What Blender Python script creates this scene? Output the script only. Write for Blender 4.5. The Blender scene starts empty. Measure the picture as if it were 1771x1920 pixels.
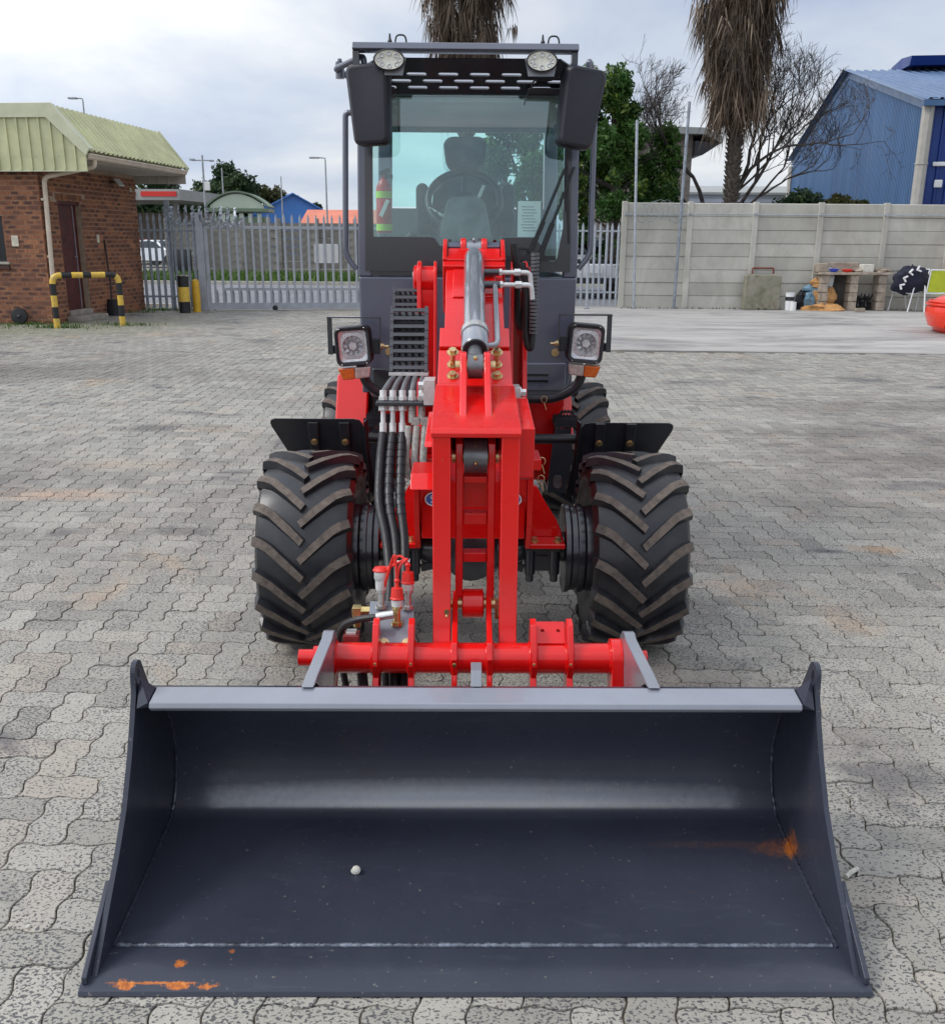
import bpy, bmesh, math, random
import numpy as np
from mathutils import Vector, Matrix
random.seed(7)
rng = np.random.default_rng(11)
PI = math.pi
R = math.radians
scene = bpy.context.scene
COL = scene.collection

# ------------------------------------------------------------------ camera
cam_d = bpy.data.cameras.new('camera')
cam = bpy.data.objects.new('camera', cam_d)
COL.objects.link(cam)
cam_d.sensor_fit = 'HORIZONTAL'
cam_d.sensor_width = 36.0
cam_d.lens = 36.0
cam_d.clip_start = 0.05
cam_d.clip_end = 3000
cam.matrix_world = Matrix.Translation((0, 0, 1.56)) @ Matrix.Rotation(R(90 - 16.06), 4, 'X') @ Matrix.Rotation(R(0.4), 4, 'Z')
scene.camera = cam

# ------------------------------------------------------------------ light
SUN_EL, SUN_AZ = 50.0, -98.0           # azimuth from +Y (ahead) towards +X, so the sun is up on the left behind cloud
world = bpy.data.worlds.new('World')
scene.world = world
world.use_nodes = True
wn, wl = world.node_tree.nodes, world.node_tree.links
wn.clear()
def wnode(t, **k):
    n = wn.new(t)
    for a, b in k.items(): setattr(n, a, b)
    return n
w_out = wnode('ShaderNodeOutputWorld')
w_bg = wnode('ShaderNodeBackground')
sky = wnode('ShaderNodeTexSky', sky_type='NISHITA', sun_disc=False)
sky.sun_elevation = R(SUN_EL)
sky.sun_rotation = R(SUN_AZ)
tc = wnode('ShaderNodeTexCoord')
sep = wnode('ShaderNodeSeparateXYZ')
wl.new(tc.outputs['Generated'], sep.inputs[0])
def wmath(op, a, b=None, c=None, clamp=False):
    n = wnode('ShaderNodeMath', operation=op, use_clamp=clamp)
    for i, v in enumerate((a, b, c)):
        if v is None: continue
        if isinstance(v, (int, float)): n.inputs[i].default_value = v
        else: wl.new(v, n.inputs[i])
    return n.outputs[0]
zden = wmath('ADD', wmath('MAXIMUM', sep.outputs[2], 0.0), 0.32)
cx = wmath('DIVIDE', sep.outputs[0], zden)
cy = wmath('DIVIDE', sep.outputs[1], zden)
comb = wnode('ShaderNodeCombineXYZ')
wl.new(cx, comb.inputs[0]); wl.new(cy, comb.inputs[1])
def wnoise(scale, detail, rough, off):
    mp = wnode('ShaderNodeMapping')
    mp.inputs['Location'].default_value = off
    wl.new(comb.outputs[0], mp.inputs[0])
    n = wnode('ShaderNodeTexNoise')
    n.inputs['Scale'].default_value = scale
    n.inputs['Detail'].default_value = detail
    n.inputs['Roughness'].default_value = rough
    n.inputs['Distortion'].default_value = 0.25
    wl.new(mp.outputs[0], n.inputs['Vector'])
    return n.outputs[0]
n1 = wnoise(1.35, 7, 0.55, (3.1, 1.7, 0))
n2 = wnoise(0.55, 3, 0.5, (0.4, 5.2, 0))
cl = wmath('ADD', wmath('MULTIPLY', n1, 0.62), wmath('MULTIPLY', n2, 0.38))
ramp = wnode('ShaderNodeValToRGB')
wl.new(cl, ramp.inputs[0])
e = ramp.color_ramp.elements
e[0].position = 0.36; e[0].color = (0.50, 0.59, 0.79, 1)
e[1].position = 0.61; e[1].color = (1.12, 1.13, 1.14, 1)
m = e.new(0.46); m.color = (0.70, 0.77, 0.90, 1)
m = e.new(0.53); m.color = (0.88, 0.915, 0.98, 1)
# the veiled sun brightens the cloud round it
sd = (math.cos(R(SUN_EL)) * math.sin(R(SUN_AZ)), math.cos(R(SUN_EL)) * math.cos(R(SUN_AZ)), math.sin(R(SUN_EL)))
dot = wnode('ShaderNodeVectorMath', operation='DOT_PRODUCT')
wl.new(tc.outputs['Generated'], dot.inputs[0]); dot.inputs[1].default_value = sd
glow = wmath('POWER', wmath('MAXIMUM', dot.outputs['Value'], 0.0), 1.3)
gain = wmath('MULTIPLY_ADD', glow, 0.95, 0.85)
cloudv = wnode('ShaderNodeVectorMath', operation='SCALE')
wl.new(ramp.outputs[0], cloudv.inputs[0]); wl.new(gain, cloudv.inputs['Scale'])
skys = wnode('ShaderNodeVectorMath', operation='SCALE')
wl.new(sky.outputs[0], skys.inputs[0]); skys.inputs['Scale'].default_value = 0.9
CLOUD_GAIN = 9.2                        # cloud radiance relative to the sky texture, before the 0.1 strength
cloudg = wnode('ShaderNodeVectorMath', operation='SCALE')
wl.new(cloudv.outputs[0], cloudg.inputs[0]); cloudg.inputs['Scale'].default_value = CLOUD_GAIN
mix = wnode('ShaderNodeMix', data_type='RGBA')
mix.inputs['Factor'].default_value = 0.88
wl.new(skys.outputs[0], mix.inputs['A']); wl.new(cloudg.outputs[0], mix.inputs['B'])
wl.new(mix.outputs['Result'], w_bg.inputs['Color'])
w_bg.inputs['Strength'].default_value = 0.10
wl.new(w_bg.outputs[0], w_out.inputs[0])

sun_d = bpy.data.lights.new('sun', 'SUN')
sun_d.energy = 1.5
sun_d.angle = R(18)
sun_d.color = (1.0, 0.965, 0.91)
sun = bpy.data.objects.new('sun', sun_d)
COL.objects.link(sun)
sun.location = (-20, 10, 30)
sun.rotation_euler = Vector(sd).to_track_quat('Z', 'Y').to_euler()

vs = scene.view_settings
vs.view_transform = 'Standard'
vs.look = 'None'
vs.exposure = 0.24
vs.gamma = 1.0
vs.use_curve_mapping = False
scene.render.engine = 'CYCLES'
scene.cycles.max_bounces = 8
scene.cycles.transparent_max_bounces = 16

# ------------------------------------------------------------------ materials
MATS = {}
def ramp_node(nt, src, stops):
    r = nt.nodes.new('ShaderNodeValToRGB')
    el = r.color_ramp.elements
    el[0].position, c0 = stops[0]; el[0].color = (*c0, 1)
    el[1].position, c1 = stops[-1]; el[1].color = (*c1, 1)
    for p, c in stops[1:-1]:
        x = el.new(p); x.color = (*c, 1)
    nt.links.new(src, r.inputs[0])
    return r.outputs[0]
class MB:
    """a small material builder around one Principled BSDF"""
    def __init__(s, name, rough=0.5, metal=0.0, coat=0.0, spec=0.5):
        s.m = bpy.data.materials.new(name); s.m.use_nodes = True
        s.nt = s.m.node_tree
        s.b = s.nt.nodes['Principled BSDF']
        s.b.inputs['Roughness'].default_value = rough
        s.b.inputs['Metallic'].default_value = metal
        s.b.inputs['Coat Weight'].default_value = coat
        s.b.inputs['Coat Roughness'].default_value = 0.06
        s.b.inputs['Specular IOR Level'].default_value = spec
        MATS[name] = s.m
        s.vec = None
    def coord(s, kind='Object', scale=(1, 1, 1)):
        t = s.nt.nodes.new('ShaderNodeTexCoord')
        mp = s.nt.nodes.new('ShaderNodeMapping')
        mp.inputs['Scale'].default_value = scale
        s.nt.links.new(t.outputs[kind], mp.inputs[0])
        return mp.outputs[0]
    def wpos(s, scale=(1, 1, 1)):
        t = s.nt.nodes.new('ShaderNodeNewGeometry')
        mp = s.nt.nodes.new('ShaderNodeMapping')
        mp.inputs['Scale'].default_value = scale
        s.nt.links.new(t.outputs['Position'], mp.inputs[0])
        return mp.outputs[0]
    def noise(s, scale, detail=4, rough=0.55, vec=None, dist=0.0):
        n = s.nt.nodes.new('ShaderNodeTexNoise')
        n.inputs['Scale'].default_value = scale
        n.inputs['Detail'].default_value = detail
        n.inputs['Roughness'].default_value = rough
        n.inputs['Distortion'].default_value = dist
        s.nt.links.new(vec if vec is not None else s.coord(), n.inputs['Vector'])
        return n.outputs[0]
    def ramp(s, src, stops): return ramp_node(s.nt, src, stops)
    def val(s, src, a, b, lo=0.0, hi=1.0):
        n = s.nt.nodes.new('ShaderNodeMapRange')
        n.inputs[1].default_value = a; n.inputs[2].default_value = b
        n.inputs[3].default_value = lo; n.inputs[4].default_value = hi
        s.nt.links.new(src, n.inputs[0])
        return n.outputs[0]
    def mix(s, f, a, b, mode='MIX'):
        n = s.nt.nodes.new('ShaderNodeMix'); n.data_type = 'RGBA'; n.blend_type = mode
        for sock, v in (('Factor', f), ('A', a), ('B', b)):
            i = n.inputs[sock]
            if isinstance(v, (int, float)): i.default_value = v
            elif isinstance(v, tuple): i.default_value = (*v, 1)
            else: s.nt.links.new(v, i)
        return n.outputs['Result']
    def math(s, op, a, b=0.0, clamp=False):
        n = s.nt.nodes.new('ShaderNodeMath'); n.operation = op; n.use_clamp = clamp
        for i, v in enumerate((a, b)):
            if isinstance(v, (int, float)): n.inputs[i].default_value = v
            else: s.nt.links.new(v, n.inputs[i])
        return n.outputs[0]
    def objrand(s):
        n = s.nt.nodes.new('ShaderNodeObjectInfo'); return n.outputs['Random']
    def attr(s, name):
        n = s.nt.nodes.new('ShaderNodeAttribute'); n.attribute_name = name; return n.outputs['Fac']
    def color(s, v):
        if isinstance(v, tuple): s.b.inputs['Base Color'].default_value = (*v, 1)
        else: s.nt.links.new(v, s.b.inputs['Base Color'])
        return s
    def rough(s, v): s.nt.links.new(v, s.b.inputs['Roughness']); return s
    def bump(s, h, strength=0.3, dist=0.01):
        n = s.nt.nodes.new('ShaderNodeBump')
        n.inputs['Strength'].default_value = strength
        n.inputs['Distance'].default_value = dist
        s.nt.links.new(h, n.inputs['Height'])
        s.nt.links.new(n.outputs[0], s.b.inputs['Normal'])
        return s

def simple(name, c, rough=0.5, metal=0.0, var=0.25, vs=6.0, bump=0.0, bs=60.0, coat=0.0, spec=0.5, c2=None):
    b = MB(name, rough, metal, coat, spec)
    n = b.noise(vs, 5, 0.6)
    lo = tuple(x * (1 - var) for x in c) if c2 is None else c2
    hi = tuple(min(1, x * (1 + var * 0.6)) for x in c)
    b.color(b.ramp(n, [(0.32, lo), (0.66, hi)]))
    b.rough(b.val(b.noise(vs * 2.3, 4), 0.3, 0.7, max(0.02, rough - 0.07), rough + 0.09))
    if bump: b.bump(b.noise(bs, 4), bump, 0.004)
    return b.m

def red_paint(name, c):
    b = MB(name, 0.3, 0.0, 0.7, 0.22)
    b.b.inputs['Coat IOR'].default_value = 1.52
    b.b.inputs['Coat Roughness'].default_value = 0.09
    v = b.coord()
    n = b.noise(3.5, 5, 0.6, v)
    col = b.ramp(n, [(0.3, tuple(x * 0.86 for x in c)), (0.7, c)])
    dust = b.val(b.noise(38, 6, 0.7, v), 0.64, 0.85, 0.0, 0.10)
    col = b.mix(dust, col, (0.33, 0.20, 0.16))
    scr = b.math('MULTIPLY', b.val(b.noise(16, 2, 0.5, b.coord('Object', (14, 1.2, 3.0))), 0.72, 0.76, 0.0, 1.0), b.val(b.noise(3.0, 3, 0.5, v), 0.55, 0.62, 0.0, 0.5))
    col = b.mix(scr, col, (0.42, 0.05, 0.04))
    chip = b.val(b.noise(48, 2, 0.5, v), 0.775, 0.79, 0.0, 0.8)
    col = b.mix(chip, col, (0.20, 0.14, 0.12))
    grime = b.val(b.noise(5.5, 6, 0.7, v), 0.55, 0.8, 0.0, 0.2)
    col = b.mix(grime, col, (0.30, 0.025, 0.02))
    b.color(col)
    b.rough(b.val(b.noise(9, 4, 0.6, v), 0.3, 0.7, 0.2, 0.45))
    b.bump(b.noise(70, 2, 0.4, v), 0.09, 0.004)
    return b.m
red_paint('red paint', (0.76, 0.006, 0.0045))
red_paint('orange red paint', (0.78, 0.035, 0.008))

def grey_paint(name, c, rough=0.32):
    b = MB(name, rough, 0.0, 0.7)
    b.b.inputs['Coat IOR'].default_value = 1.6
    b.b.inputs['Coat Roughness'].default_value = 0.12
    v = b.coord()
    n = b.noise(2.2, 6, 0.65, v)
    col = b.ramp(n, [(0.3, tuple(x * 0.82 for x in c)), (0.72, tuple(x * 1.12 for x in c))])
    dust = b.val(b.noise(24, 7, 0.7, v), 0.58, 0.9, 0.0, 0.16)
    b.color(b.mix(dust, col, (0.15, 0.145, 0.14)))
    b.rough(b.val(b.noise(7, 5, 0.65, v), 0.3, 0.7, rough - 0.08, rough + 0.12))
    b.bump(b.noise(45, 2, 0.4, v), 0.04, 0.004)
    return b.m
grey_paint('grey paint', (0.092, 0.103, 0.146))
grey_paint('light grey paint', (0.20, 0.215, 0.25), 0.3)
_hg = MB('hydraulic grey', 0.25, 0.25, 1.0)
_hg.b.inputs['Coat IOR'].default_value = 1.9
_hg.color(_hg.ramp(_hg.noise(3, 4), [(0.3, (0.20, 0.215, 0.245)), (0.7, (0.25, 0.265, 0.30))]))
grey_paint('dark grey paint', (0.019, 0.021, 0.029), 0.36)

def bucket_mat():
    b = MB('bucket paint', 0.3, 0.0, 0.9, 0.22)
    b.b.inputs['Coat IOR'].default_value = 2.3
    b.b.inputs['Coat Roughness'].default_value = 0.16
    v = b.coord()
    n = b.noise(1.6, 7, 0.65, v)
    col = b.ramp(n, [(0.3, (0.028, 0.0315, 0.047)), (0.72, (0.044, 0.049, 0.070))])
    # pale dusty scuffs dragged along the floor
    vs_ = b.coord('Object', (2.0, 9.0, 9.0))
    scuff = b.val(b.noise(2.2, 8, 0.72, vs_, 0.6), 0.56, 0.78, 0.0, 0.24)
    col = b.mix(scuff, col, (0.13, 0.14, 0.16))
    sp = b.val(b.noise(85, 3, 0.5, v), 0.69, 0.74, 0.0, 0.55)
    col = b.mix(sp, col, (0.22, 0.20, 0.17))
    ru = b.math('MULTIPLY', b.val(b.noise(4.6, 8, 0.75, b.coord('Object', (1, 1.4, 1.4)), 0.3), 0.60, 0.75, 0.0, 1.0), b.val(b.noise(40, 4, 0.6, v), 0.4, 0.62))
    col = b.mix(b.math('MULTIPLY', ru, 0.35), col, (0.14, 0.055, 0.02))
    # rust blooms with their own places: along the front left edge, two dots, and the right rear corner
    rag = b.noise(55, 6, 0.75, v)
    def bloom(cx, cy, cz, sx, sy, sz, lo, hi, amt, rg=3.2):
        sb = b.nt.nodes.new('ShaderNodeVectorMath'); sb.operation = 'SUBTRACT'; sb.inputs[1].default_value = (cx, cy, cz)
        b.nt.links.new(v, sb.inputs[0])
        ml = b.nt.nodes.new('ShaderNodeVectorMath'); ml.operation = 'MULTIPLY'; ml.inputs[1].default_value = (1 / sx, 1 / sy, 1 / sz)
        b.nt.links.new(sb.outputs[0], ml.inputs[0])
        ln = b.nt.nodes.new('ShaderNodeVectorMath'); ln.operation = 'LENGTH'; b.nt.links.new(ml.outputs[0], ln.inputs[0])
        d = b.math('ADD', ln.outputs['Value'], b.math('MULTIPLY', b.math('SUBTRACT', rag, 0.5), rg))
        return b.val(d, lo, hi, amt, 0.0)
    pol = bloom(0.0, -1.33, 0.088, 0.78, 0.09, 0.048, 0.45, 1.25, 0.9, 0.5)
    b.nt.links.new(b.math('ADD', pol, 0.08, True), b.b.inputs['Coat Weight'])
    rc = b.ramp(b.noise(70, 4, 0.7, v), [(0.3, (0.22, 0.06, 0.012)), (0.55, (0.52, 0.15, 0.02)), (0.75, (0.64, 0.27, 0.06))])
    for q in ((-0.757, -1.898, 0.015, 0.024, 0.011, 0.02, 0.7, 1.0, 1.0), (-0.645, -1.898, 0.015, 0.034, 0.009, 0.02, 0.7, 1.0, 1.0), (-0.58, -1.90, 0.015, 0.02, 0.007, 0.02, 0.7, 1.0, 0.9), (-0.69, -1.893, 0.018, 0.10, 0.003, 0.02, 0.7, 1.1, 0.8),
              (-0.655, -1.84, 0.02, 0.016, 0.014, 0.02, 0.5, 0.9, 0.9), (-0.55, -1.80, 0.02, 0.008, 0.008, 0.02, 0.5, 0.9, 0.6), (0.815, -1.46, 0.05, 0.012, 0.035, 0.05, 0.2, 1.3, 0.85), (0.79, -1.455, 0.05, 0.06, 0.03, 0.05, 0.0, 1.3, 0.3), (0.66, -1.44, 0.05, 0.20, 0.014, 0.05, 0.0, 1.2, 0.10)):
        col = b.mix(bloom(*q), col, rc)
    for q in ((-0.355, -1.335, 0.405, 0.014, 0.02, 0.010, 0.4, 1.1, 0.85), (-0.335, -1.335, 0.408, 0.01, 0.02, 0.009, 0.4, 1.1, 0.8), (-0.43, -1.33, 0.40, 0.007, 0.02, 0.007, 0.4, 1.1, 0.7), (0.30, -1.335, 0.405, 0.013, 0.02, 0.010, 0.4, 1.1, 0.85), (0.325, -1.335, 0.403, 0.009, 0.02, 0.008, 0.4, 1.1, 0.8), (0.385, -1.33, 0.40, 0.006, 0.02, 0.006, 0.4, 1.1, 0.7), (-0.16, -1.34, 0.42, 0.004, 0.02, 0.014, 0.4, 1.1, 0.7), (-0.28, -1.29, 0.10, 0.05, 0.03, 0.12, 0.0, 1.4, 0.4), (0.20, -1.29, 0.10, 0.03, 0.03, 0.12, 0.0, 1.4, 0.4)):
        col = b.mix(bloom(*q), col, (0.035, 0.022, 0.020))
    b.color(col)
    b.rough(b.val(b.noise(5, 6, 0.7, v), 0.3, 0.7, 0.22, 0.42))
    b.bump(b.noise(6, 3, 0.5, v), 0.12, 0.02)
    return b.m
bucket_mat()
def rust_mat():
    b = MB('orange rust', 0.85)
    v = b.coord()
    b.color(b.ramp(b.noise(60, 5, 0.7, v), [(0.3, (0.20, 0.055, 0.012)), (0.55, (0.50, 0.14, 0.02)), (0.75, (0.62, 0.24, 0.05))]))
    b.bump(b.noise(200, 4, 0.6, v), 0.3, 0.003)
rust_mat()
grey_paint('bar grey', (0.24, 0.255, 0.30), 0.3)  # paler than the bucket: sky reflection on the top bar put into the colour
grey_paint('edge grey', (0.075, 0.085, 0.11), 0.3)
simple('weld bead', (0.125, 0.14, 0.175), 0.32, 0.25, 0.7, 30, 0.6, 160)

def rubber(name, c, dust):
    b = MB(name, 0.5, 0.0, 0.12, 0.35)
    b.b.inputs['Coat IOR'].default_value = 1.6
    b.b.inputs['Coat Roughness'].default_value = 0.22
    b.b.inputs['Coat Weight'].default_value = 0.28
    v = b.coord()
    n = b.noise(9, 7, 0.7, v)
    col = b.ramp(n, [(0.3, tuple(x * 0.8 for x in c)), (0.75, tuple(x * 1.25 for x in c))])
    d = b.val(b.noise(14, 8, 0.72, v, 0.4), 0.45, 0.8, 0.0, dust)
    b.color(b.mix(d, col, (0.13, 0.12, 0.115)))
    b.rough(b.val(b.noise(12, 6, 0.7, v), 0.3, 0.7, 0.32, 0.55))
    b.bump(b.noise(120, 3, 0.6, v), 0.12, 0.003)
    return b.m
rubber('tyre rubber', (0.0145, 0.0155, 0.0200), 0.2)
rubber('tyre side rubber', (0.014, 0.0135, 0.0145), 0.1)
def lugtop():
    b = MB('dusty lug rubber', 0.85)
    v = b.coord()
    n = b.noise(30, 8, 0.75, v)
    b.color(b.ramp(n, [(0.28, (0.04, 0.034, 0.030)), (0.5, (0.115, 0.093, 0.077)), (0.75, (0.20, 0.165, 0.135))]))
    b.bump(b.noise(140, 5, 0.7, v), 0.4, 0.004)
lugtop()
simple('black plastic', (0.016, 0.017, 0.022), 0.42, 0, 0.25, 9, 0.06, 260)
simple('link plastic', (0.075, 0.08, 0.09), 0.32, 0, 0.2, 20)
simple('mirror shell plastic', (0.014, 0.014, 0.023), 0.38, 0, 0.15, 5, 0.16, 420)
simple('black gloss', (0.008, 0.008, 0.011), 0.2, 0, 0.2, 9)
simple('hose rubber', (0.012, 0.012, 0.014), 0.45, 0, 0.3, 30, 0.15, 200)
simple('grey hose', (0.11, 0.115, 0.125), 0.42, 0, 0.3, 30, 0.15, 200)
simple('braided sleeve', (0.42, 0.41, 0.38), 0.7, 0, 0.35, 90, 0.5, 260)
simple('plated steel', (0.60, 0.60, 0.58), 0.28, 0.85, 0.2, 20)
simple('worn steel', (0.17, 0.175, 0.185), 0.35, 0.6, 0.3, 20)
simple('zinc gold', (0.62, 0.46, 0.24), 0.33, 0.85, 0.25, 30)
simple('brass', (0.60, 0.47, 0.20), 0.3, 0.9, 0.2, 30)
simple('pale fitting', (0.62, 0.63, 0.62), 0.35, 0.3, 0.2, 30)
simple('red rubber cap', (0.72, 0.03, 0.02), 0.45, 0, 0.12, 20)
simple('oxide red block', (0.22, 0.035, 0.032), 0.5, 0, 0.25, 20, 0.1, 120)
simple('chrome', (0.85, 0.86, 0.88), 0.06, 1.0, 0.05, 6)
simple('reflector', (0.72, 0.72, 0.74), 0.25, 0.35, 0.2, 60)
simple('led plate', (0.80, 0.79, 0.68), 0.35, 0.0, 0.1, 20)
simple('seat cloth', (0.026, 0.032, 0.042), 0.6, 0, 0.4, 12, 0.25, 90)
simple('interior trim', (0.085, 0.10, 0.105), 0.5, 0, 0.3, 7, 0.1, 80)
simple('headliner', (0.50, 0.53, 0.56), 0.8, 0, 0.12, 4)
simple('extinguisher red', (0.5, 0.02, 0.02), 0.3)
simple('lime tape', (0.42, 0.66, 0.06), 0.5)
simple('paper', (0.72, 0.75, 0.72), 0.8, 0, 0.06, 10)
simple('ink', (0.05, 0.06, 0.08), 0.8)
simple('decal white', (0.8, 0.8, 0.8), 0.35, 0, 0.04, 10)
simple('decal blue', (0.03, 0.10, 0.42), 0.35, 0, 0.06, 10)
simple('navy cloth', (0.010, 0.012, 0.028), 0.85, 0, 0.4, 14, 0.4, 60)
simple('white cloth', (0.75, 0.75, 0.75), 0.8, 0, 0.08, 10)

def clear_plastic():
    b = MB('clear plastic wrap', 0.12)
    v = b.coord()
    nt = b.nt
    tr = nt.nodes.new('ShaderNodeBsdfTransparent'); tr.inputs[0].default_value = (0.93, 0.95, 0.95, 1)
    mx = nt.nodes.new('ShaderNodeMixShader')
    b.color((0.75, 0.80, 0.80))
    b.bump(b.noise(22, 5, 0.65, v, 1.2), 1.0, 0.03)
    nt.links.new(b.val(b.noise(9, 6, 0.7, v, 1.0), 0.42, 0.72, 0.02, 0.28), mx.inputs[0])
    nt.links.new(tr.outputs[0], mx.inputs[1]); nt.links.new(b.b.outputs[0], mx.inputs[2])
    nt.links.new(mx.outputs[0], nt.nodes['Material Output'].inputs[0])
clear_plastic()

def glass(name, tint, fmin, rough=0.0):
    m = bpy.data.materials.new(name); m.use_nodes = True; MATS[name] = m
    nt = m.node_tree; nt.nodes.remove(nt.nodes['Principled BSDF'])
    tr = nt.nodes.new('ShaderNodeBsdfTransparent'); tr.inputs[0].default_value = (*tint, 1)
    gl = nt.nodes.new('ShaderNodeBsdfGlossy'); gl.inputs['Roughness'].default_value = rough
    gl.inputs['Color'].default_value = (0.80, 0.93, 1.0, 1)
    fr = nt.nodes.new('ShaderNodeLayerWeight'); fr.inputs[0].default_value = 0.18
    ad = nt.nodes.new('ShaderNodeMath'); ad.operation = 'MULTIPLY_ADD'; ad.use_clamp = True
    ad.inputs[1].default_value = 1.0; ad.inputs[2].default_value = fmin
    pw = nt.nodes.new('ShaderNodeMath'); pw.operation = 'POWER'; pw.inputs[1].default_value = 3.0
    nt.links.new(fr.outputs['Facing'], pw.inputs[0]); nt.links.new(pw.outputs[0], ad.inputs[0])
    mx = nt.nodes.new('ShaderNodeMixShader')
    nt.links.new(ad.outputs[0], mx.inputs[0]); nt.links.new(tr.outputs[0], mx.inputs[1]); nt.links.new(gl.outputs[0], mx.inputs[2])
    nt.links.new(mx.outputs[0], nt.nodes['Material Output'].inputs[0])
    return m
glass('windscreen glass', (0.89, 0.98, 0.97), 0.085, 0.02)
glass('rear glass', (0.80, 0.965, 0.955), 0.01, 0.0)
glass('car glass', (0.10, 0.12, 0.13), 0.05)
glass('lens glass', (0.95, 0.95, 0.95), 0.03)
def lens(name, c):
    b = MB(name, 0.12, 0, 0.5)
    b.color(b.ramp(b.noise(60, 3), [(0.3, tuple(x * 0.6 for x in c)), (0.7, c)]))
    w = b.nt.nodes.new('ShaderNodeTexWave'); w.inputs['Scale'].default_value = 60
    b.nt.links.new(b.coord(), w.inputs[0])
    b.bump(w.outputs[1], 0.4, 0.004)
lens('amber lens', (0.85, 0.16, 0.01))
lens('clear lens', (0.62, 0.52, 0.47))

simple('galvanised', (0.40, 0.43, 0.47), 0.42, 0.55, 0.22, 9, 0.05, 90)
simple('galvanised old', (0.27, 0.30, 0.34), 0.5, 0.5, 0.35, 7, 0.08, 70)
simple('gate grey', (0.36, 0.38, 0.42), 0.5, 0.2, 0.15, 6)
simple('cream metal', (0.60, 0.51, 0.41), 0.5, 0, 0.15, 5)
simple('trim pale green', (0.56, 0.57, 0.40), 0.45, 0, 0.1, 4)
simple('roof pale green', (0.56, 0.565, 0.33), 0.5, 0, 0.16, 2.5, 0.05, 30)
simple('soffit', (0.42, 0.40, 0.36), 0.8, 0, 0.1, 4)
simple('maroon door', (0.085, 0.016, 0.014), 0.45, 0, 0.4, 5, 0.1, 50)
simple('door edge steel', (0.25, 0.24, 0.27), 0.4, 0.3)
simple('mortar', (0.36, 0.27, 0.20), 0.9, 0, 0.3, 12, 0.3, 80)
simple('cream plastic', (0.62, 0.58, 0.46), 0.5)
simple('black iron', (0.012, 0.012, 0.014), 0.6, 0, 0.3, 12, 0.1, 80)
simple('concrete step', (0.30, 0.27, 0.23), 0.9, 0, 0.25, 9, 0.3, 60)
simple('old block', (0.36, 0.30, 0.24), 0.92, 0, 0.3, 7, 0.4, 50, c2=(0.22, 0.18, 0.14))
simple('sooty block', (0.06, 0.055, 0.05), 0.95, 0, 0.5, 6, 0.3, 40)
simple('white paint', (0.72, 0.72, 0.71), 0.4, 0, 0.08, 5)
simple('silver car paint', (0.50, 0.52, 0.55), 0.22, 0.35, 0.05, 4, coat=0.6)
simple('white car paint', (0.75, 0.76, 0.78), 0.22, 0, 0.04, 4, coat=0.6)
simple('red car paint', (0.5, 0.02, 0.02), 0.22, 0, 0.05, 4, coat=0.6)
simple('tail lamp red', (0.5, 0.012, 0.012), 0.2, 0, 0.1, 20, coat=0.5)
simple('plastic lime', (0.50, 0.56, 0.03), 0.5, 0, 0.1, 9)
simple('sand', (0.46, 0.24, 0.09), 0.95, 0, 0.4, 9, 0.5, 90)
simple('sack white', (0.6, 0.62, 0.62), 0.6, 0, 0.2, 9, 0.2, 30)
simple('sack blue', (0.12, 0.22, 0.30), 0.6, 0, 0.3, 9, 0.2, 30)
simple('bright blue plastic', (0.03, 0.07, 0.5), 0.4)
simple('red oxide bar', (0.16, 0.035, 0.022), 0.7, 0, 0.35, 12)
simple('white plastic', (0.7, 0.71, 0.72), 0.4, 0, 0.08, 9)
simple('pebble', (0.62, 0.60, 0.53), 0.8, 0, 0.3, 40, 0.3, 120)
simple('asphalt', (0.19, 0.19, 0.205), 0.85, 0, 0.2, 1.2, 0.3, 60)
simple('kerb', (0.42, 0.40, 0.34), 0.85, 0, 0.2, 3, 0.2, 40)
simple('yellow post paint', (0.62, 0.36, 0.02), 0.5, 0, 0.2, 8)
simple('house wall', (0.22, 0.19, 0.165), 0.9, 0, 0.2, 1.5)
simple('shed white', (0.50, 0.53, 0.60), 0.7, 0, 0.1, 0.6)
simple('blue roof', (0.055, 0.20, 0.55), 0.5, 0, 0.12, 0.5)
simple('blue wall', (0.02, 0.06, 0.26), 0.6, 0, 0.2, 0.5)
simple('red roof', (0.62, 0.20, 0.13), 0.75, 0, 0.15, 0.8)
simple('kiosk green', (0.14, 0.20, 0.13), 0.5, 0, 0.2, 0.8)
simple('kiosk pale', (0.45, 0.52, 0.42), 0.6, 0, 0.1, 0.8)
simple('canopy grey', (0.30, 0.31, 0.30), 0.6, 0, 0.1, 0.6)
simple('canopy red', (0.55, 0.02, 0.015), 0.5, 0, 0.1, 0.6)
simple('lamp grey', (0.33, 0.35, 0.37), 0.5, 0.3)
simple('bark', (0.062, 0.051, 0.046), 0.95, 0, 0.5, 10, 0.6, 40)
simple('palm bark', (0.10, 0.083, 0.068), 0.95, 0, 0.5, 10, 0.6, 40)

def striped(name):
    return None
simple('hoop yellow', (0.66, 0.42, 0.03), 0.45, 0, 0.28, 14, c2=(0.52, 0.36, 0.10))
simple('hoop black', (0.014, 0.014, 0.016), 0.45, 0, 0.4, 14)

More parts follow.
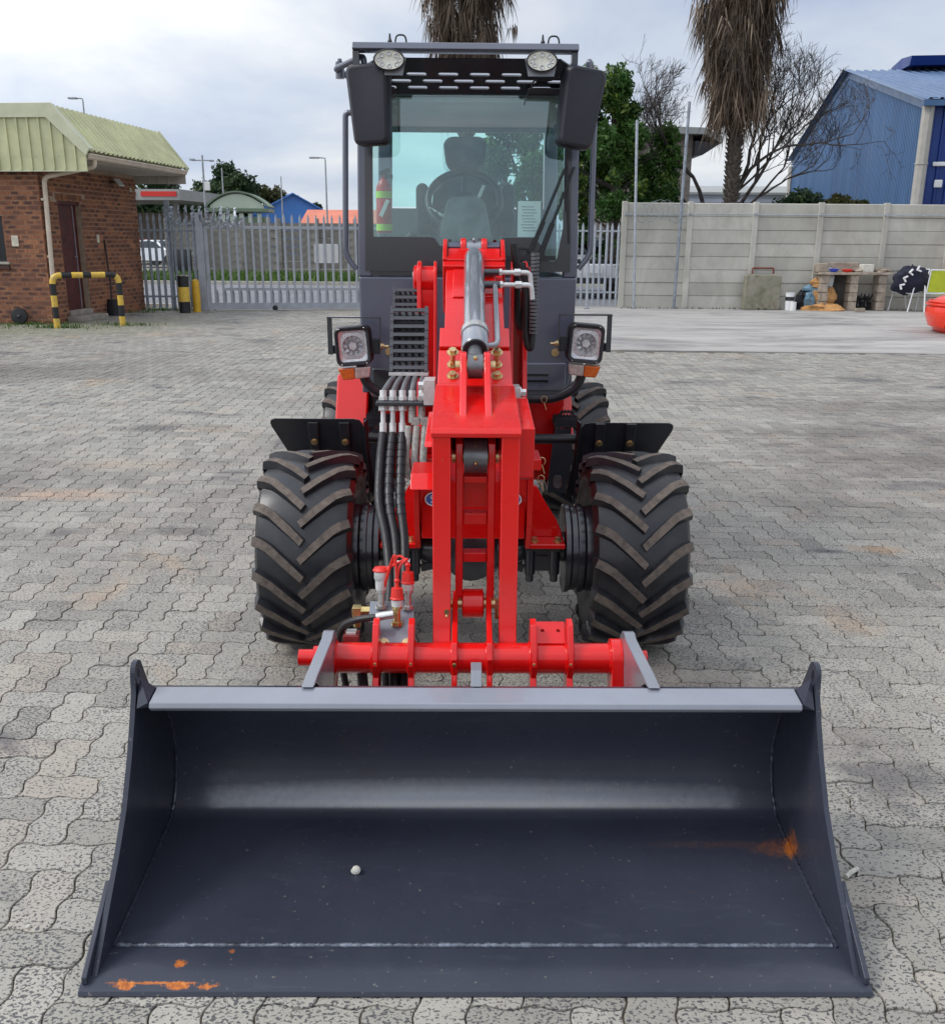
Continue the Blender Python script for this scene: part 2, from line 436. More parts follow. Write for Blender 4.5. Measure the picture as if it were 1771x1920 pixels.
def leafmat(name, a, b_, c):
    b = MB(name, 0.55, 0, 0, 0.35)
    f = b.math('FRACT', b.math('ADD', b.attr('tone'), b.objrand()))
    col = b.ramp(f, [(0.0, a), (0.55, b_), (1.0, c)])
    b.color(col)
    b.b.inputs['Transmission Weight'].default_value = 0.0
    nt = b.nt
    tl = nt.nodes.new('ShaderNodeBsdfTranslucent'); nt.links.new(col, tl.inputs[0])
    mx = nt.nodes.new('ShaderNodeMixShader'); mx.inputs[0].default_value = 0.3
    nt.links.new(b.b.outputs[0], mx.inputs[1]); nt.links.new(tl.outputs[0], mx.inputs[2])
    nt.links.new(mx.outputs[0], nt.nodes['Material Output'].inputs[0])
leafmat('leaf deep green', (0.022, 0.062, 0.012), (0.060, 0.145, 0.026), (0.17, 0.235, 0.045))
leafmat('leaf dark green', (0.012, 0.030, 0.014), (0.028, 0.058, 0.022), (0.06, 0.095, 0.03))
leafmat('leaf bush', (0.02, 0.035, 0.012), (0.05, 0.065, 0.02), (0.11, 0.10, 0.03))
leafmat('dead frond', (0.030, 0.021, 0.015), (0.15, 0.105, 0.072), (0.42, 0.33, 0.24))
leafmat('grass blade', (0.03, 0.07, 0.012), (0.07, 0.15, 0.025), (0.16, 0.22, 0.06))

def brick_mat():
    b = MB('brick', 0.9)
    f = b.math('FRACT', b.math('ADD', b.attr('tone'), b.objrand()))
    v = b.wpos()
    col = b.ramp(f, [(0.0, (0.20, 0.085, 0.050)), (0.3, (0.27, 0.11, 0.058)), (0.6, (0.33, 0.135, 0.066)), (1.0, (0.42, 0.18, 0.088))])
    dk = b.val(b.noise(22, 5, 0.65, v), 0.45, 0.7, 0.0, 0.35)
    col = b.mix(dk, col, (0.085, 0.042, 0.032))
    # rustic faces burnt dark in the middle, paler at the arrises
    rg = b.math('MULTIPLY', b.math('SUBTRACT', b.noise(16, 4, 0.6, v), 0.5), 0.9)
    mid = b.math('MULTIPLY', b.val(b.math('ADD', b.math('ABSOLUTE', b.attr('bu')), rg), 0.45, 0.95, 1.0, 0.0), b.val(b.math('ADD', b.math('ABSOLUTE', b.attr('bv')), rg), 0.35, 1.0, 1.0, 0.0))
    burn = b.math('MULTIPLY', mid, b.val(b.math('FRACT', b.math('MULTIPLY', f, 5.17)), 0.1, 0.8, 0.25, 1.0))
    col = b.mix(burn, col, (0.075, 0.040, 0.034))
    b.color(col)
    b.bump(b.noise(90, 4, 0.6, v), 0.4, 0.006)
brick_mat()

def wall_panel():
    b = MB('precast concrete', 0.9)
    v = b.wpos()
    f = b.objrand()
    base = b.ramp(f, [(0.0, (0.42, 0.41, 0.36)), (0.5, (0.49, 0.475, 0.42)), (1.0, (0.55, 0.535, 0.475))])
    st = b.noise(1.6, 8, 0.7, b.wpos((1, 1, 0.55)), 0.5)
    col = b.mix(b.val(st, 0.38, 0.68, 0.0, 0.75), base, (0.32, 0.305, 0.265))
    g = b.val(b.noise(0.8, 6, 0.7, b.wpos((2.2, 1, 0.4))), 0.55, 0.72, 0.0, 0.4)
    col = b.mix(g, col, (0.57, 0.555, 0.50))
    b.color(col)
    b.bump(b.noise(40, 6, 0.7, v), 0.35, 0.006)
wall_panel()
simple('old precast', (0.23, 0.22, 0.195), 0.92, 0, 0.5, 2.5, 0.3, 40, c2=(0.11, 0.105, 0.095))
def slabm():
    b = MB('mossy slab concrete', 0.92)
    v = b.coord()
    n = b.noise(3.0, 7, 0.7, v, 0.6)
    col = b.ramp(n, [(0.3, (0.11, 0.105, 0.06)), (0.5, (0.22, 0.21, 0.155)), (0.72, (0.30, 0.285, 0.24))])
    col = b.mix(b.val(b.noise(4.5, 5, 0.7, b.coord('Object', (1, 1, 0.4))), 0.56, 0.75, 0.0, 0.6), col, (0.15, 0.075, 0.05))
    b.color(col); b.bump(b.noise(30, 6, 0.7, v), 0.5, 0.01)
slabm()
def apron():
    b = MB('apron concrete', 0.75)
    v = b.wpos()
    va = b.wpos((0.35, 1.6, 1))
    n = b.noise(1.1, 8, 0.7, va, 0.4)
    col = b.ramp(n, [(0.3, (0.235, 0.225, 0.215)), (0.5, (0.36, 0.345, 0.325)), (0.7, (0.44, 0.42, 0.395))])
    dark = b.val(b.noise(0.5, 7, 0.72, b.wpos((0.7, 1.5, 1)), 0.8), 0.47, 0.64, 0.0, 0.72)
    col = b.mix(dark, col, (0.125, 0.118, 0.12))
    tan = b.val(b.noise(0.9, 5, 0.6, v), 0.62, 0.75, 0.0, 0.4)
    col = b.mix(tan, col, (0.48, 0.38, 0.24))
    b.color(col); b.bump(b.noise(25, 7, 0.7, v), 0.35, 0.01)
    b.rough(b.val(n, 0.3, 0.7, 0.6, 0.85))
apron()
def paver_mat():
    b = MB('paver concrete', 0.66)
    v = b.wpos()
    f = b.math('FRACT', b.math('ADD', b.attr('tone'), b.objrand()))
    base = b.ramp(f, [(0.0, (0.265, 0.25, 0.214)), (0.3, (0.335, 0.317, 0.27)), (0.6, (0.36, 0.341, 0.294)), (0.85, (0.40, 0.376, 0.324)), (1.0, (0.38, 0.33, 0.27))])
    fine = b.noise(60, 5, 0.7, v)
    col = b.mix(b.val(fine, 0.3, 0.7, 0.0, 0.35), base, (0.27, 0.26, 0.24))
    # grime: wide dark patches, tan and rusty patches, green growth by the gatehouse
    big = b.noise(0.55, 7, 0.68, v, 0.7)
    col = b.mix(b.val(big, 0.48, 0.68, 0.0, 0.62), col, (0.165, 0.145, 0.13))
    oil = b.noise(1.05, 4, 0.6, b.wpos((1.0, 1.25, 1)), 0.5)
    col = b.mix(b.val(oil, 0.60, 0.68, 0.0, 0.7), col, (0.085, 0.08, 0.085))
    tan = b.noise(0.8, 5, 0.65, b.wpos((1.3, 1, 1)), 0.4)
    col = b.mix(b.val(tan, 0.59, 0.70, 0.0, 0.5), col, (0.50, 0.33, 0.20))
    # marks with their own places in the yard: oil drips, rust, moss by the gatehouse, brown patches by the right tyre
    rag = b.noise(2.2, 6, 0.72, v); rag2 = b.noise(9, 5, 0.7, v)
    for cx, cy, sx, sy, lo, hi, amt, c in ((-2.72, 7.95, 0.34, 0.22, 0.4, 1.0, 0.75, (0.10, 0.095, 0.095)), (-2.2, 7.9, 0.3, 0.2, 0.2, 1.1, 0.5, (0.26, 0.17, 0.10)), (-1.62, 5.0, 0.28, 0.11, 0.3, 1.1, 0.7, (0.11, 0.10, 0.095)), (-2.25, 4.95, 0.12, 0.09, 0.3, 1.1, 0.7, (0.12, 0.11, 0.10)),
            (1.86, 4.72, 0.12, 0.05, 0.3, 1.1, 0.8, (0.085, 0.08, 0.085)), (2.15, 4.75, 0.16, 0.08, 0.2, 1.2, 0.7, (0.45, 0.28, 0.14)), (2.1, 4.45, 0.25, 0.1, 0.2, 1.2, 0.5, (0.16, 0.145, 0.135)), (2.45, 4.35, 0.18, 0.08, 0.3, 1.1, 0.6, (0.12, 0.11, 0.11)), (3.6, 6.85, 1.5, 0.7, 0.0, 1.4, 0.8, (0.125, 0.10, 0.088)), (3.3, 7.9, 1.2, 0.4, 0.1, 1.3, 0.7, (0.125, 0.105, 0.092)), (4.2, 9.3, 1.5, 0.5, 0.1, 1.3, 0.6, (0.13, 0.115, 0.10)), (3.3, 12.0, 0.9, 0.35, 0.2, 1.1, 0.55, (0.16, 0.15, 0.14)), (2.6, 10.9, 0.4, 0.2, 0.3, 1.1, 0.6, (0.14, 0.13, 0.13)),
            (-2.6, 5.75, 0.5, 0.16, 0.1, 1.2, 0.6, (0.55, 0.36, 0.24)), (-2.6, 6.6, 0.7, 0.2, 0.0, 1.2, 0.4, (0.52, 0.38, 0.26)), (-5.9, 11.6, 2.4, 0.9, 0.0, 1.4, 0.75, (0.14, 0.128, 0.112)), (-3.6, 6.2, 0.9, 0.35, 0.0, 1.3, 0.55, (0.15, 0.135, 0.12)), (-4.6, 13.0, 1.6, 0.5, 0.0, 1.3, 0.4, (0.18, 0.165, 0.15)), (1.0, 3.95, 0.16, 0.2, 0.1, 1.2, 0.5, (0.16, 0.135, 0.115)), (0.86, 3.15, 0.30, 0.2, 0.0, 1.3, 0.6, (0.13, 0.10, 0.085)), (1.15, 2.75, 0.35, 0.16, 0.0, 1.3, 0.45, (0.17, 0.14, 0.12)),
            (-8.0, 16.6, 2.4, 1.1, 0.0, 1.3, 0.5, (0.20, 0.23, 0.10)), (-6.4, 18.2, 1.6, 1.6, 0.0, 1.3, 0.4, (0.24, 0.25, 0.13))):
        sb = b.nt.nodes.new('ShaderNodeVectorMath'); sb.operation = 'SUBTRACT'; sb.inputs[1].default_value = (cx, cy, 0)
        b.nt.links.new(v, sb.inputs[0])
        ml = b.nt.nodes.new('ShaderNodeVectorMath'); ml.operation = 'MULTIPLY'; ml.inputs[1].default_value = (1 / sx, 1 / sy, 0)
        b.nt.links.new(sb.outputs[0], ml.inputs[0])
        ln = b.nt.nodes.new('ShaderNodeVectorMath'); ln.operation = 'LENGTH'; b.nt.links.new(ml.outputs[0], ln.inputs[0])
        big_ = sx > 0.5
        d = b.math('ADD', ln.outputs['Value'], b.math('MULTIPLY', b.math('SUBTRACT', rag if big_ else rag2, 0.5), 2.6))
        col = b.mix(b.val(d, lo, hi, amt, 0.0), col, c)
    # exposed dark aggregate and pinholes
    spread = b.math('ADD', b.val(b.noise(7, 3, 0.6, v), 0.3, 0.7, 0.035, -0.02), b.val(b.math('FRACT', b.math('MULTIPLY', f, 7.31)), 0.0, 1.0, -0.03, 0.03))
    pit = b.val(b.math('SUBTRACT', b.noise(132, 1.6, 0.5, b.wpos((0.85, 1.15, 1)), 0.6), spread), 0.535, 0.60, 0.0, 1.0)
    col = b.mix(b.math('MULTIPLY', pit, 0.88), col, (0.05, 0.05, 0.056))
    b.color(col)
    h = b.math('ADD', b.math('MULTIPLY', fine, 0.35), b.math('MULTIPLY', pit, -0.8))
    b.bump(h, 0.45, 0.004)
paver_mat()
def joint_mat():
    b = MB('joint sand', 0.95)
    v = b.wpos()
    col = b.ramp(b.noise(7, 6, 0.7, v), [(0.3, (0.045, 0.038, 0.030)), (0.5, (0.095, 0.078, 0.056)), (0.68, (0.23, 0.175, 0.11))])
    col = b.mix(b.val(b.noise(1.3, 5, 0.65, v), 0.56, 0.68, 0.0, 0.8), col, (0.055, 0.075, 0.02))
    b.color(col); b.bump(b.noise(150, 3, 0.6, v), 0.5, 0.004)
joint_mat()
def ground_mat():
    b = MB('open ground', 0.95)
    v = b.wpos()
    b.color(b.ramp(b.noise(0.08, 6, 0.7, v), [(0.3, (0.15, 0.145, 0.135)), (0.5, (0.21, 0.20, 0.17)), (0.7, (0.10, 0.13, 0.06))]))
ground_mat()
def blue_sheet():
    b = MB('blue sheet metal', 0.4, 0.15)
    v = b.wpos()
    n = b.noise(0.5, 6, 0.7, b.wpos((1.5, 1.5, 0.12)))
    col = b.ramp(n, [(0.3, (0.038, 0.095, 0.21)), (0.7, (0.075, 0.165, 0.32))])
    ch = b.val(b.noise(1.2, 7, 0.72, b.wpos((4, 4, 0.14))), 0.55, 0.72, 0.0, 0.65)
    col = b.mix(ch, col, (0.20, 0.24, 0.32))
    b.color(col)
blue_sheet()
simple('blue sheet fresh', (0.006, 0.035, 0.19), 0.4, 0.1, 0.2, 0.5)
simple('blue roof sheet', (0.10, 0.17, 0.30), 0.4, 0.2, 0.15, 0.5)
# ------------------------------------------------------------------ geometry helpers
OFF = Vector((0, 0, 0))
class B:
    """collects shapes and becomes one mesh"""
    def __init__(s): s.v = []; s.f = []; s.m = []
    def add(s, vs, fs, mi=0):
        k = len(s.v)
        s.v += [tuple(p) for p in vs]
        s.f += [tuple(i + k for i in f) for f in fs]
        s.m += [mi] * len(fs)
        return s
    def box(s, c, d, rot=None, mi=0):
        x, y, z = (q / 2 for q in d)
        p = [Vector(q) for q in ((-x, -y, -z), (x, -y, -z), (x, y, -z), (-x, y, -z), (-x, -y, z), (x, -y, z), (x, y, z), (-x, y, z))]
        if rot is not None: p = [rot @ q for q in p]
        c = Vector(c)
        return s.add([q + c for q in p], [(3, 2, 1, 0), (4, 5, 6, 7), (0, 1, 5, 4), (1, 2, 6, 5), (2, 3, 7, 6), (3, 0, 4, 7)], mi)
    def span(s, a, b, mi=0):
        return s.box([(a[i] + b[i]) / 2 for i in range(3)], [abs(b[i] - a[i]) for i in range(3)], None, mi)
    def prism(s, poly, axis, a, b, mi=0):
        def P(q, t):
            return {'x': (t, q[0], q[1]), 'y': (q[0], t, q[1]), 'z': (q[0], q[1], t)}[axis]
        n = len(poly)
        ar = sum(poly[i][0] * poly[(i + 1) % n][1] - poly[(i + 1) % n][0] * poly[i][1] for i in range(n))
        if ar < 0: poly = poly[::-1]
        if axis == 'y': a, b = max(a, b), min(a, b)
        else: a, b = min(a, b), max(a, b)
        vs = [P(q, a) for q in poly] + [P(q, b) for q in poly]
        fs = [tuple(range(n - 1, -1, -1)), tuple(range(n, 2 * n))]
        fs += [(i, (i + 1) % n, n + (i + 1) % n, n + i) for i in range(n)]
        return s.add(vs, fs, mi)
    def cyl(s, p0, p1, r0, r1=None, n=16, mi=0, caps=True):
        r1 = r0 if r1 is None else r1
        p0, p1 = Vector(p0), Vector(p1)
        d = (p1 - p0).normalized()
        u = d.orthogonal().normalized(); w = d.cross(u)
        vs = []
        for p, r in ((p0, r0), (p1, r1)):
            vs += [p + u * r * math.cos(2 * PI * i / n) + w * r * math.sin(2 * PI * i / n) for i in range(n)]
        fs = [(i, (i + 1) % n, n + (i + 1) % n, n + i) for i in range(n)]
        if caps: fs += [tuple(range(n - 1, -1, -1)), tuple(range(n, 2 * n))]
        return s.add(vs, fs, mi)
    def lathe(s, prof, p0, d, n=24, mi=0, mis=None):
        """prof: (distance along axis, radius)"""
        p0, d = Vector(p0), Vector(d).normalized()
        u = d.orthogonal().normalized(); w = d.cross(u)
        vs = []
        for t, r in prof:
            r = max(r, 1e-4)
            vs += [p0 + d * t + u * r * math.cos(2 * PI * i / n) + w * r * math.sin(2 * PI * i / n) for i in range(n)]
        base = len(s.v); s.v += [tuple(q) for q in vs]
        for k in range(len(prof) - 1):
            s.f += [(base + k * n + i, base + k * n + (i + 1) % n, base + (k + 1) * n + (i + 1) % n, base + (k + 1) * n + i) for i in range(n)]
            s.m += [mis[k] if mis else mi] * n
        s.f += [tuple(base + i for i in range(n - 1, -1, -1)), tuple(base + (len(prof) - 1) * n + i for i in range(n))]
        s.m += [mi, mi]
        return s
    def tube(s, pts, r, n=8, mi=0, caps=True, closed=False):
        pts = [Vector(p) for p in pts]
        m = len(pts)
        rs = r if isinstance(r, (list, tuple)) else [r] * m
        if closed: tan = [(pts[(i + 1) % m] - pts[i - 1]).normalized() for i in range(m)]
        else: tan = [(pts[min(i + 1, m - 1)] - pts[max(i - 1, 0)]).normalized() for i in range(m)]
        u = tan[0].orthogonal().normalized()
        vs = []
        for i in range(m):
            u = (u - tan[i] * u.dot(tan[i]))
            u = u.normalized() if u.length > 1e-6 else tan[i].orthogonal().normalized()
            w = tan[i].cross(u)
            vs += [pts[i] + (u * math.cos(2 * PI * j / n) + w * math.sin(2 * PI * j / n)) * rs[i] for j in range(n)]
        fs = []
        for i in range(m if closed else m - 1):
            a, b = i * n, ((i + 1) % m) * n
            fs += [(a + j, a + (j + 1) % n, b + (j + 1) % n, b + j) for j in range(n)]
        if caps and not closed: fs += [tuple(range(n - 1, -1, -1)), tuple((m - 1) * n + j for j in range(n))]
        return s.add(vs, fs, mi)
    def grid(s, rows, mi=0, flip=False):
        h, w = len(rows), len(rows[0])
        vs = [p for r in rows for p in r]
        fs = []
        for i in range(h - 1):
            for j in range(w - 1):
                q = (i * w + j, i * w + j + 1, (i + 1) * w + j + 1, (i + 1) * w + j)
                fs.append(q[::-1] if flip else q)
        return s.add(vs, fs, mi)
    def strip(s, prof, t, axis, a, b, mi=0):
        """a bent sheet of thickness t following a 2-D profile, extruded along axis"""
        n = len(prof)
        nor = []
        for i in range(n):
            p, q = prof[max(i - 1, 0)], prof[min(i + 1, n - 1)]
            d = Vector((q[0] - p[0], q[1] - p[1])).normalized()
            nor.append((-d[1], d[0]))
        out = [(prof[i][0] + nor[i][0] * t, prof[i][1] + nor[i][1] * t) for i in range(n)]
        return s.prism(list(prof) + out[::-1], axis, a, b, mi)
    def plate(s, outer, holes, t, M, mi=0):
        """flat plate with holes; outline in XY, thickness along Z, then matrix M"""
        cu = bpy.data.curves.new('tmp', 'CURVE')
        cu.dimensions = '2D'; cu.fill_mode = 'BOTH'; cu.extrude = t / 2
        for loop in [outer] + list(holes):
            sp = cu.splines.new('POLY'); sp.points.add(len(loop) - 1)
            for i, q in enumerate(loop): sp.points[i].co = (q[0], q[1], 0, 1)
            sp.use_cyclic_u = True
        o = bpy.data.objects.new('tmp', cu)
        me = bpy.data.meshes.new_from_object(o)
        vs = [M @ v.co for v in me.vertices]
        fs = [tuple(p.vertices) for p in me.polygons]
        bpy.data.objects.remove(o); bpy.data.curves.remove(cu); bpy.data.meshes.remove(me)
        return s.add(vs, fs, mi)
    def bolt(s, p, d, r=0.012, h=0.01, washer=True, mi=0):
        p, d = Vector(p), Vector(d).normalized()
        if washer: s.cyl(p, p + d * 0.003, r * 1.5, n=14, mi=mi); p = p + d * 0.003
        return s.cyl(p, p + d * h, r, n=6, mi=mi)
    def sphere(s, c, r, n=12, m=8, mi=0):
        c = Vector(c); r = r if isinstance(r, (tuple, list)) else (r, r, r)
        rows = []
        for i in range(m + 1):
            t = PI * i / m
            rows.append([(c[0] + r[0] * math.sin(t) * math.cos(2 * PI * j / n), c[1] + r[1] * math.sin(t) * math.sin(2 * PI * j / n), c[2] + r[2] * math.cos(t)) for j in range(n + 1)])
        return s.grid(rows, mi)
    def rbox(s, c, d, rad, rot=None, taper=None, seg=3, mi=0):
        """box with rounded edges in the XZ outline, front/back faces chamfered; d = (x, y, z)"""
        x, y, z = (q / 2 for q in d)
        def outline(inset):
            r = max(rad - inset, 0.001); pts = []
            for sx, sz, a0 in ((1, 1, 0), (-1, 1, 90), (-1, -1, 180), (1, -1, 270)):
                for k in range(seg + 1):
                    a = R(a0 + 90 * k / seg)
                    pts.append((sx * (x - inset - r) + r * math.cos(a), sz * (z - inset - r) + r * math.sin(a)))
            return pts
        ch = min(rad * 0.5, y * 0.6)
        rings = [(-y, outline(ch)), (-y + ch * 0.3, outline(ch * 0.3)), (-y + ch, outline(0)), (y - ch, outline(0)), (y - ch * 0.3, outline(ch * 0.3)), (y, outline(ch))]
        vs = []
        for yy, o in rings:
            for q in o:
                p = Vector((q[0], yy, q[1]))
                if taper: p = Vector(taper(p))
                vs.append((rot @ p if rot is not None else p) + Vector(c))
        n = len(rings[0][1])
        fs = []
        for k in range(len(rings) - 1):
            fs += [(k * n + i, k * n + (i + 1) % n, (k + 1) * n + (i + 1) % n, (k + 1) * n + i) for i in range(n)]
        fs += [tuple(range(n - 1, -1, -1)), tuple((len(rings) - 1) * n + i for i in range(n))]
        return s.add(vs, fs, mi)

def fillet(pts, r, n=5):
    pts = [Vector(p) for p in pts]
    out = [pts[0]]
    for i in range(1, len(pts) - 1):
        a, b, c = pts[i - 1], pts[i], pts[i + 1]
        d0, d1 = (a - b), (c - b)
        k = min(r, d0.length * 0.49, d1.length * 0.49)
        p, q = b + d0.normalized() * k, b + d1.normalized() * k
        for j in range(n + 1):
            t = j / n
            out.append(p * (1 - t) ** 2 + b * 2 * t * (1 - t) + q * t * t)
    out.append(pts[-1])
    return out
def spline(pts, n=6):
    """Catmull-Rom through the points"""
    P = [Vector(p) for p in pts]; P = [P[0] * 2 - P[1]] + P + [P[-1] * 2 - P[-2]]
    out = []
    for i in range(1, len(P) - 2):
        a, b, c, d = P[i - 1:i + 3]
        for j in range(n):
            t = j / n
            out.append(0.5 * ((2 * b) + (c - a) * t + (2 * a - 5 * b + 4 * c - d) * t * t + (3 * b - a - 3 * c + d) * t ** 3))
    out.append(P[-2])
    return out
def arc(cx, cy, r, a0, a1, n=8):
    return [(cx + r * math.cos(R(a0 + (a1 - a0) * i / n)), cy + r * math.sin(R(a0 + (a1 - a0) * i / n))) for i in range(n + 1)]

def mesh_of(name, b, mats, smooth=32, fixn=True):
    me = bpy.data.meshes.new(name)
    o = OFF
    me.from_pydata([(p[0] - o[0], p[1] - o[1], p[2] - o[2]) for p in b.v], [], b.f)
    for m_ in (mats if isinstance(mats, (list, tuple)) else [mats]): me.materials.append(MATS[m_])
    me.polygons.foreach_set('material_index', b.m)
    if fixn:
        bm = bmesh.new(); bm.from_mesh(me)
        bmesh.ops.recalc_face_normals(bm, faces=bm.faces[:])
        bm.to_mesh(me); bm.free()
    if smooth:
        me.polygons.foreach_set('use_smooth', [True] * len(me.polygons))
        me.set_sharp_from_angle(angle=R(smooth))
    me.update()
    return me
def mk(name, b, mats, parent=None, bevel=0.0, smooth=32, seg=2, **props):
    me = b if isinstance(b, bpy.types.Mesh) else mesh_of(name, b, mats, smooth)
    o = bpy.data.objects.new(name, me)
    COL.objects.link(o)
    if parent is not None: o.parent = parent
    if bevel:
        md = o.modifiers.new('bevel', 'BEVEL')
        md.width = bevel; md.segments = seg; md.limit_method = 'ANGLE'; md.angle_limit = R(40); md.harden_normals = True
    for k, v in props.items(): o[k] = v
    return o
def thing(name, label, cat, loc=(0, 0, 0), rz=0.0, group=None):
    o = bpy.data.objects.new(name, None); COL.objects.link(o)
    o.empty_display_size = 0.2
    o.location = loc; o.rotation_euler = (0, 0, rz)
    o['label'] = label; o['category'] = cat
    if group: o['group'] = group
    return o
def mkeach(name, bs, mats, parent=None, **k):
    return [mk(name, b, mats, parent, **k) for b in bs]
def solo(name, b, mats, label, cat, loc=(0, 0, 0), rz=0.0, group=None, **k):
    o = mk(name, b, mats, None, **k)
    o.location = loc; o.rotation_euler = (0, 0, rz)
    o['label'] = label; o['category'] = cat
    if group: o['group'] = group
    return o
def inst(src, parent, loc=(0, 0, 0), rot=(0, 0, 0), scale=(1, 1, 1), first=False):
    o = src if first else src.copy()
    if not first: COL.objects.link(o)
    o.parent = parent; o.location = loc; o.rotation_euler = rot; o.scale = scale
    return o
def dup(o, parent=None, loc=None, rz=None, label=None):
    c = o.copy(); COL.objects.link(c)
    if parent is not None: c.parent = parent
    if loc is not None: c.location = loc
    if rz is not None: c.rotation_euler = (0, 0, rz)
    if label: c['label'] = label
    for ch in list(o.children): dup(ch, c)
    return c
def brick_uv(me):
    """marks how far each corner of a brick lies from its middle, along and across"""
    n = len(me.vertices) // 8
    sg = np.array([-1, 1, 1, -1, -1, 1, 1, -1]); sy = np.array([-1, -1, 1, 1, -1, -1, 1, 1]); sz = np.array([-1, -1, -1, -1, 1, 1, 1, 1])
    co = np.empty(len(me.vertices) * 3, dtype=np.float32); me.vertices.foreach_get('co', co); co = co.reshape(n, 8, 3)
    wide = (np.ptp(co[:, :, 0], axis=1) > np.ptp(co[:, :, 1], axis=1))[:, None]
    bu = np.where(wide, sg[None, :], sy[None, :]).astype(np.float32); bv = np.repeat(sz[None, :], n, 0).astype(np.float32)
    for nm, v in (('bu', bu), ('bv', bv)):
        a = me.attributes.new(nm, 'FLOAT', 'POINT'); a.data.foreach_set('value', np.ascontiguousarray(v).ravel())
def tone_attr(me, vals, per):
    """random tone for each piece, stored per face"""
    a = me.attributes.new('tone', 'FLOAT', 'FACE')
    a.data.foreach_set('value', np.repeat(np.asarray(vals, dtype=np.float32), per))
# ------------------------------------------------------------------ the setting: ground, paving, apron, road
def sheet(name, x0, x1, y0, y1, z, m, kind='structure', parent=None):
    b = B().add([(x0, y0, z), (x1, y0, z), (x1, y1, z), (x0, y1, z)], [(0, 1, 2, 3)])
    return mk(name, b, m, parent, smooth=0, kind=kind)
sheet('ground', -900, 900, -200, 1800, -0.06, 'open ground')
YARD_END = 23.7
pavement = sheet('pavement', -14, 16, -1.0, YARD_END, -0.0075, 'joint sand')
PU = 0.11                       # half the length of an interlocking paver; they lie in a herringbone
def paver_outline(w, h, n, gap):
    """wavy outline of a w by h unit block, its waves in step with every neighbour"""
    A, Bv = 0.0062, 0.0078
    pts = []
    for i in range(w * n): pts.append((i / n, 0.0))
    for i in range(h * n): pts.append((w, i / n))
    for i in range(w * n): pts.append((w - i / n, h))
    for i in range(h * n): pts.append((0.0, h - i / n))
    out = []
    for x, y in pts:
        ex, ey = x in (0.0, w), y in (0.0, h)
        ox = Bv * math.sin(2 * PI * y) if ex else 0.0
        oy = A * math.sin(2 * PI * x) if ey else 0.0
        gx = gap * (1 if x < 0.5 * w else -1) if ex else 0.0
        gy = gap * (1 if y < 0.5 * h else -1) if ey else 0.0
        out.append(((x - w / 2) * PU + ox + gx, (y - h / 2) * PU + oy + gy))
    return np.array(out)
def paver_parts(w, h, nseg, rings):
    vs, fs, n = [], [], 0
    for g_, z in rings:
        o = paver_outline(w, h, nseg, g_); n = len(o)
        vs.append(np.column_stack([o, np.full(n, z)]))
    fs.append(list(range(n)))
    for k in range(len(rings) - 1):
        fs += [[k * n + i, (k + 1) * n + i, (k + 1) * n + (i + 1) % n, k * n + (i + 1) % n] for i in range(n)]
    return np.vstack(vs), fs
LODS = ((8, [(0.0042, 0.0), (0.0024, -0.0011), (0.0016, -0.005), (0.0015, -0.014)]), (5, [(0.0042, 0.0), (0.0022, -0.003), (0.0019, -0.014)]), (3, [(0.0048, 0.0), (0.0024, -0.010)]))
APRON = (0.35, 13.95)           # left edge x, front edge y
spots = []
prs = np.random.default_rng(5)
for j in range(int((YARD_END - 0.2) / PU)):
    half = int((1.5 + 0.60 * (0.2 + PU * j)) / PU) + 2
    for i in range(-half, half + 1):
        k = (i - j) % 4
        if k == 0: x, y, o_ = (i + 1) * PU, 0.2 + (j + 0.5) * PU, 0
        elif k == 3: x, y, o_ = (i + 0.5) * PU, 0.2 + (j + 1) * PU, 1
        else: continue
        if x > APRON[0] + 0.12 and y > APRON[1] - 0.02: continue
        if x < -7.9 + 0.11 * (y - 17.9) - 0.1 and y > 17.8: continue
        if x > 13 or x < -13.2 or y > YARD_END - 0.06: continue
        spots.append((x, y, o_))
spots = np.array(spots)
zc = spots[:, 1] * 0.961 + 1.56 * 0.2766
ipx = 885.5 + 1771 * spots[:, 0] / zc
ipy = 960 + 1771 * (1.56 * 0.961 - spots[:, 1] * 0.2766) / zc
vis = (ipx > -30) & (ipx < 1800) & (ipy < 1960)
vis &= ~((np.abs(spots[:, 0]) < 0.86) & (spots[:, 1] > 1.72) & (spots[:, 1] < 2.55))
vis &= ~((np.abs(np.abs(spots[:, 0]) - 0.62) < 0.15) & (np.abs(spots[:, 1] - 3.57) < 0.3))
order = np.argsort(np.where(vis, zc, 999))
single = set(order[:300].tolist())
pav_mesh = []
for w, h in ((2, 1), (1, 2)):
    tv, tf = paver_parts(w, h, *LODS[0])
    me = bpy.data.meshes.new('paver'); me.from_pydata(tv.tolist(), [], tf); me.materials.append(MATS['paver concrete']); pav_mesh.append(me)
rest = {}
for i, (x, y, o_) in enumerate(spots):
    if i in single:
        o = bpy.data.objects.new('paver', pav_mesh[int(o_)]); COL.objects.link(o); o.parent = pavement
        o.location = (x, y, prs.normal(0, 0.0011)); o.rotation_euler = (prs.normal(0, 0.006), prs.normal(0, 0.006), prs.normal(0, 0.005))
    else: rest.setdefault((0 if y < 4.8 else 1 if y < 9 else 2, int(o_)), []).append((x, y))
allv, allf, tones, cnts, base = [], [], [], [], 0
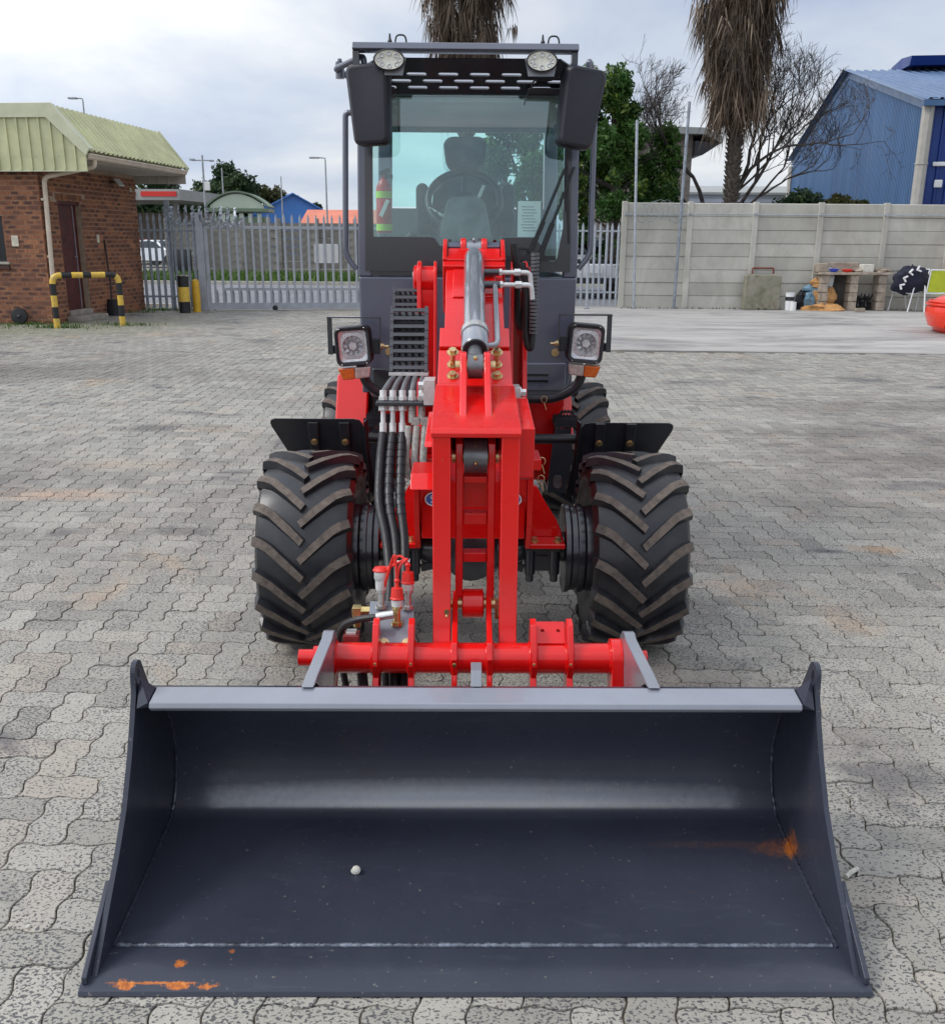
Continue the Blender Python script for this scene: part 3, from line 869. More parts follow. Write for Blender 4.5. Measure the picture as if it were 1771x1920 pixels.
for (lod, o_), P in rest.items():
    tv, tf = paver_parts(*((2, 1), (1, 2))[o_], *LODS[lod])
    P = np.array(P); n = len(P)
    dz, rx, ry, rz = (prs.normal(0, s_, n) for s_ in (0.0011, 0.006, 0.006, 0.005))
    X = tv[None, :, 0] - rz[:, None] * tv[None, :, 1] + P[:, 0:1]
    Y = tv[None, :, 1] + rz[:, None] * tv[None, :, 0] + P[:, 1:2]
    Z = tv[None, :, 2] + dz[:, None] + rx[:, None] * tv[None, :, 1] + ry[:, None] * tv[None, :, 0]
    allv.append(np.stack([X, Y, Z], -1).reshape(-1, 3))
    m_ = len(tv)
    for k in range(n):
        allf += [[q + base for q in f] for f in tf]; base += m_
    tones.append(prs.random(n)); cnts += [len(tf)] * n
me = bpy.data.meshes.new('pavers')
me.from_pydata(np.vstack(allv), [], allf); me.materials.append(MATS['paver concrete'])
at = me.attributes.new('tone', 'FLOAT', 'FACE')
at.data.foreach_set('value', np.repeat(np.concatenate(tones).astype(np.float32), cnts))
mk('pavers', me, None, pavement, kind='stuff')

# concrete apron in front of the precast wall
ab = B()
edge = [(APRON[0], YARD_END)] + [(APRON[0] + 0.012 * math.sin(y * 3.1), y) for y in np.linspace(YARD_END - 1, APRON[1] + 0.25, 9)]
edge += [(x, APRON[1] + 0.25 - 0.115 * (x - APRON[0]) * 0.42 + 0.012 * math.sin(x * 2.3)) for x in np.linspace(APRON[0], 15.5, 30)]
edge += [(15.5, YARD_END)]
ab.prism(edge, 'z', -0.1, 0.012)
mk('concrete_apron', ab, 'apron concrete', bevel=0.006, kind='structure')
# yard edge kerb strip under the gate and the street beyond
b = B().span((-13, YARD_END - 0.02, -0.08), (16, YARD_END + 0.22, 0.004)); mk('kerb', b, 'kerb', kind='structure')
sheet('road', -60, 40, YARD_END + 0.2, 34.4, -0.008, 'asphalt')
b = B()
for k in range(34): b.span((-40 + k * 1.2, 34.4, -0.05), (-38.815 + k * 1.2, 34.56, 0.11))
mk('kerb', b, 'kerb', kind='structure', bevel=0.01)
sheet('verge', -60, 3, 34.56, 40.3, 0.05, 'open ground')

def blades(name, xs, hgt, mat_, parent=None, label=None, wid=0.012, **props):
    """loose grass: bent three-sided blades at the given points"""
    vs, fs, tn = [], [], []
    for (x, y, z) in xs:
        a = random.random() * 2 * PI; h = hgt * random.uniform(0.4, 1.1); w = wid * random.uniform(0.6, 1.3)
        dx, dy = math.cos(a) * w, math.sin(a) * w
        lx, ly = random.gauss(0, 0.35) * h, random.gauss(0, 0.35) * h
        k = len(vs)
        vs += [(x - dx, y - dy, z), (x + dx, y + dy, z), (x + dx * 0.6 + lx * 0.4, y + dy * 0.6 + ly * 0.4, z + h * 0.65), (x - dx * 0.6 + lx * 0.4, y - dy * 0.6 + ly * 0.4, z + h * 0.65), (x + lx, y + ly, z + h)]
        fs += [(k, k + 1, k + 2, k + 3), (k + 3, k + 2, k + 4)]
        tn.append(random.random())
    me = bpy.data.meshes.new(name); me.from_pydata(vs, [], fs); me.materials.append(MATS[mat_])
    tone_attr(me, tn, 2)
    o = mk(name, me, None, parent)
    for k, v in props.items(): o[k] = v
    return o
pts = []
for _ in range(9000):
    x = random.uniform(-16, 2.0); y = 34.7 + 5.0 * random.random() ** 0.8
    pts.append((x, y, 0.04))
blades('grass', pts, 0.34, 'grass blade', wid=0.035, kind='stuff')
pts = []
for cx_, cy_, sp, n in ((-7.46, 17.15, 0.22, 150), (-6.42, 17.75, 0.26, 130), (-7.12, 21.6, 0.4, 260), (-8.6, 17.75, 0.7, 260), (-7.3, 20.9, 0.25, 110), (-8.0, 17.9, 0.25, 120), (-6.7, 21.7, 0.35, 120), (-7.9, 17.4, 0.8, 200)):
    for _ in range(n): pts.append((random.gauss(cx_, sp), random.gauss(cy_, sp * 0.35), 0.0))
blades('weeds', pts, 0.07, 'grass blade', wid=0.008, kind='stuff')
pts = [(random.uniform(3.5, 12.5), 23.18 - abs(random.gauss(0, 0.05)), 0.01) for _ in range(420)]
blades('weeds', pts, 0.06, 'leaf bush', wid=0.008, kind='stuff')
# weeds and moss caught in paver joints
pts = []
for _ in range(520):
    r = random.randrange(2, 60); x = random.uniform(-3.5, 3.5)
    y = 0.2 + PU * r + 0.0062 * math.sin(2 * PI * x / PU)
    if abs(x) < 0.95 and 1.6 < y < 5.5: continue
    pts.append((x, y, -0.008))
blades('weeds', pts, 0.018, 'grass blade', wid=0.0022, kind='stuff')

# grit and crumbs swept about the paving
b = B()
for _ in range(520):
    y = 1.1 + 7.0 * random.random() ** 1.6; x = random.uniform(-0.6 * y - 0.6, 0.6 * y + 0.6); r_ = random.uniform(0.0012, 0.0042) * (1.0 if y < 3 else 1.5)
    if abs(x) < 0.9 and 1.55 < y < 2.6: continue
    k = len(b.v); b.add([(x - r_, y, 0.0), (x + r_ * 0.4, y - r_, 0.0), (x + r_, y + r_ * 0.3, 0.0005), (x - r_ * 0.2, y + r_ * 0.9, 0.0), (x, y, r_ * 1.2)], [(0, 1, 4), (1, 2, 4), (2, 3, 4), (3, 0, 4)])
mk('grit', b, 'old block', smooth=0, kind='stuff')
# ------------------------------------------------------------------ the wheel loader
# built in metres along its own axis (X right, Y away, Z up); its root stands under the front axle
OFF = Vector((0, 3.57, 0))
LD = thing('wheel_loader', 'red compact wheel loader with telescopic boom, grey cab and front bucket', 'wheel loader', (0, 3.57, 0), R(0.5))
RED, GREY = 'red paint', 'grey paint'
def yz(poly, x0, x1, b=None): return (b or B()).prism(poly, 'x', x0, x1)

# ---- bucket
shell_prof = [(1.782, 0.020), (1.95, 0.030), (2.10, 0.041), (2.205, 0.052), (2.222, 0.0538), (2.232, 0.0565), (2.241, 0.0618), (2.258, 0.076), (2.278, 0.099), (2.293, 0.125), (2.302, 0.152), (2.309, 0.18), (2.312, 0.21), (2.311, 0.24), (2.305, 0.27), (2.296, 0.303), (2.282, 0.335), (2.265, 0.366), (2.245, 0.395), (2.224, 0.42), (2.20, 0.44), (2.175, 0.46), (2.15, 0.474), (2.115, 0.484)]
fine_prof = shell_prof
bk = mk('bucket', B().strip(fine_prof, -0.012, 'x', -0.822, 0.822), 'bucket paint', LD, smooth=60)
mk('cutting_edge', yz([(1.655, 0.002), (1.80, 0.002), (1.80, 0.018), (1.685, 0.022), (1.66, 0.0125)], -0.852, 0.852), 'bucket paint', bk, bevel=0.002)
def bead(pts, r, rag, lift):
    """a ragged weld bead along a polyline"""
    out, rs = [], []
    for i in range(len(pts) - 1):
        p, q = Vector(pts[i]), Vector(pts[i + 1]); n = max(1, int((q - p).length / 0.006))
        for k in range(n):
            out.append(p.lerp(q, k / n) + Vector((random.gauss(0, rag), random.gauss(0, rag), lift + random.gauss(0, rag * 0.5)))); rs.append(r * random.uniform(0.65, 1.25))
    return B().tube(out, rs, 6)
mk('weld_seam', bead([(-0.815, 1.790, 0.019), (0.815, 1.790, 0.019)], 0.0058, 0.0005, 0.0), 'weld bead', bk, smooth=60)
for s in (-1, 1):
    mk('weld_seam', bead([(s * 0.819, y, z) for y, z in fine_prof], 0.0055, 0.0006, 0.001), 'bucket paint', bk, smooth=60)
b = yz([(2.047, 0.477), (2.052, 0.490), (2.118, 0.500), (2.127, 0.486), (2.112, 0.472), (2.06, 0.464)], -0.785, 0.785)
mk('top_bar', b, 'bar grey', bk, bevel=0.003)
for s in (-1, 1):
    mk('gusset', B().add([(s * 0.788, 2.053, 0.489), (s * 0.788, 2.116, 0.499), (s * 0.818, 2.10, 0.535), (s * 0.818, 2.06, 0.47), (s * 0.788, 2.06, 0.474), (s * 0.818, 2.12, 0.49)], [(0, 1, 2), (0, 2, 3), (0, 3, 4), (1, 5, 2), (1, 0, 4, 5), (3, 2, 5), (4, 3, 5)]), 'bucket paint', bk, smooth=0)
    side = arc(2.108, 0.548, 0.026, 30, 180, 8) + [(2.076, 0.50), (2.048, 0.44), (2.012, 0.37), (1.947, 0.268), (1.88, 0.196), (1.797, 0.118), (1.72, 0.044), (1.69, 0.018), (1.79, 0.004), (1.95, 0.014), (2.10, 0.025), (2.215, 0.036), (2.28, 0.075), (2.318, 0.14), (2.328, 0.21), (2.32, 0.275), (2.298, 0.34), (2.258, 0.405), (2.21, 0.452), (2.17, 0.482)]
    hole = [(2.104 + 0.011 * math.cos(t), 0.535 + 0.021 * math.sin(t)) for t in np.linspace(0, 2 * PI, 15)[:-1]]
    M = Matrix(((0, 0, 1, s * 0.8285), (1, 0, 0, 0), (0, 1, 0, 0), (0, 0, 0, 1)))
    mk('side_plate', B().plate(side, [hole], 0.012, M), 'bucket paint', bk, bevel=0.0015, seg=1)
    x0, x1 = (s * 0.8355, s * 0.8475)
    mk('side_cutter', yz([(1.845, 0.150), (1.862, 0.125), (1.80, 0.075), (1.715, 0.019), (1.672, 0.019), (1.672, 0.036)], x0, x1), 'bucket paint', bk, bevel=0.002)
    hk = [(2.085, 0.522), (2.10, 0.530)] + [(2.28, 0.522)] + arc(2.47, 0.445, 0.062, 110, -60, 8) + [(2.43, 0.40), (2.36, 0.36), (2.30, 0.30), (2.32, 0.22), (2.315, 0.30), (2.23, 0.43), (2.13, 0.505)]
    hx = -0.414 if s < 0 else 0.437
    mk('hanger_plate', yz([(2.105, 0.505), (2.17, 0.505)] + arc(2.475, 0.432, 0.062, 118, -70, 9) + [(2.44, 0.33), (2.33, 0.20), (2.328, 0.24), (2.315, 0.29), (2.292, 0.345), (2.255, 0.405), (2.21, 0.455), (2.15, 0.495)], hx - 0.016, hx + 0.016), 'light grey paint', bk, bevel=0.003)
mk('stop_plate', yz([(2.12, 0.50), (2.15, 0.53), (2.20, 0.53), (2.24, 0.43), (2.19, 0.465), (2.14, 0.5)], -0.0135, 0.0135), 'light grey paint', bk, bevel=0.002)

# ---- quick hitch behind the bucket
TY, TZ = 2.50, 0.402
ht = mk('hitch', B().cyl((-0.425, TY, TZ), (0.43, TY, TZ), 0.044, n=28), RED, LD)
for x0, x1, kind in ((-0.432, -0.398, 'end'), (-0.291, -0.273, 'ear'), (-0.190, -0.172, 'ear'), (-0.066, -0.050, 'lever'), (0.034, 0.050, 'lever'), (0.158, 0.176, 'ear'), (0.262, 0.280, 'ear'), (0.388, 0.422, 'end')):
    if kind == 'lever':
        pr = arc(TY, TZ, 0.056, -40, -160, 8) + arc(2.70, 0.585, 0.040, 170, 20, 8)[::1]
        pr = [(TY - 0.052, TZ - 0.03), (TY - 0.058, TZ + 0.02), (TY - 0.03, TZ + 0.06), (2.575, 0.49)] + arc(2.675, 0.500, 0.040, 140, -40, 8) + [(2.65, 0.43), (2.585, 0.38), (2.56, 0.36), (2.46, 0.20), (2.41, 0.20), (2.43, 0.34)]
    elif kind == 'ear':
        pr = arc(TY, TZ, 0.057, 215, 150, 4)[::-1] if False else [(TY - 0.045, TZ - 0.04), (TY - 0.06, TZ + 0.0), (TY - 0.048, TZ + 0.045), (TY - 0.005, TZ + 0.105), (TY + 0.03, TZ + 0.112), (TY + 0.05, TZ + 0.09), (TY + 0.058, TZ + 0.01), (TY + 0.05, TZ - 0.04), (2.47, 0.16), (2.385, 0.16), (2.40, 0.27)]
    else:
        pr = arc(TY, TZ, 0.058, 185, -30, 12) + [(2.50, 0.30), (2.46, 0.14), (2.39, 0.14), (2.40, 0.27)]
    hp_ = mk('hitch_plate', yz(pr, x0, x1), RED, ht, bevel=0.003)
    for xw in (x0 - 0.001, x1 + 0.001):
        if -0.42 < xw < 0.42: mk('weld_seam', B().tube([(xw + random.gauss(0, 0.0008), TY + 0.0455 * math.cos(2 * PI * k / 40), TZ + 0.0455 * math.sin(2 * PI * k / 40)) for k in range(40)], [0.0038 * random.uniform(0.75, 1.2) for k in range(40)], 6, closed=True), RED, ht, smooth=60)
for x0, x1 in ((-0.171, -0.067), (0.051, 0.157)):
    mk('cross_rail', B().span((x0, 2.405, 0.275), (x1, 2.44, 0.315)).span((x0, 2.43, 0.17), (x1, 2.455, 0.24)), RED, ht, bevel=0.004)
mk('cross_rail', B().span((-0.40, 2.43, 0.15), (-0.28, 2.46, 0.20)), RED, ht, bevel=0.004)
mk('cross_rail', B().span((0.285, 2.43, 0.15), (0.39, 2.46, 0.20)), RED, ht, bevel=0.004)
for s, x in ((-1, -0.432), (1, 0.422)):
    mk('lock_pin', B().cyl((x, TY, TZ), (x + s * 0.03, TY, TZ), 0.034, n=20).cyl((x + s * 0.03, TY, TZ), (x + s * 0.073, TY, TZ), 0.024, n=20), RED, ht)
b = B().plate([(-0.042, -0.04), (0.042, -0.04), (0.042, 0.04), (-0.042, 0.04)], [[(sx * 0.023 + 0.006 * math.cos(t), 0.006 + 0.006 * math.sin(t)) for t in np.linspace(0, 2 * PI, 11)[:-1]] for sx in (-1, 1)], 0.012, Matrix.Translation((0.219, TY + 0.035, TZ + 0.062)) @ Matrix.Rotation(R(28), 4, 'X'))
mk('mount_plate', b, RED, ht)
for x in (-0.415, -0.282, -0.181, -0.058, 0.167, 0.271): mk('grease_nipple', B().sphere((x, TY - 0.0565, TZ + 0.004), (0.006, 0.003, 0.007), 8, 6), 'brass', ht)

# ---- coupler plate on the hitch with capped quick couplers
Mt = Matrix.Translation((-0.232, 2.575, 0.470)) @ Matrix.Rotation(R(33), 4, 'X')
b = B().plate([(-0.045, -0.085), (0.052, -0.085), (0.052, 0.085), (-0.080, 0.085), (-0.080, 0.012), (-0.045, 0.012)], [], 0.007, Mt)
cp = mk('coupler_plate', b, 'light grey paint', LD, bevel=0.0015)
up = (Mt.to_3x3() @ Vector((0, 0, 1)))
for x in (-0.030, 0.036): mk('bolt', B().bolt(Mt @ Vector((x, -0.062, 0.004)), up, 0.0095, 0.009), 'zinc gold', cp)
tops = []
for name, px, py, sc in (('a', -0.045, 0.06, 1.15), ('b', 0.005, 0.0, 1.0), ('c', 0.034, 0.058, 1.0)):
    p0 = Mt @ Vector((px, py, 0.003)); ax = Vector((0, 0.12, 1)).normalized()
    b = B().lathe([(0, 0.0001), (0, 0.017), (0.010, 0.017), (0.0101, 0.010), (0.05, 0.010), (0.0501, 0.0155), (0.062, 0.0155), (0.064, 0.013), (0.064, 0.0001)], p0, ax, 6 if False else 14, 0)
    c = mk('quick_coupler', b, 'brass' if name == 'b' else 'plated steel', LD)
    z0 = 0.058
    b = B().lathe([(z0, 0.0001), (z0, 0.0165), (z0 + 0.012, 0.0175), (z0 + 0.03, 0.0175), (z0 + 0.031, 0.0001)], p0, ax, 18)
    mk('sleeve', b, 'pale fitting', c)
    k = 1.2 if name == 'a' else 1.0
    z1 = z0 + (0.055 if name == 'a' else 0.020)
    if name == 'a':
        mk('sleeve', B().lathe([(z0 + 0.03, 0.0001), (z0 + 0.03, 0.019), (z0 + 0.034, 0.021), (z0 + 0.052, 0.021), (z0 + 0.056, 0.02), (z0 + 0.056, 0.0001)], p0, ax, 18), 'pale fitting', c)
    b = B().lathe([(z1, 0.0001), (z1, 0.0195 * k), (z1 + 0.004, 0.021 * k), (z1 + 0.007, 0.0185 * k), (z1 + (0.012 if name == 'a' else 0.034), 0.0165 * k), (z1 + (0.014 if name == 'a' else 0.036), 0.0001)], p0, ax, 20)
    if name != 'a':
        b.lathe([(z1 + 0.035, 0.006), (z1 + 0.05, 0.006), (z1 + 0.053, 0.0085), (z1 + 0.058, 0.0085), (z1 + 0.062, 0.005), (z1 + 0.063, 0.0001)], p0, ax, 12)
    mk('dust_cap', b, 'red rubber cap', c)
    tops.append((p0 + ax * (z1 + (0.012 if name == 'a' else 0.060)), c))
for (t0, c), mid, end in ((tops[1], (0.028, 0.02, 0.055), (-0.045, 0.05, 0.01)), (tops[2], (-0.03, 0.01, 0.018), (-0.06, -0.02, -0.015)), (tops[1], (-0.01, 0.01, 0.065), (-0.05, 0.04, -0.07))):
    p = [t0, t0 + Vector((mid[0] * 0.3, mid[1] * 0.3, abs(mid[2]) * 0.7)), t0 + Vector(mid), t0 + Vector(end)]
    mk('cap_cord', B().tube(spline(p, 6), 0.004, 8), 'red rubber cap', c)
b = B().cyl((-0.305, 2.64, 0.49), (-0.345, 2.64, 0.49), 0.016, n=6).box((-0.352, 2.64, 0.488), (0.026, 0.03, 0.034)).cyl((-0.352, 2.64, 0.47), (-0.352, 2.64, 0.44), 0.012, n=12)
mk('elbow_fitting', b, 'brass', LD, bevel=0.002)
b = B().span((-0.385, 2.555, 0.36), (-0.340, 2.60, 0.445)); mk('valve_block', b, 'oxide red block', LD, bevel=0.002)
mk('valve_face', B().span((-0.377, 2.562, 0.446), (-0.348, 2.593, 0.452)), 'pale fitting', LD)
hose_pts = [(-0.245, 2.55, 0.515), (-0.28, 2.55, 0.508), (-0.34, 2.56, 0.495), (-0.385, 2.58, 0.465), (-0.405, 2.60, 0.41), (-0.40, 2.61, 0.34), (-0.385, 2.60, 0.25)]
mk('hydraulic_hose', B().tube(spline(hose_pts, 6), 0.0105, 10), 'hose rubber', LD)
mk('hose_fitting', B().cyl((-0.235, 2.55, 0.517), (-0.285, 2.55, 0.5075), 0.0128, n=12), 'plated steel', LD)
for xs in ((-0.345, -0.325, -0.30, -0.26), (-0.21, -0.205, -0.20, -0.20), (-0.245, -0.235, -0.23, -0.225)):
    mk('hydraulic_hose', B().tube(spline([(xs[0], 2.62, 0.40), (xs[1], 2.53, 0.28), (xs[2], 2.49, 0.17), (xs[3], 2.50, 0.06)], 6), 0.016, 10), 'hose rubber', LD)

# ---- boom head: a gooseneck of two legs, open in the middle
legp = [(2.565, 1.045), (2.572, 1.055), (2.985, 1.112), (2.985, 0.99), (2.82, 0.95), (2.72, 0.86), (2.675, 0.72), (2.645, 0.48), (2.62, 0.38), (2.55, 0.36), (2.53, 0.40), (2.565, 0.47)]
bh = mk('boom_head', yz(legp, -0.122, -0.0705).prism(legp, 'x', 0.0705, 0.122), RED, LD, bevel=0.003)
mk('top_plate', yz([(2.558, 1.048), (2.566, 1.0605), (2.988, 1.1175), (2.988, 1.108), (2.6, 1.055), (2.585, 1.034), (2.560, 1.036)], -0.125, 0.125), RED, bh, bevel=0.002)
mk('back_plate', yz([(2.80, 0.95), (2.99, 0.99), (2.99, 1.10), (2.9, 1.09)], -0.07, 0.07), 'dark grey paint', bh)
mk('side_flange', yz([(2.60, 1.055), (2.95, 1.085), (2.80, 0.93), (2.655, 0.895), (2.632, 0.905)], 0.1225, 0.165), RED, bh, bevel=0.003)
mk('side_flange', yz([(2.66, 0.86), (2.70, 0.90), (2.85, 0.90), (2.85, 0.86)], -0.19, -0.1225).prism([(2.60, 1.0), (2.62, 1.01), (2.95, 1.04), (2.95, 0.98)], 'x', -0.145, -0.1225), RED, bh, bevel=0.003)
for x0, x1 in ((-0.047, -0.026), (0.026, 0.047)):
    ear = [(2.66, 1.068), (2.70, 1.085), (2.80, 1.125)] + arc(2.935, 1.185, 0.045, 165, -10, 10) + [(2.99, 1.115), (2.98, 1.10)]
    mk('rod_ear', yz(ear, x0, x1), RED, bh, bevel=0.005)
b = B()
b.cyl((-0.062, 2.935, 1.185), (0.062, 2.935, 1.185), 0.017, n=16)
mk('pivot_pin', b, 'zinc gold', bh)
mk('grease_nipple', B().cyl((-0.082, 2.566, 0.52), (-0.082, 2.559, 0.52), 0.008, n=10).cyl((-0.082, 2.562, 0.51), (-0.082, 2.559, 0.505), 0.004), 'brass', bh)
# tilt lever and link between the legs
lv = [(2.66, 1.00), (2.70, 1.01), (2.735, 0.98), (2.74, 0.90), (2.75, 0.72), (2.735, 0.54), (2.68, 0.50), (2.655, 0.53), (2.66, 0.72), (2.67, 0.86), (2.645, 0.93)]
lk = mk('tilt_link', yz(lv, -0.058, -0.036).prism(lv, 'x', 0.036, 0.058), RED, LD, bevel=0.004)
for z, h in ((0.885, 0.02), (0.765, 0.035), (0.645, 0.03)): mk('link_web', B().span((-0.0355, 2.685, z - h / 2), (0.0355, 2.73, z + h / 2)), RED, lk, bevel=0.003)
mk('link_back', B().span((-0.0355, 2.733, 0.79), (0.0355, 2.739, 0.875)), RED, lk)
mk('lever_bush', B().cyl((-0.034, 2.69, 0.955), (0.034, 2.69, 0.955), 0.050, n=28), 'worn steel', lk)
mk('pivot_pin', B().cyl((-0.068, 2.69, 0.955), (0.068, 2.69, 0.955), 0.02, n=16), 'zinc gold', lk)
b = B().sphere((0, 2.64, 0.945), 0.006).sphere((0, 2.66, 0.99), 0.005); mk('grease_nipple', b, 'brass', lk)
mk('link_bush', B().lathe([(-0.033, 0.036), (-0.029, 0.044), (0.029, 0.044), (0.033, 0.036)], (-0.005, 2.675, 0.502), (1, 0, 0), 24), RED, LD, bevel=0.0)
mk('pivot_pin', B().cyl((-0.085, 2.675, 0.502), (0.062, 2.675, 0.502), 0.017, n=16).box((0.066, 2.67, 0.487), (0.008, 0.02, 0.06)).bolt((0.07, 2.66, 0.470), (1, 0, 0), 0.008, 0.008), 'zinc gold', LD)

# ---- boom: stepped box section climbing back to the tower
T0, T1 = Vector((0, 3.03, 1.107)), Vector((0, 3.75, 1.515))
bd = (T1 - T0).normalized(); bn = Vector((0, -bd[2], bd[1]))
rotb = Matrix(((1, 0, 0), (0, bd[1], bn[1]), (0, bd[2], bn[2])))
def bbox(b, s0, s1, w, top, depth, xc=0.0):
    c = T0 + bd * ((s0 + s1) / 2) + bn * (top - depth / 2)
    return b.box((xc, c[1], c[2]), (w, s1 - s0, depth), rotb)
b = B(); bbox(b, 0.012, 0.20, 0.242, 0.0, 0.19)
bm0 = mk('boom', b, RED, LD, bevel=0.004)
b = B()
bbox(b, -0.012, 0.012, 0.25, 0.006, 0.014); bbox(b, -0.012, 0.012, 0.25, -0.03, 0.03); bbox(b, -0.012, 0.012, 0.02, -0.007, 0.024, -0.115); bbox(b, -0.012, 0.012, 0.02, -0.007, 0.024, 0.115)
mk('wear_collar', b, RED, bm0, bevel=0.006)
b = B(); bbox(b, -0.010, 0.012, 0.21, -0.0085, 0.021); mk('collar_slot', b, 'black gloss', bm0)
b = B(); bbox(b, 0.205, 0.315, 0.238, 0.010, 0.2); mk('boom_section', b, RED, bm0, bevel=0.004)
b = B(); bbox(b, 0.315, 0.50, 0.206, 0.006, 0.19); mk('boom_section', b, RED, bm0, bevel=0.003)
b = B(); bbox(b, 0.50, 0.70, 0.208, 0.004, 0.19); bbox(b, 0.505, 0.69, 0.155, 0.012, 0.02); mk('boom_section', b, RED, bm0, bevel=0.004)
b = B(); bbox(b, 0.70, 0.735, 0.232, 0.018, 0.21); bbox(b, 0.735, 0.76, 0.232, 0.024, 0.22); bbox(b, 0.76, 0.84, 0.20, 0.012, 0.2); mk('boom_section', b, RED, bm0, bevel=0.004)
b = B()
for s in (-1, 1): bbox(b, 0.735, 0.88, 0.016, 0.028, 0.23, s * 0.11)
mk('cheek_plate', b, RED, bm0, bevel=0.004)
b = B(); bbox(b, 0.842, 0.875, 0.20, 0.018, 0.04); mk('pivot_cover', b, 'grey paint', bm0, bevel=0.003)
for s in (-1, 1):
    p = T0 + bd * 0.055; p = Vector((s * 0.072, p[1], p[2])); mk('bolt', B().bolt(p, bn, 0.013, 0.012), 'zinc gold', bm0)
    b = B(); p = T0 + bd * 0.115; p = Vector((s * 0.072, p[1], p[2])); b.bolt(p, bn, 0.013, 0.012); b.cyl(p + bn * 0.012, p + bn * 0.05, 0.0085, n=12); b.bolt(p + bn * 0.05, bn, 0.013, 0.011)
    mk('bolt', b, 'zinc gold', bm0)
# ---- boom cylinder on top
c0, c1 = Vector((0.0, 3.06, 1.222)), Vector((0.0, 3.72, 1.512))
cd = (c1 - c0).normalized(); cn = Vector((0, -cd[2], cd[1]))
b = B().lathe([(0, 0.038), (0.0, 0.0385), (0.62, 0.0385), (0.69, 0.036), (0.715, 0.028), (0.72, 0.0001)], c0, cd, 32)
cyl = mk('boom_cylinder', b, 'hydraulic grey', LD)
b = B().lathe([(-0.002, 0.02), (-0.002, 0.041), (0.006, 0.0445), (0.075, 0.0445), (0.078, 0.0405), (0.10, 0.0395)], c0, cd, 32); mk('gland', b, 'hydraulic grey', cyl)
b = B().lathe([(0.085, 0.0), (0.085, 0.047), (0.115, 0.047), (0.115, 0.0)], c0, cd, 32); mk('clamp_band', b, 'plated steel', cyl)
b = B().lathe([(-0.006, 0.0), (-0.006, 0.038), (0.0, 0.04)], c0, cd, 28); mk('wiper_seal', b, 'black plastic', cyl)
b = B().cyl(c0, Vector((0, 2.945, 1.175)), 0.0225, n=20); mk('rod', b, 'worn steel', cyl)
b = B().cyl((-0.0235, 2.935, 1.185), (0.0235, 2.935, 1.185), 0.0385, n=28); mk('rod_eye', b, 'worn steel', cyl)
mk('grease_nipple', B().sphere((0, 2.905, 1.213), (0.007, 0.004, 0.008), 8, 6), 'brass', cyl)
for s in (-1, 1): mk('rear_ear', B().prism(arc(3.79, 1.528, 0.040, 0, 180, 12) + [(3.750, 1.44), (3.830, 1.44)], 'x', s * 0.028, s * 0.052), RED, bm0, bevel=0.006)
mk('cylinder_eye', B().cyl((-0.0275, 3.785, 1.525), (0.0275, 3.785, 1.525), 0.034, n=24).sphere((0, 3.765, 1.562), 0.007), 'hydraulic grey', cyl)
b = B().cyl((-0.066, 3.79, 1.528), (0.068, 3.79, 1.528), 0.016, n=14).box((0.064, 3.78, 1.51), (0.007, 0.02, 0.06)); mk('pivot_pin', b, 'zinc gold', cyl)
b = B()
pa = c0 + cd * 0.56 + Vector((0.03, 0, 0)); pb = c0 + cd * 0.46 + Vector((0.03, 0, 0))
for p, r_ in ((pa, 0.0125), (pb, 0.014)): b.cyl(p, p + Vector((0.062, 0, 0)), r_, n=14)
mk('port_boss', b, 'dark grey paint', cyl)
b = B()
for p in (pa, pb):
    q = p + Vector((0.062, 0, 0)); b.cyl(q, q + Vector((0.010, 0, 0)), 0.0135, n=6); b.cyl(q + Vector((0.01, 0, 0)), q + Vector((0.06, 0, 0)), 0.0085, n=12); b.cyl(q + Vector((0.055, 0, 0)), q + Vector((0.078, 0, 0)), 0.0135, n=6)
    e0 = q + Vector((0.078, 0, 0)); b.tube(fillet([e0, e0 + Vector((0.035, 0, 0)), e0 + Vector((0.04, 0.0, -0.05))], 0.025, 5), 0.009, 10)
mk('pipe_elbow', b, 'pale fitting', cyl)
ps = [pb + Vector((0.045, 0, 0.0)), pb + cd * -0.02 + Vector((0.045, 0, 0.0)), c0 + cd * 0.055 + Vector((0.073, 0, 0.0)), c0 + cd * 0.03 + Vector((0.066, 0, 0.0)), c0 + cd * 0.025 + Vector((0.036, 0, 0))]
mk('oil_pipe', B().tube(fillet(ps, 0.03, 6), 0.0095, 12), 'hydraulic grey', cyl)
# hoses hanging beside the boom, right side
for pts in ([(0.150, 3.72, 1.55), (0.166, 3.73, 1.42), (0.172, 3.74, 1.28), (0.186, 3.74, 1.235), (0.198, 3.74, 1.28), (0.20, 3.76, 1.46)],
            [(0.180, 3.66, 1.48), (0.196, 3.66, 1.38), (0.20, 3.66, 1.22), (0.213, 3.66, 1.165), (0.224, 3.66, 1.21), (0.228, 3.70, 1.52)]):
    mk('hydraulic_hose', B().tube(spline(pts, 7), 0.014, 10), 'hose rubber', LD)
b = B()
for k in range(22):
    t = k / 22; b.cyl((0.2265 + 0.001 * t, 3.64, 1.22 + 0.30 * t), (0.2265, 3.64, 1.229 + 0.30 * t), 0.0165, n=12)
mk('spiral_guard', b, 'grey hose', LD)

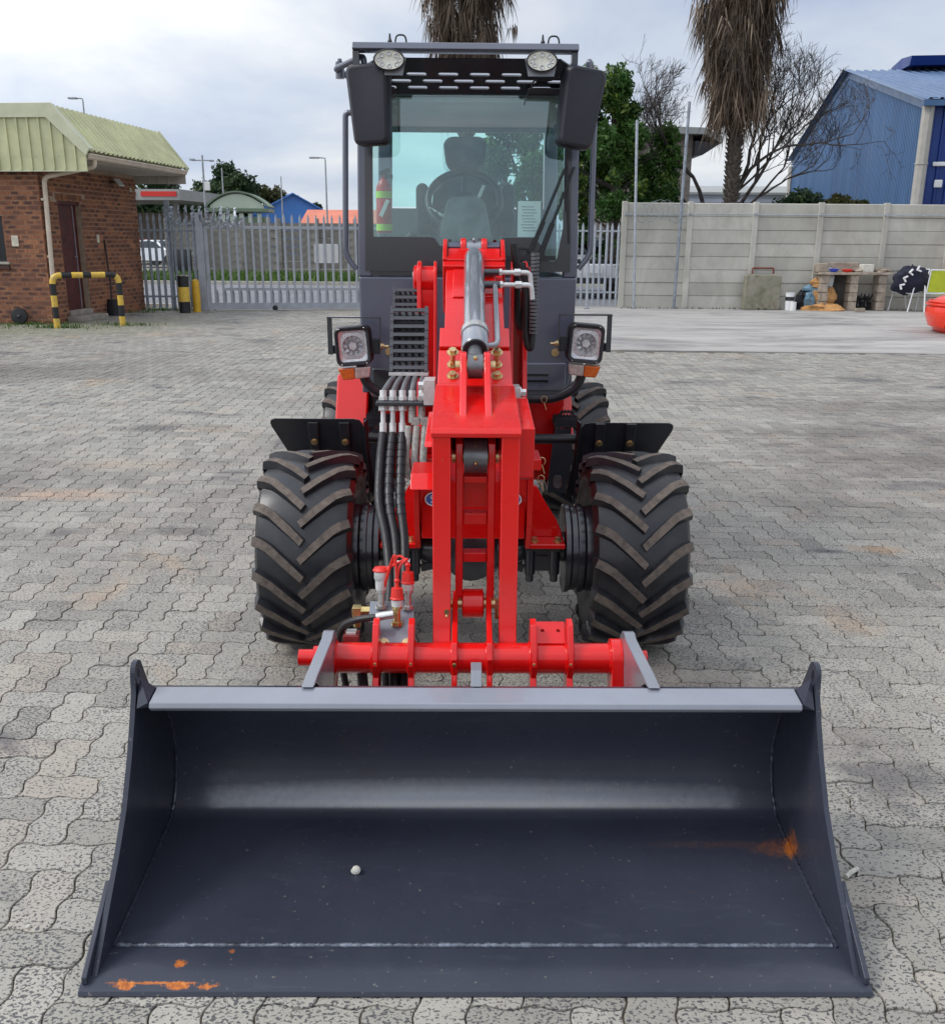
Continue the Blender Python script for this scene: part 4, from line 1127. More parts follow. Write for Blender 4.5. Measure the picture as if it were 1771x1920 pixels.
# ---- tower carrying the boom and the front frame
def tower(y0, y1): return arc(3.90, 1.405, 0.075, 175, 5, 10) + [(3.985, 1.25), (4.05, 0.90), (4.08, 0.60), (3.62, 0.60), (3.70, 0.85), (3.80, 1.15), (3.82, 1.30)]
ff = mk('front_frame', B().span((-0.19, 3.32, 0.50), (0.19, 4.05, 0.72)), RED, LD, bevel=0.006)
for x0, x1 in ((-0.223, -0.205), (-0.158, -0.145), (0.197, 0.215), (0.150, 0.160)):
    mk('tower_plate', yz(tower(0, 0), x0, x1), RED, ff, bevel=0.004)
b = B().cyl((-0.205, 3.90, 1.405), (-0.158, 3.90, 1.405), 0.055, n=24).span((-0.2045, 3.84, 0.72), (-0.1585, 3.98, 1.37)); mk('tower_boss', b, RED, ff)
mk('tower_web', B().span((0.1605, 3.93, 0.72), (0.1965, 4.0, 1.36)), RED, ff)
mk('boss_cap', B().lathe([(0, 0.058), (0.012, 0.058), (0.016, 0.05), (0.016, 0.0)], (-0.223, 3.90, 1.405), (-1, 0, 0), 24), RED, ff)
mk('boss_cap', B().lathe([(0, 0.055), (0.012, 0.055), (0.016, 0.045), (0.016, 0.0)], (0.215, 3.90, 1.405), (1, 0, 0), 24), RED, ff)
mk('bolt', B().bolt((-0.224, 3.84, 1.285), (-1, 0, 0), 0.012, 0.012), 'zinc gold', ff)
mk('bolt', B().cyl((-0.239, 3.9, 1.42), (-0.243, 3.9, 1.42), 0.018, n=12), 'pale fitting', ff)
mk('bolt', B().cyl((0.216, 3.85, 1.27), (0.226, 3.85, 1.27), 0.014), RED, ff)
# front face of the frame and the axle brackets
for s in (-1, 1):
    mk('frame_cheek', yz([(3.26, 0.86), (3.34, 0.88), (3.60, 0.88), (3.75, 0.50), (3.60, 0.45), (3.36, 0.45), (3.29, 0.56)], s * 0.195, s * 0.215), RED, ff, bevel=0.003)
    mk('frame_face', B().add([(s * 0.11, 3.29, 0.86), (s * 0.1945, 3.27, 0.86), (s * 0.1945, 3.34, 0.55), (s * 0.11, 3.36, 0.55), (s * 0.11, 3.32, 0.86), (s * 0.1945, 3.32, 0.86), (s * 0.1945, 3.38, 0.55), (s * 0.11, 3.38, 0.55)], [(0, 1, 2, 3), (7, 6, 5, 4), (0, 4, 5, 1), (1, 5, 6, 2), (2, 6, 7, 3), (3, 7, 4, 0)]), RED, ff, bevel=0.003)
    mk('side_lug', B().span((s * 0.12, 3.2, 0.79), (s * 0.235, 3.36, 0.83)), RED, ff, bevel=0.004)
    br = [(s * 0.2155, 0.66), (s * 0.245, 0.655), (s * 0.275, 0.60), (s * 0.325, 0.52), (s * 0.345, 0.475), (s * 0.345, 0.455), (s * 0.2155, 0.455)]
    mk('axle_bracket', B().prism(br, 'y', 3.50, 3.52), RED, ff, bevel=0.002)
    mk('axle_bracket', B().span((s * 0.20, 3.40, 0.435), (s * 0.352, 3.62, 0.4545)), RED, ff, bevel=0.005)
    for x in (0.235, 0.325): mk('bolt', B().bolt((s * x, 3.435, 0.455), (0, 0, 1), 0.012, 0.014), 'zinc gold', ff)
    # round blue sticker with white rim
    n_ = Vector((0, -0.975, -0.22)); p = Vector((s * 0.142, 3.31, 0.655))
    M = Matrix.Translation(p) @ Matrix.Rotation(R(90 - 12.7), 4, 'X')
    st = mk('sticker', B().plate([(0.034 * math.cos(t), 0.026 * math.sin(t)) for t in np.linspace(0, 2 * PI, 25)[:-1]], [], 0.002, M), 'decal white', ff)
    mk('sticker_field', B().plate([(0.029 * math.cos(t), 0.0215 * math.sin(t)) for t in np.linspace(0, 2 * PI, 25)[:-1]], [], 0.004, M), 'decal blue', ff)
    sw = [Vector((0.012 * math.cos(R(a)), 0.0075 + 0.0065 * math.sin(R(a)), 0.003)) for a in range(20, 271, 25)] + [Vector((0.012 * math.cos(R(a)), -0.0065 + 0.0065 * math.sin(R(a)), 0.003)) for a in range(90, -161, -25)]
    mk('sticker_letter', B().tube([M @ q for q in sw], 0.0026, 6), 'decal white', ff)
# ---- axle
b = B().sphere((-0.005, 3.57, 0.392), (0.125, 0.135, 0.135), 24, 14)
b.lathe([(0.0, 0.10), (0.02, 0.105), (0.05, 0.10), (0.06, 0.06), (0.061, 0)], (-0.005, 3.49, 0.392), (0, -1, 0), 24)
ax_ = mk('front_axle', b, 'dark grey paint', LD)
for s in (-1, 1):
    b = B().lathe([(0.05, 0.105), (0.12, 0.085), (0.20, 0.055), (0.215, 0.055)], (0, 3.57, 0.39), (s, 0, 0), 18)
    for a in (60, 120, 240, 300): b.box((s * 0.13, 3.57 + 0.07 * math.cos(R(a)), 0.39 + 0.07 * math.sin(R(a))), (0.15, 0.012, 0.03), Matrix.Rotation(s * R(-14) * (1 if a < 180 else -1), 3, 'Y'))
    mk('half_shaft_tube', b, 'dark grey paint', ax_)
    b = B().span((s * 0.21, 3.49, 0.315), (s * 0.34, 3.65, 0.434))
    b.span((s * 0.205, 3.475, 0.40), (s * 0.345, 3.665, 0.432))
    for x in (0.225, 0.32):
        b.cyl((s * x, 3.50, 0.43), (s * x, 3.50, 0.30), 0.022, n=12); b.cyl((s * x, 3.50, 0.315), (s * x, 3.50, 0.27), 0.016, n=10)
    b.span((s * 0.25, 3.478, 0.375), (s * 0.295, 3.492, 0.385))
    mk('axle_housing', b, 'dark grey paint', ax_, bevel=0.008)
    mk('hub', B().lathe([(0.33, 0.055), (0.36, 0.06), (0.40, 0.11), (0.45, 0.11)], (0, 3.57, 0.39), (s, 0, 0), 24), 'dark grey paint', ax_)

# ---- wheels: one tyre and rim, used four times, mirrored left to right
OFF_KEEP = OFF; OFF = Vector((0, 0, 0))
TR, TW, NL = 0.362, 0.195, 18
prof = [(-0.165, 0.205), (-0.185, 0.23), (-0.196, 0.29), (-0.192, 0.325), (-0.178, 0.343), (-0.12, 0.357), (-0.05, 0.3615), (0.0, 0.3625), (0.05, 0.3615), (0.12, 0.357), (0.178, 0.343), (0.192, 0.325), (0.196, 0.29), (0.185, 0.23), (0.165, 0.205)]
WK = 0.90
prof = [(x * WK, r_) for x, r_ in prof]
tb = B().lathe(prof, (0, 0, 0), (1, 0, 0), 72, mi=2, mis=[2, 2, 2, 2, 0, 0, 0, 0, 0, 0, 2, 2, 2, 2])
for s in (-1, 1):
    for k in range(NL):
        a0 = 2 * PI * (k + (0.5 if s > 0 else 0.0)) / NL
        # centre to shoulder, leading at the centre, flattening towards the shoulder then down the sidewall
        path = [(-0.006, 0.0, 0.3845), (0.06, 0.150, 0.3835), (0.125, 0.292, 0.381), (0.16, 0.342, 0.378), (0.192, 0.376, 0.367), (0.203, 0.385, 0.335), (0.201, 0.387, 0.305)]
        hw_ = [0.0138, 0.015, 0.0158, 0.0165, 0.0165, 0.0135, 0.010]
        low = [0.358, 0.357, 0.353, 0.347, 0.336, 0.322, 0.300]
        vs, n = [], len(path)
        for i, (x, da, r_) in enumerate(path):
            j = i + 1 if i < n - 1 else i; h_ = max(i - 1, 0)
            tx, ta = path[j][0] - path[h_][0], (path[j][1] - path[h_][1]) * 0.37
            if i >= 4: tx, ta = 0.07, 0.035
            L_ = math.hypot(tx, ta); px_, pa_ = -ta / L_, tx / L_
            lx = x - (0.012 if i >= 5 else 0.0)
            for (rr, w_) in ((low[i], -hw_[i] * 1.45), (r_, -hw_[i]), (r_, hw_[i]), (low[i], hw_[i] * 1.45)):
                xx = (x if rr == r_ else lx) + px_ * w_ * (0.9 if i < 5 else 0.25); a = a0 - (da + pa_ * w_ / 0.37)
                vs.append((s * xx * WK, -rr * math.sin(a), rr * math.cos(a)))
        fs, mi = [], []
        for i in range(n - 1):
            for q in range(3):
                f = (i * 4 + q, i * 4 + q + 1, (i + 1) * 4 + q + 1, (i + 1) * 4 + q)
                fs.append(f if s < 0 else f[::-1]); mi.append(1 if (q == 1 and i < 4) else 0)
        fs += [(0, 1, 2, 3), ((n - 1) * 4 + 3, (n - 1) * 4 + 2, (n - 1) * 4 + 1, (n - 1) * 4)]; mi += [0, 0]
        k0 = len(tb.v); tb.v += vs; tb.f += [tuple(i + k0 for i in f) for f in fs]; tb.m += mi
tyre_me = mesh_of('tyre', tb, ['tyre rubber', 'dusty lug rubber', 'tyre side rubber'], 34)
# rim: local -X is the inner side, towards the axle
rb_ = B().lathe([(-0.252, 0.150), (-0.262, 0.166), (-0.260, 0.176), (-0.243, 0.176), (-0.234, 0.168), (-0.216, 0.168), (-0.212, 0.176), (-0.19, 0.176), (-0.18, 0.168), (-0.14, 0.172), (-0.14, 0.208), (0.14, 0.208), (0.145, 0.20), (0.14, 0.185), (0.05, 0.175), (0.04, 0.10), (0.02, 0.0)], (0, 0, 0), (1, 0, 0), 48)
rb_.lathe([(-0.253, 0.150), (-0.22, 0.146), (-0.12, 0.14), (-0.11, 0.0)], (0, 0, 0), (1, 0, 0), 40)
rim_me = mesh_of('rim', rb_, 'dark grey paint', 34)
nut = B()
for k in range(8):
    a = 2 * PI * k / 8; nut.bolt((-0.12, 0.10 * math.cos(a), 0.10 * math.sin(a)), (-1, 0, 0), 0.012, 0.016)
nut_me = mesh_of('wheel_nut', nut, 'zinc gold', 30)
for nm, x, y, rx in (('front_wheel', -0.618, 0.0, 0.0), ('front_wheel', 0.618, 0.0, 0.035), ('rear_wheel', -0.655, 1.92, 0.1), ('rear_wheel', 0.60, 1.92, 0.05)):
    w = mk(nm, rim_me, None, LD); w.location = (x, y, 0.386); w.rotation_euler = (rx, 0, 0)
    w.scale = (1, 1, 1) if x > 0 else (-1, 1, 1)
    mk('tyre', tyre_me, None, w); mk('wheel_nut', nut_me, None, w)
OFF = OFF_KEEP

# ---- front mudguards hanging behind the tyres
for s in (-1, 1):
    o_ = [(s * 0.828, 0.775), (s * 0.841, 0.800), (s * 0.846, 0.818), (s * 0.842, 0.832), (s * 0.825, 0.839), (s * 0.50, 0.839), (s * 0.474, 0.834), (s * 0.460, 0.815), (s * 0.44, 0.69), (s * 0.412, 0.50), (s * 0.60, 0.46), (s * 0.74, 0.60), (s * 0.785, 0.69)]
    if s > 0: o_ = [(x, z - 0.012) for x, z in o_]
    def lean(b_):
        b_.v = [(x, y + (0.84 - z) * 0.28 - max(0.0, z - 0.80) * 0.15, z) for x, y, z in b_.v]; return b_
    zs = []
    outer = []
    for i in range(len(o_)):
        p, q = o_[i], o_[(i + 1) % len(o_)]
        for t in np.linspace(0, 1, 6)[:-1]: outer.append((p[0] + (q[0] - p[0]) * t, p[1] + (q[1] - p[1]) * t))
    g = mk('mudguard', lean(B().prism(outer, 'y', 3.905, 3.915)), 'black plastic', LD, smooth=25)
    for x in (0.535, 0.665):
        rib_ = [(s * (x - 0.022), 0.826), (s * (x + 0.022), 0.826), (s * (x + 0.016), 0.58), (s * (x - 0.016), 0.58)]
        mk('stiffener_rib', lean(B().prism(rib_, 'y', 3.884, 3.9045)), 'black plastic', g, bevel=0.004)
        b = lean(B().bolt((s * x, 3.884, 0.738), (0, -1, 0), 0.010, 0.010)); mk('bolt', b, 'zinc gold', g)
    fl2 = [(3.86, 0.835), (3.95, 0.83), (4.02, 0.66), (4.03, 0.47), (3.98, 0.46), (3.96, 0.62), (3.90, 0.74)]
    mk('flank_plate', yz(fl2, s * 0.452, s * 0.443), 'black plastic', g, bevel=0.003)
    mk('guard_bracket', B().cyl((s * 0.23, 4.05, 0.728), (s * 0.47, 4.05, 0.728), 0.022, n=16), 'black plastic', LD)

# ---- headlights on bent tubes
for s in (-1, 1):
    xc, zc_, = (-0.502, 1.130) if s < 0 else (0.475, 1.146)
    rot = Matrix.Rotation(R(-6 * s), 3, 'Z') @ Matrix.Rotation(R(4 * s), 3, 'Y')
    C0 = Vector((xc, 4.0, zc_))
    hl = mk('headlight', B().rbox(C0 + Vector((0, 0.092, 0)), (0.148, 0.10, 0.163), 0.028, rot, taper=lambda p: (p[0] * (1 - 0.25 * max(0, p[1] / 0.05)), p[1], p[2] * (1 - 0.2 * max(0, p[1] / 0.05)))), 'black plastic', LD)
    # bezel ring, reflector bowl, bulb shield, lens
    def ring(w, h, r_, y, seg=5):
        pts = []
        for sx, sz, a0 in ((1, 1, 0), (-1, 1, 90), (-1, -1, 180), (1, -1, 270)):
            for k in range(seg + 1):
                a = R(a0 + 90 * k / seg); pts.append(C0 + rot @ Vector((sx * (w - r_) + r_ * math.cos(a), y, sz * (h - r_) + r_ * math.sin(a))))
        return pts
    rr = [ring(0.073, 0.0805, 0.026, 0.05), ring(0.074, 0.0815, 0.026, 0.0), ring(0.073, 0.0805, 0.026, -0.014), ring(0.069, 0.0765, 0.024, -0.019), ring(0.060, 0.0665, 0.018, -0.017), ring(0.0575, 0.064, 0.016, -0.006)]
    b = B().grid([r_ + [r_[0]] for r_ in rr]); mk('bezel', b, 'black plastic', hl)
    rr = [ring(0.0575, 0.064, 0.016, -0.0062), ring(0.050, 0.055, 0.030, 0.0), ring(0.044, 0.044, 0.0439, -0.001), ring(0.036, 0.036, 0.0359, 0.022), ring(0.018, 0.018, 0.0179, 0.034), ring(0.001, 0.001, 0.0009, 0.036)]
    b = B().grid([r_ + [r_[0]] for r_ in rr])
    for k in range(10):                                     # facets pressed into the bowl
        a = 2 * PI * k / 10
        b.box(C0 + rot @ Vector((0.033 * math.cos(a), 0.016, 0.033 * math.sin(a))), (0.016, 0.003, 0.012), rot @ Matrix.Rotation(-a + 0.4, 3, 'Y') @ Matrix.Rotation(R(38), 3, 'X'))
    mk('reflector', b, 'reflector', hl, smooth=20)
    b = B().lathe([(0, 0.0), (0.0, 0.017), (0.008, 0.019), (0.03, 0.016)], C0 + rot @ Vector((0, -0.004, 0)), rot @ Vector((0, 1, 0)), 6); mk('bulb_shield', b, 'reflector', hl, smooth=0)
    b = B().grid([[q + rot @ Vector((0, -0.004, 0)) for q in r_ + [r_[0]]] for r_ in (ring(0.0585, 0.065, 0.017, -0.007), ring(0.04, 0.045, 0.017, -0.011), ring(0.001, 0.001, 0.0009, -0.012))]); mk('lens', b, 'lens glass', hl)
    for dx in (-0.052, 0.052):
        for dz in (-0.0735, 0.0735): mk('screw', B().sphere(C0 + rot @ Vector((dx, -0.018, dz)), 0.0032, 8, 6), 'plated steel', hl)
    for part, x0, x1 in (('amber', 0.072, 0.003), ('clear', 0.0025, -0.066)):
        pr = [(s * x0, -0.089), (s * x1, -0.089), (s * x1, -0.138), (s * (x0 - (0.016 if part == 'amber' else -0.006)), -0.138)]
        if part == 'clear': pr = [(s * x0, -0.089), (s * x1, -0.089), (s * (x1 + 0.008), -0.134), (s * x0, -0.138)]
        b = B().prism(pr, 'y', -0.012, 0.06); b.v = [tuple(C0 + rot @ Vector(q)) for q in b.v]
        mk('indicator' if part == 'amber' else 'sidelight', b, part + ' lens', hl, bevel=0.006)
    # strap bracket, pivot block and bolt
    o = s
    b = B().span((xc + o * 0.104, 3.985, zc_ + 0.116), (xc - o * 0.118, 4.02, zc_ + 0.121)); b.span((xc + o * 0.084, 3.995, zc_ - 0.035), (xc + o * 0.104, 4.0, zc_ + 0.116)); b.span((xc - o * 0.1175, 3.988, zc_ - 0.03), (xc - o * 0.1135, 4.016, zc_ + 0.1155))
    mk('strap', b, 'dark grey paint', hl)
    mk('pivot_block', B().span((xc - o * 0.07, 4.02, zc_ - 0.035), (xc - o * 0.11, 4.06, zc_ + 0.028)), 'black plastic', hl, bevel=0.004)
    mk('pivot_block', B().span((xc + o * 0.07, 4.02, zc_ - 0.035), (xc + o * 0.098, 4.05, zc_ - 0.0)), 'black plastic', hl, bevel=0.004)
    b = B().cyl((xc - o * 0.118, 4.0, zc_ - 0.0), (xc - o * 0.150, 4.0, zc_), 0.006, n=10).bolt((xc - o * 0.118, 4.0, zc_), (-o, 0, 0), 0.011, 0.01); mk('bolt', b, 'zinc gold', hl)
    b = B().tube(fillet([(s * 0.23, 4.05, 0.905), (s * 0.36, 4.05, 0.905), (s * 0.455, 4.04, 0.96), (s * 0.475, 4.04, 1.05)], 0.11, 8), 0.021, 14); mk('lamp_tube', b, 'black plastic', LD)

# ---- cab
XC = -0.022
GW = 'grey paint'
b = B()
cabp = [(XC - 0.482, 1.405), (XC + 0.482, 1.405), (XC + 0.478, 1.0), (XC + 0.455, 0.90), (XC + 0.43, 0.865), (XC - 0.43, 0.865), (XC - 0.455, 0.90), (XC - 0.478, 1.0)]
b.prism(cabp, 'y', 4.30, 4.34)
cab = mk('cab', b, GW, LD, bevel=0.012, seg=3)
for s in (-1, 1):                                                # side walls below the doors, pillars, roof rails
    x = XC + s * 0.482
    mk('side_panel', B().span((x - s * 0.03, 4.345, 0.88), (x, 5.38, 1.40)), GW, cab, bevel=0.006)
    for y, w in ((4.30, 0.06), (5.30, 0.07)):
        b = B().add([(XC + s * a_, yy, z) for z, a in ((1.402, 0.4835), (2.20, 0.468)) for yy in (y, y + 0.07) for a_ in (a - w, a)], [(0, 1, 3, 2), (4, 6, 7, 5), (0, 4, 5, 1), (1, 5, 7, 3), (3, 7, 6, 2), (2, 6, 4, 0)])
        mk('pillar', b, GW, cab, bevel=0.008)
    b = B().add([(XC + s * a_, yy, z) for z, a in ((1.41, 0.492), (2.18, 0.478)) for yy in (4.385, 4.42) for a_ in (a - 0.03, a)], [(0, 1, 3, 2), (4, 6, 7, 5), (0, 4, 5, 1), (1, 5, 7, 3), (3, 7, 6, 2), (2, 6, 4, 0)])
    mk('door_frame', b, 'light grey paint', cab, bevel=0.004)
    b = B().add([(XC + s * 0.472, 4.43, 1.41), (XC + s * 0.472, 5.29, 1.41), (XC + s * 0.460, 5.29, 2.18), (XC + s * 0.460, 4.43, 2.18)], [(0, 1, 2, 3)])
    mk('side_window', b, 'rear glass', cab)
b = yz([(4.30, 2.146), (4.30, 2.168), (4.50, 2.300), (4.56, 2.315), (5.40, 2.315), (5.44, 2.29), (5.44, 2.146)], XC - 0.470, XC + 0.470); mk('roof', b, 'light grey paint', cab, bevel=0.012)
mk('headliner', B().span((XC - 0.44, 4.345, 2.125), (XC + 0.44, 5.30, 2.143)), 'headliner', cab)
# windscreen with its black border
Mw = Matrix(((1, 0, 0, 0), (0, 0, 1, 4.293), (0, 1, 0, 0), (0, 0, 0, 1)))
op = [(XC - 0.412, 1.572), (-0.185, 1.572), (-0.165, 1.566), (-0.145, 1.535), (0.105, 1.535), (0.125, 1.566), (0.145, 1.572), (0.265, 1.572), (0.300, 1.54), (0.318, 1.50)] + arc(0.348, 1.492, 0.022, 200, 350, 6) + [(0.392, 1.62), (XC + 0.408, 2.0), (XC + 0.40, 2.158), (XC - 0.40, 2.158), (XC - 0.408, 2.0)]
b = B().plate([(XC - 0.450, 1.428), (XC + 0.450, 1.428), (XC + 0.436, 2.172), (XC - 0.436, 2.172)], [op], 0.004, Mw)
mk('windscreen_border', b, 'dark grey paint', cab)
mk('windscreen', B().span((XC - 0.44, 4.297, 1.43), (XC + 0.44, 4.301, 2.17)), 'windscreen glass', cab, smooth=0)
mk('windscreen_backing', B().span((XC - 0.43, 4.303, 1.408), (XC + 0.25, 4.335, 1.535)), 'dark grey paint', cab)
b = B().span((0.235, 4.282, 0.90), (0.425, 4.2995, 1.03)); cv = mk('access_cover', b, GW, cab, bevel=0.012)
for z in (0.948, 0.975): mk('slot', B().span((0.24, 4.279, z - 0.005), (0.345, 4.2825, z + 0.005)), 'black gloss', cv)
mk('access_cover', B().span((XC - 0.43, 4.284, 0.90), (XC - 0.30, 4.2995, 1.0)), 'dark grey paint', cab, bevel=0.01)
for x in (-0.375, 0.375): mk('bolt', B().bolt((x, 4.299, 1.075), (0, -1, 0), 0.012, 0.008), 'zinc gold', cab)
# visor plate with slots reaching forward to the light bar
pv0, pv1 = Vector((0, 4.285, 2.150)), Vector((0, 4.045, 2.243))
vd = (pv1 - pv0); vl = vd.length; vd.normalize()
Mv = Matrix(((1, 0, 0, 0), (0, vd[1], -vd[2], pv0[1]), (0, vd[2], vd[1], pv0[2]), (0, 0, 0, 1)))
holes = []
def slot(cx, cy, w, h): return [(cx + (w - h) * (1 if k < 7 else -1) + h * math.cos(R(-90 + 30 * k if k < 7 else 90 + 30 * (k - 7))), cy + h * math.sin(R(-90 + 30 * k if k < 7 else 90 + 30 * (k - 7)))) for k in range(14)]
for cy, x0 in ((0.050, -0.105), (0.100, -0.042), (0.150, -0.105)):
    for k in range(-3, 5):
        cx_ = x0 + 0.1275 * k
        if abs(cx_ - XC) < 0.375 and (cy < 0.14 or abs(cx_ - XC) < 0.24): holes.append(slot(cx_, cy, 0.041, 0.0115))
b = B().plate([(XC - 0.42, 0.0), (XC + 0.42, 0.0), (XC + 0.41, vl * 0.8), (XC + 0.36, vl), (XC - 0.36, vl), (XC - 0.41, vl * 0.8)], holes, 0.006, Mv)
mk('sun_visor', b, 'dark grey paint', cab)
for s in (-1, 1):
    mk('wiper_housing', yz([(4.28, 2.16), (4.20, 2.165), (4.21, 2.135), (4.285, 2.128)], XC + s * 0.24 if s > 0 else XC - 0.42, XC + s * 0.42 if s > 0 else XC - 0.30), 'black plastic', cab, bevel=0.01)
lb = mk('light_bar', yz([(3.982, 2.266), (3.994, 2.291), (4.055, 2.297), (4.06, 2.262), (4.03, 2.258)], -0.473, 0.402), GW, cab, bevel=0.004)
for x in (-0.46, 0.388):
    b = B().span((x - 0.012, 4.0, 2.19), (x + 0.012, 4.05, 2.26)); b.tube([(x, 4.03, 2.2), (x + 0.01, 4.2, 2.18), (x, 4.3, 2.17)], 0.014, 8)
    mk('bar_bracket', b, 'dark grey paint', cab)
b = B()
for x in (-0.33, 0.265):
    b.lathe([(0, 0.008), (0.006, 0.009), (0.014, 0.005), (0.032, 0.003), (0.034, 0)], (x, 4.04, 2.297), (0, 0, 1), 10)
    b.tube(fillet([(x + 0.02, 4.04, 2.295), (x + 0.025, 4.04, 2.325), (x + 0.06, 4.04, 2.325), (x + 0.065, 4.04, 2.295)], 0.02, 5), 0.0035, 6)
mk('lamp_wire', b, 'black plastic', lb)
for x in (-0.335, 0.263):
    C0 = Vector((x * 0.979, 3.962, 2.222))
    b = B()
    b.grid([[(C0[0] + rx * math.cos(2 * PI * k / 28), C0[1] + y, C0[2] + rz * math.sin(2 * PI * k / 28)) for k in range(29)] for rx, rz, y in ((0.03, 0.02, 0.05), (0.055, 0.036, 0.03), (0.0605, 0.0395, 0.0), (0.0605, 0.0395, -0.012), (0.056, 0.035, -0.014), (0.0545, 0.0335, -0.008))])
    wl_ = mk('work_light', b, 'black plastic', cab)
    b = B().grid([[(C0[0] + rx * math.cos(2 * PI * k / 28), C0[1] + y, C0[2] + rz * math.sin(2 * PI * k / 28)) for k in range(29)] for rx, rz, y in ((0.0545, 0.0335, -0.009), (0.03, 0.016, -0.004), (0.001, 0.001, -0.004))]); mk('led_panel', b, 'led plate', wl_)
    for k in range(8):
        a = 2 * PI * k / 8 + PI / 2
        q = C0 + Vector((0.0395 * math.cos(a), -0.007, 0.0215 * math.sin(a)))
        mk('led', B().lathe([(0, 0.0085), (0.003, 0.0085), (0.004, 0.007), (0.001, 0.003), (0.001, 0)], q, (0, -1, 0), 12), 'pale fitting', wl_)
    b = B().prism([(C0[0] - 0.064, C0[2] + 0.015), (C0[0] - 0.05, C0[2] - 0.05), (C0[0] + 0.05, C0[2] - 0.05), (C0[0] + 0.064, C0[2] + 0.015)], 'y', C0[1] + 0.02, C0[1] + 0.024); b.span((C0[0] - 0.02, C0[1] + 0.024, C0[2] - 0.01), (C0[0] + 0.02, C0[1] + 0.13, C0[2] + 0.0)); mk('lamp_bracket', b, 'light grey paint', wl_)
b = B().tube(spline([(0.31, 4.03, 2.22), (0.335, 4.04, 2.19), (0.30, 4.06, 2.17), (0.24, 4.06, 2.17), (0.225, 4.07, 2.14)], 6), 0.004, 6); mk('lamp_wire', b, 'black plastic', cab)
# mirrors on bent arms
for s in (-1, 1):
    C0 = Vector((-0.408, 4.04, 2.068)) if s < 0 else Vector((0.412, 4.04, 2.062))
    rot = Matrix.Rotation(R(10 * s), 3, 'Z') @ Matrix.Rotation(R(4 if s < 0 else 8), 3, 'Y') if s > 0 else Matrix.Rotation(R(-8), 3, 'Z') @ Matrix.Rotation(R(-3), 3, 'Y')
    b = B().rbox(C0, (0.158, 0.075, 0.296), 0.030, rot, taper=lambda p: (p[0] * (1 + 0.22 * p[2] / 0.30) - 0.0, p[1] - 0.03 * (1 - (p[0] / 0.09) ** 2) * (1 if p[1] < 0 else 0), p[2]), seg=6)
    mi_ = mk('mirror', b, 'mirror shell plastic', cab)
    b = B().rbox(C0 + rot @ Vector((0, 0.040, 0)), (0.134, 0.004, 0.26), 0.026, rot, taper=lambda p: (p[0] * (1 + 0.20 * p[2] / 0.30), p[1], p[2])); mk('mirror_glass', b, 'chrome', mi_)
    t = C0 + rot @ Vector((0.02 * s, 0.01, 0.146))
    e = Vector((XC + s * 0.52, 4.16, 2.215)) if s < 0 else Vector((0.47, 4.2, 2.21))
    b = B().tube(fillet([t, t + Vector((0.0, 0.0, 0.04)), e + Vector((s * 0.015, -0.03, 0.0)), e], 0.035, 6), 0.012, 10); b.cyl(e - Vector((0, 0, 0.03)), e + Vector((0, 0, 0.03)), 0.018, n=12); b.bolt(e + Vector((0, 0, 0.03)), (0, 0, 1), 0.009, 0.01); b.tube([e, (XC + s * 0.47, 4.3, 2.19)], 0.012, 8)
    mk('mirror_arm', b, GW, cab)
    # grab rails
    if s < 0: p = [(-0.50, 4.33, 2.075), (-0.545, 4.33, 2.08), (-0.562, 4.33, 1.49), (-0.515, 4.33, 1.43)]
    else: p = [(0.475, 4.33, 2.05), (0.515, 4.33, 2.06), (0.520, 4.33, 1.50), (0.468, 4.33, 1.44)]
    mk('grab_rail', B().tube(fillet(p, 0.05, 6), 0.0125, 12), GW, cab)
# wipers
for p0, p1 in (((0.232, 4.268, 1.462), (0.392, 4.272, 1.86)), ((0.278, 4.268, 1.448), (0.428, 4.27, 1.86))):
    p0, p1 = Vector(p0), Vector(p1)
    d = (p1 - p0).normalized(); rr = Matrix.Rotation(math.atan2(d[0], d[2]), 3, 'Y')
    b = B().box(p0.lerp(p1, 0.22), (0.020, 0.012, (p1 - p0).length * 0.46), rr).box(p0.lerp(p1, 0.68), (0.010, 0.008, (p1 - p0).length * 0.66), rr)
    b.cyl(p0 + Vector((0, 0.02, 0)), p0 - Vector((0, 0.012, 0)), 0.018, n=14)
    mk('wiper_arm', b, 'black plastic', cab, bevel=0.002)
b = B().box((0.405, 4.284, 1.76), (0.008, 0.014, 0.42), Matrix.Rotation(R(-4), 3, 'Y')); b.box((0.402, 4.276, 1.78), (0.014, 0.006, 0.20), Matrix.Rotation(R(-4), 3, 'Y')); mk('wiper_blade', b, 'black plastic', cab)
b = B().span((0.12, 4.262, 1.478), (0.36, 4.276, 1.496)); b.tube(spline([(0.17, 4.27, 1.49), (0.19, 4.26, 1.52), (0.23, 4.26, 1.525), (0.26, 4.26, 1.50)], 5), 0.004, 6); mk('wiper_linkage', b, 'black plastic', cab)
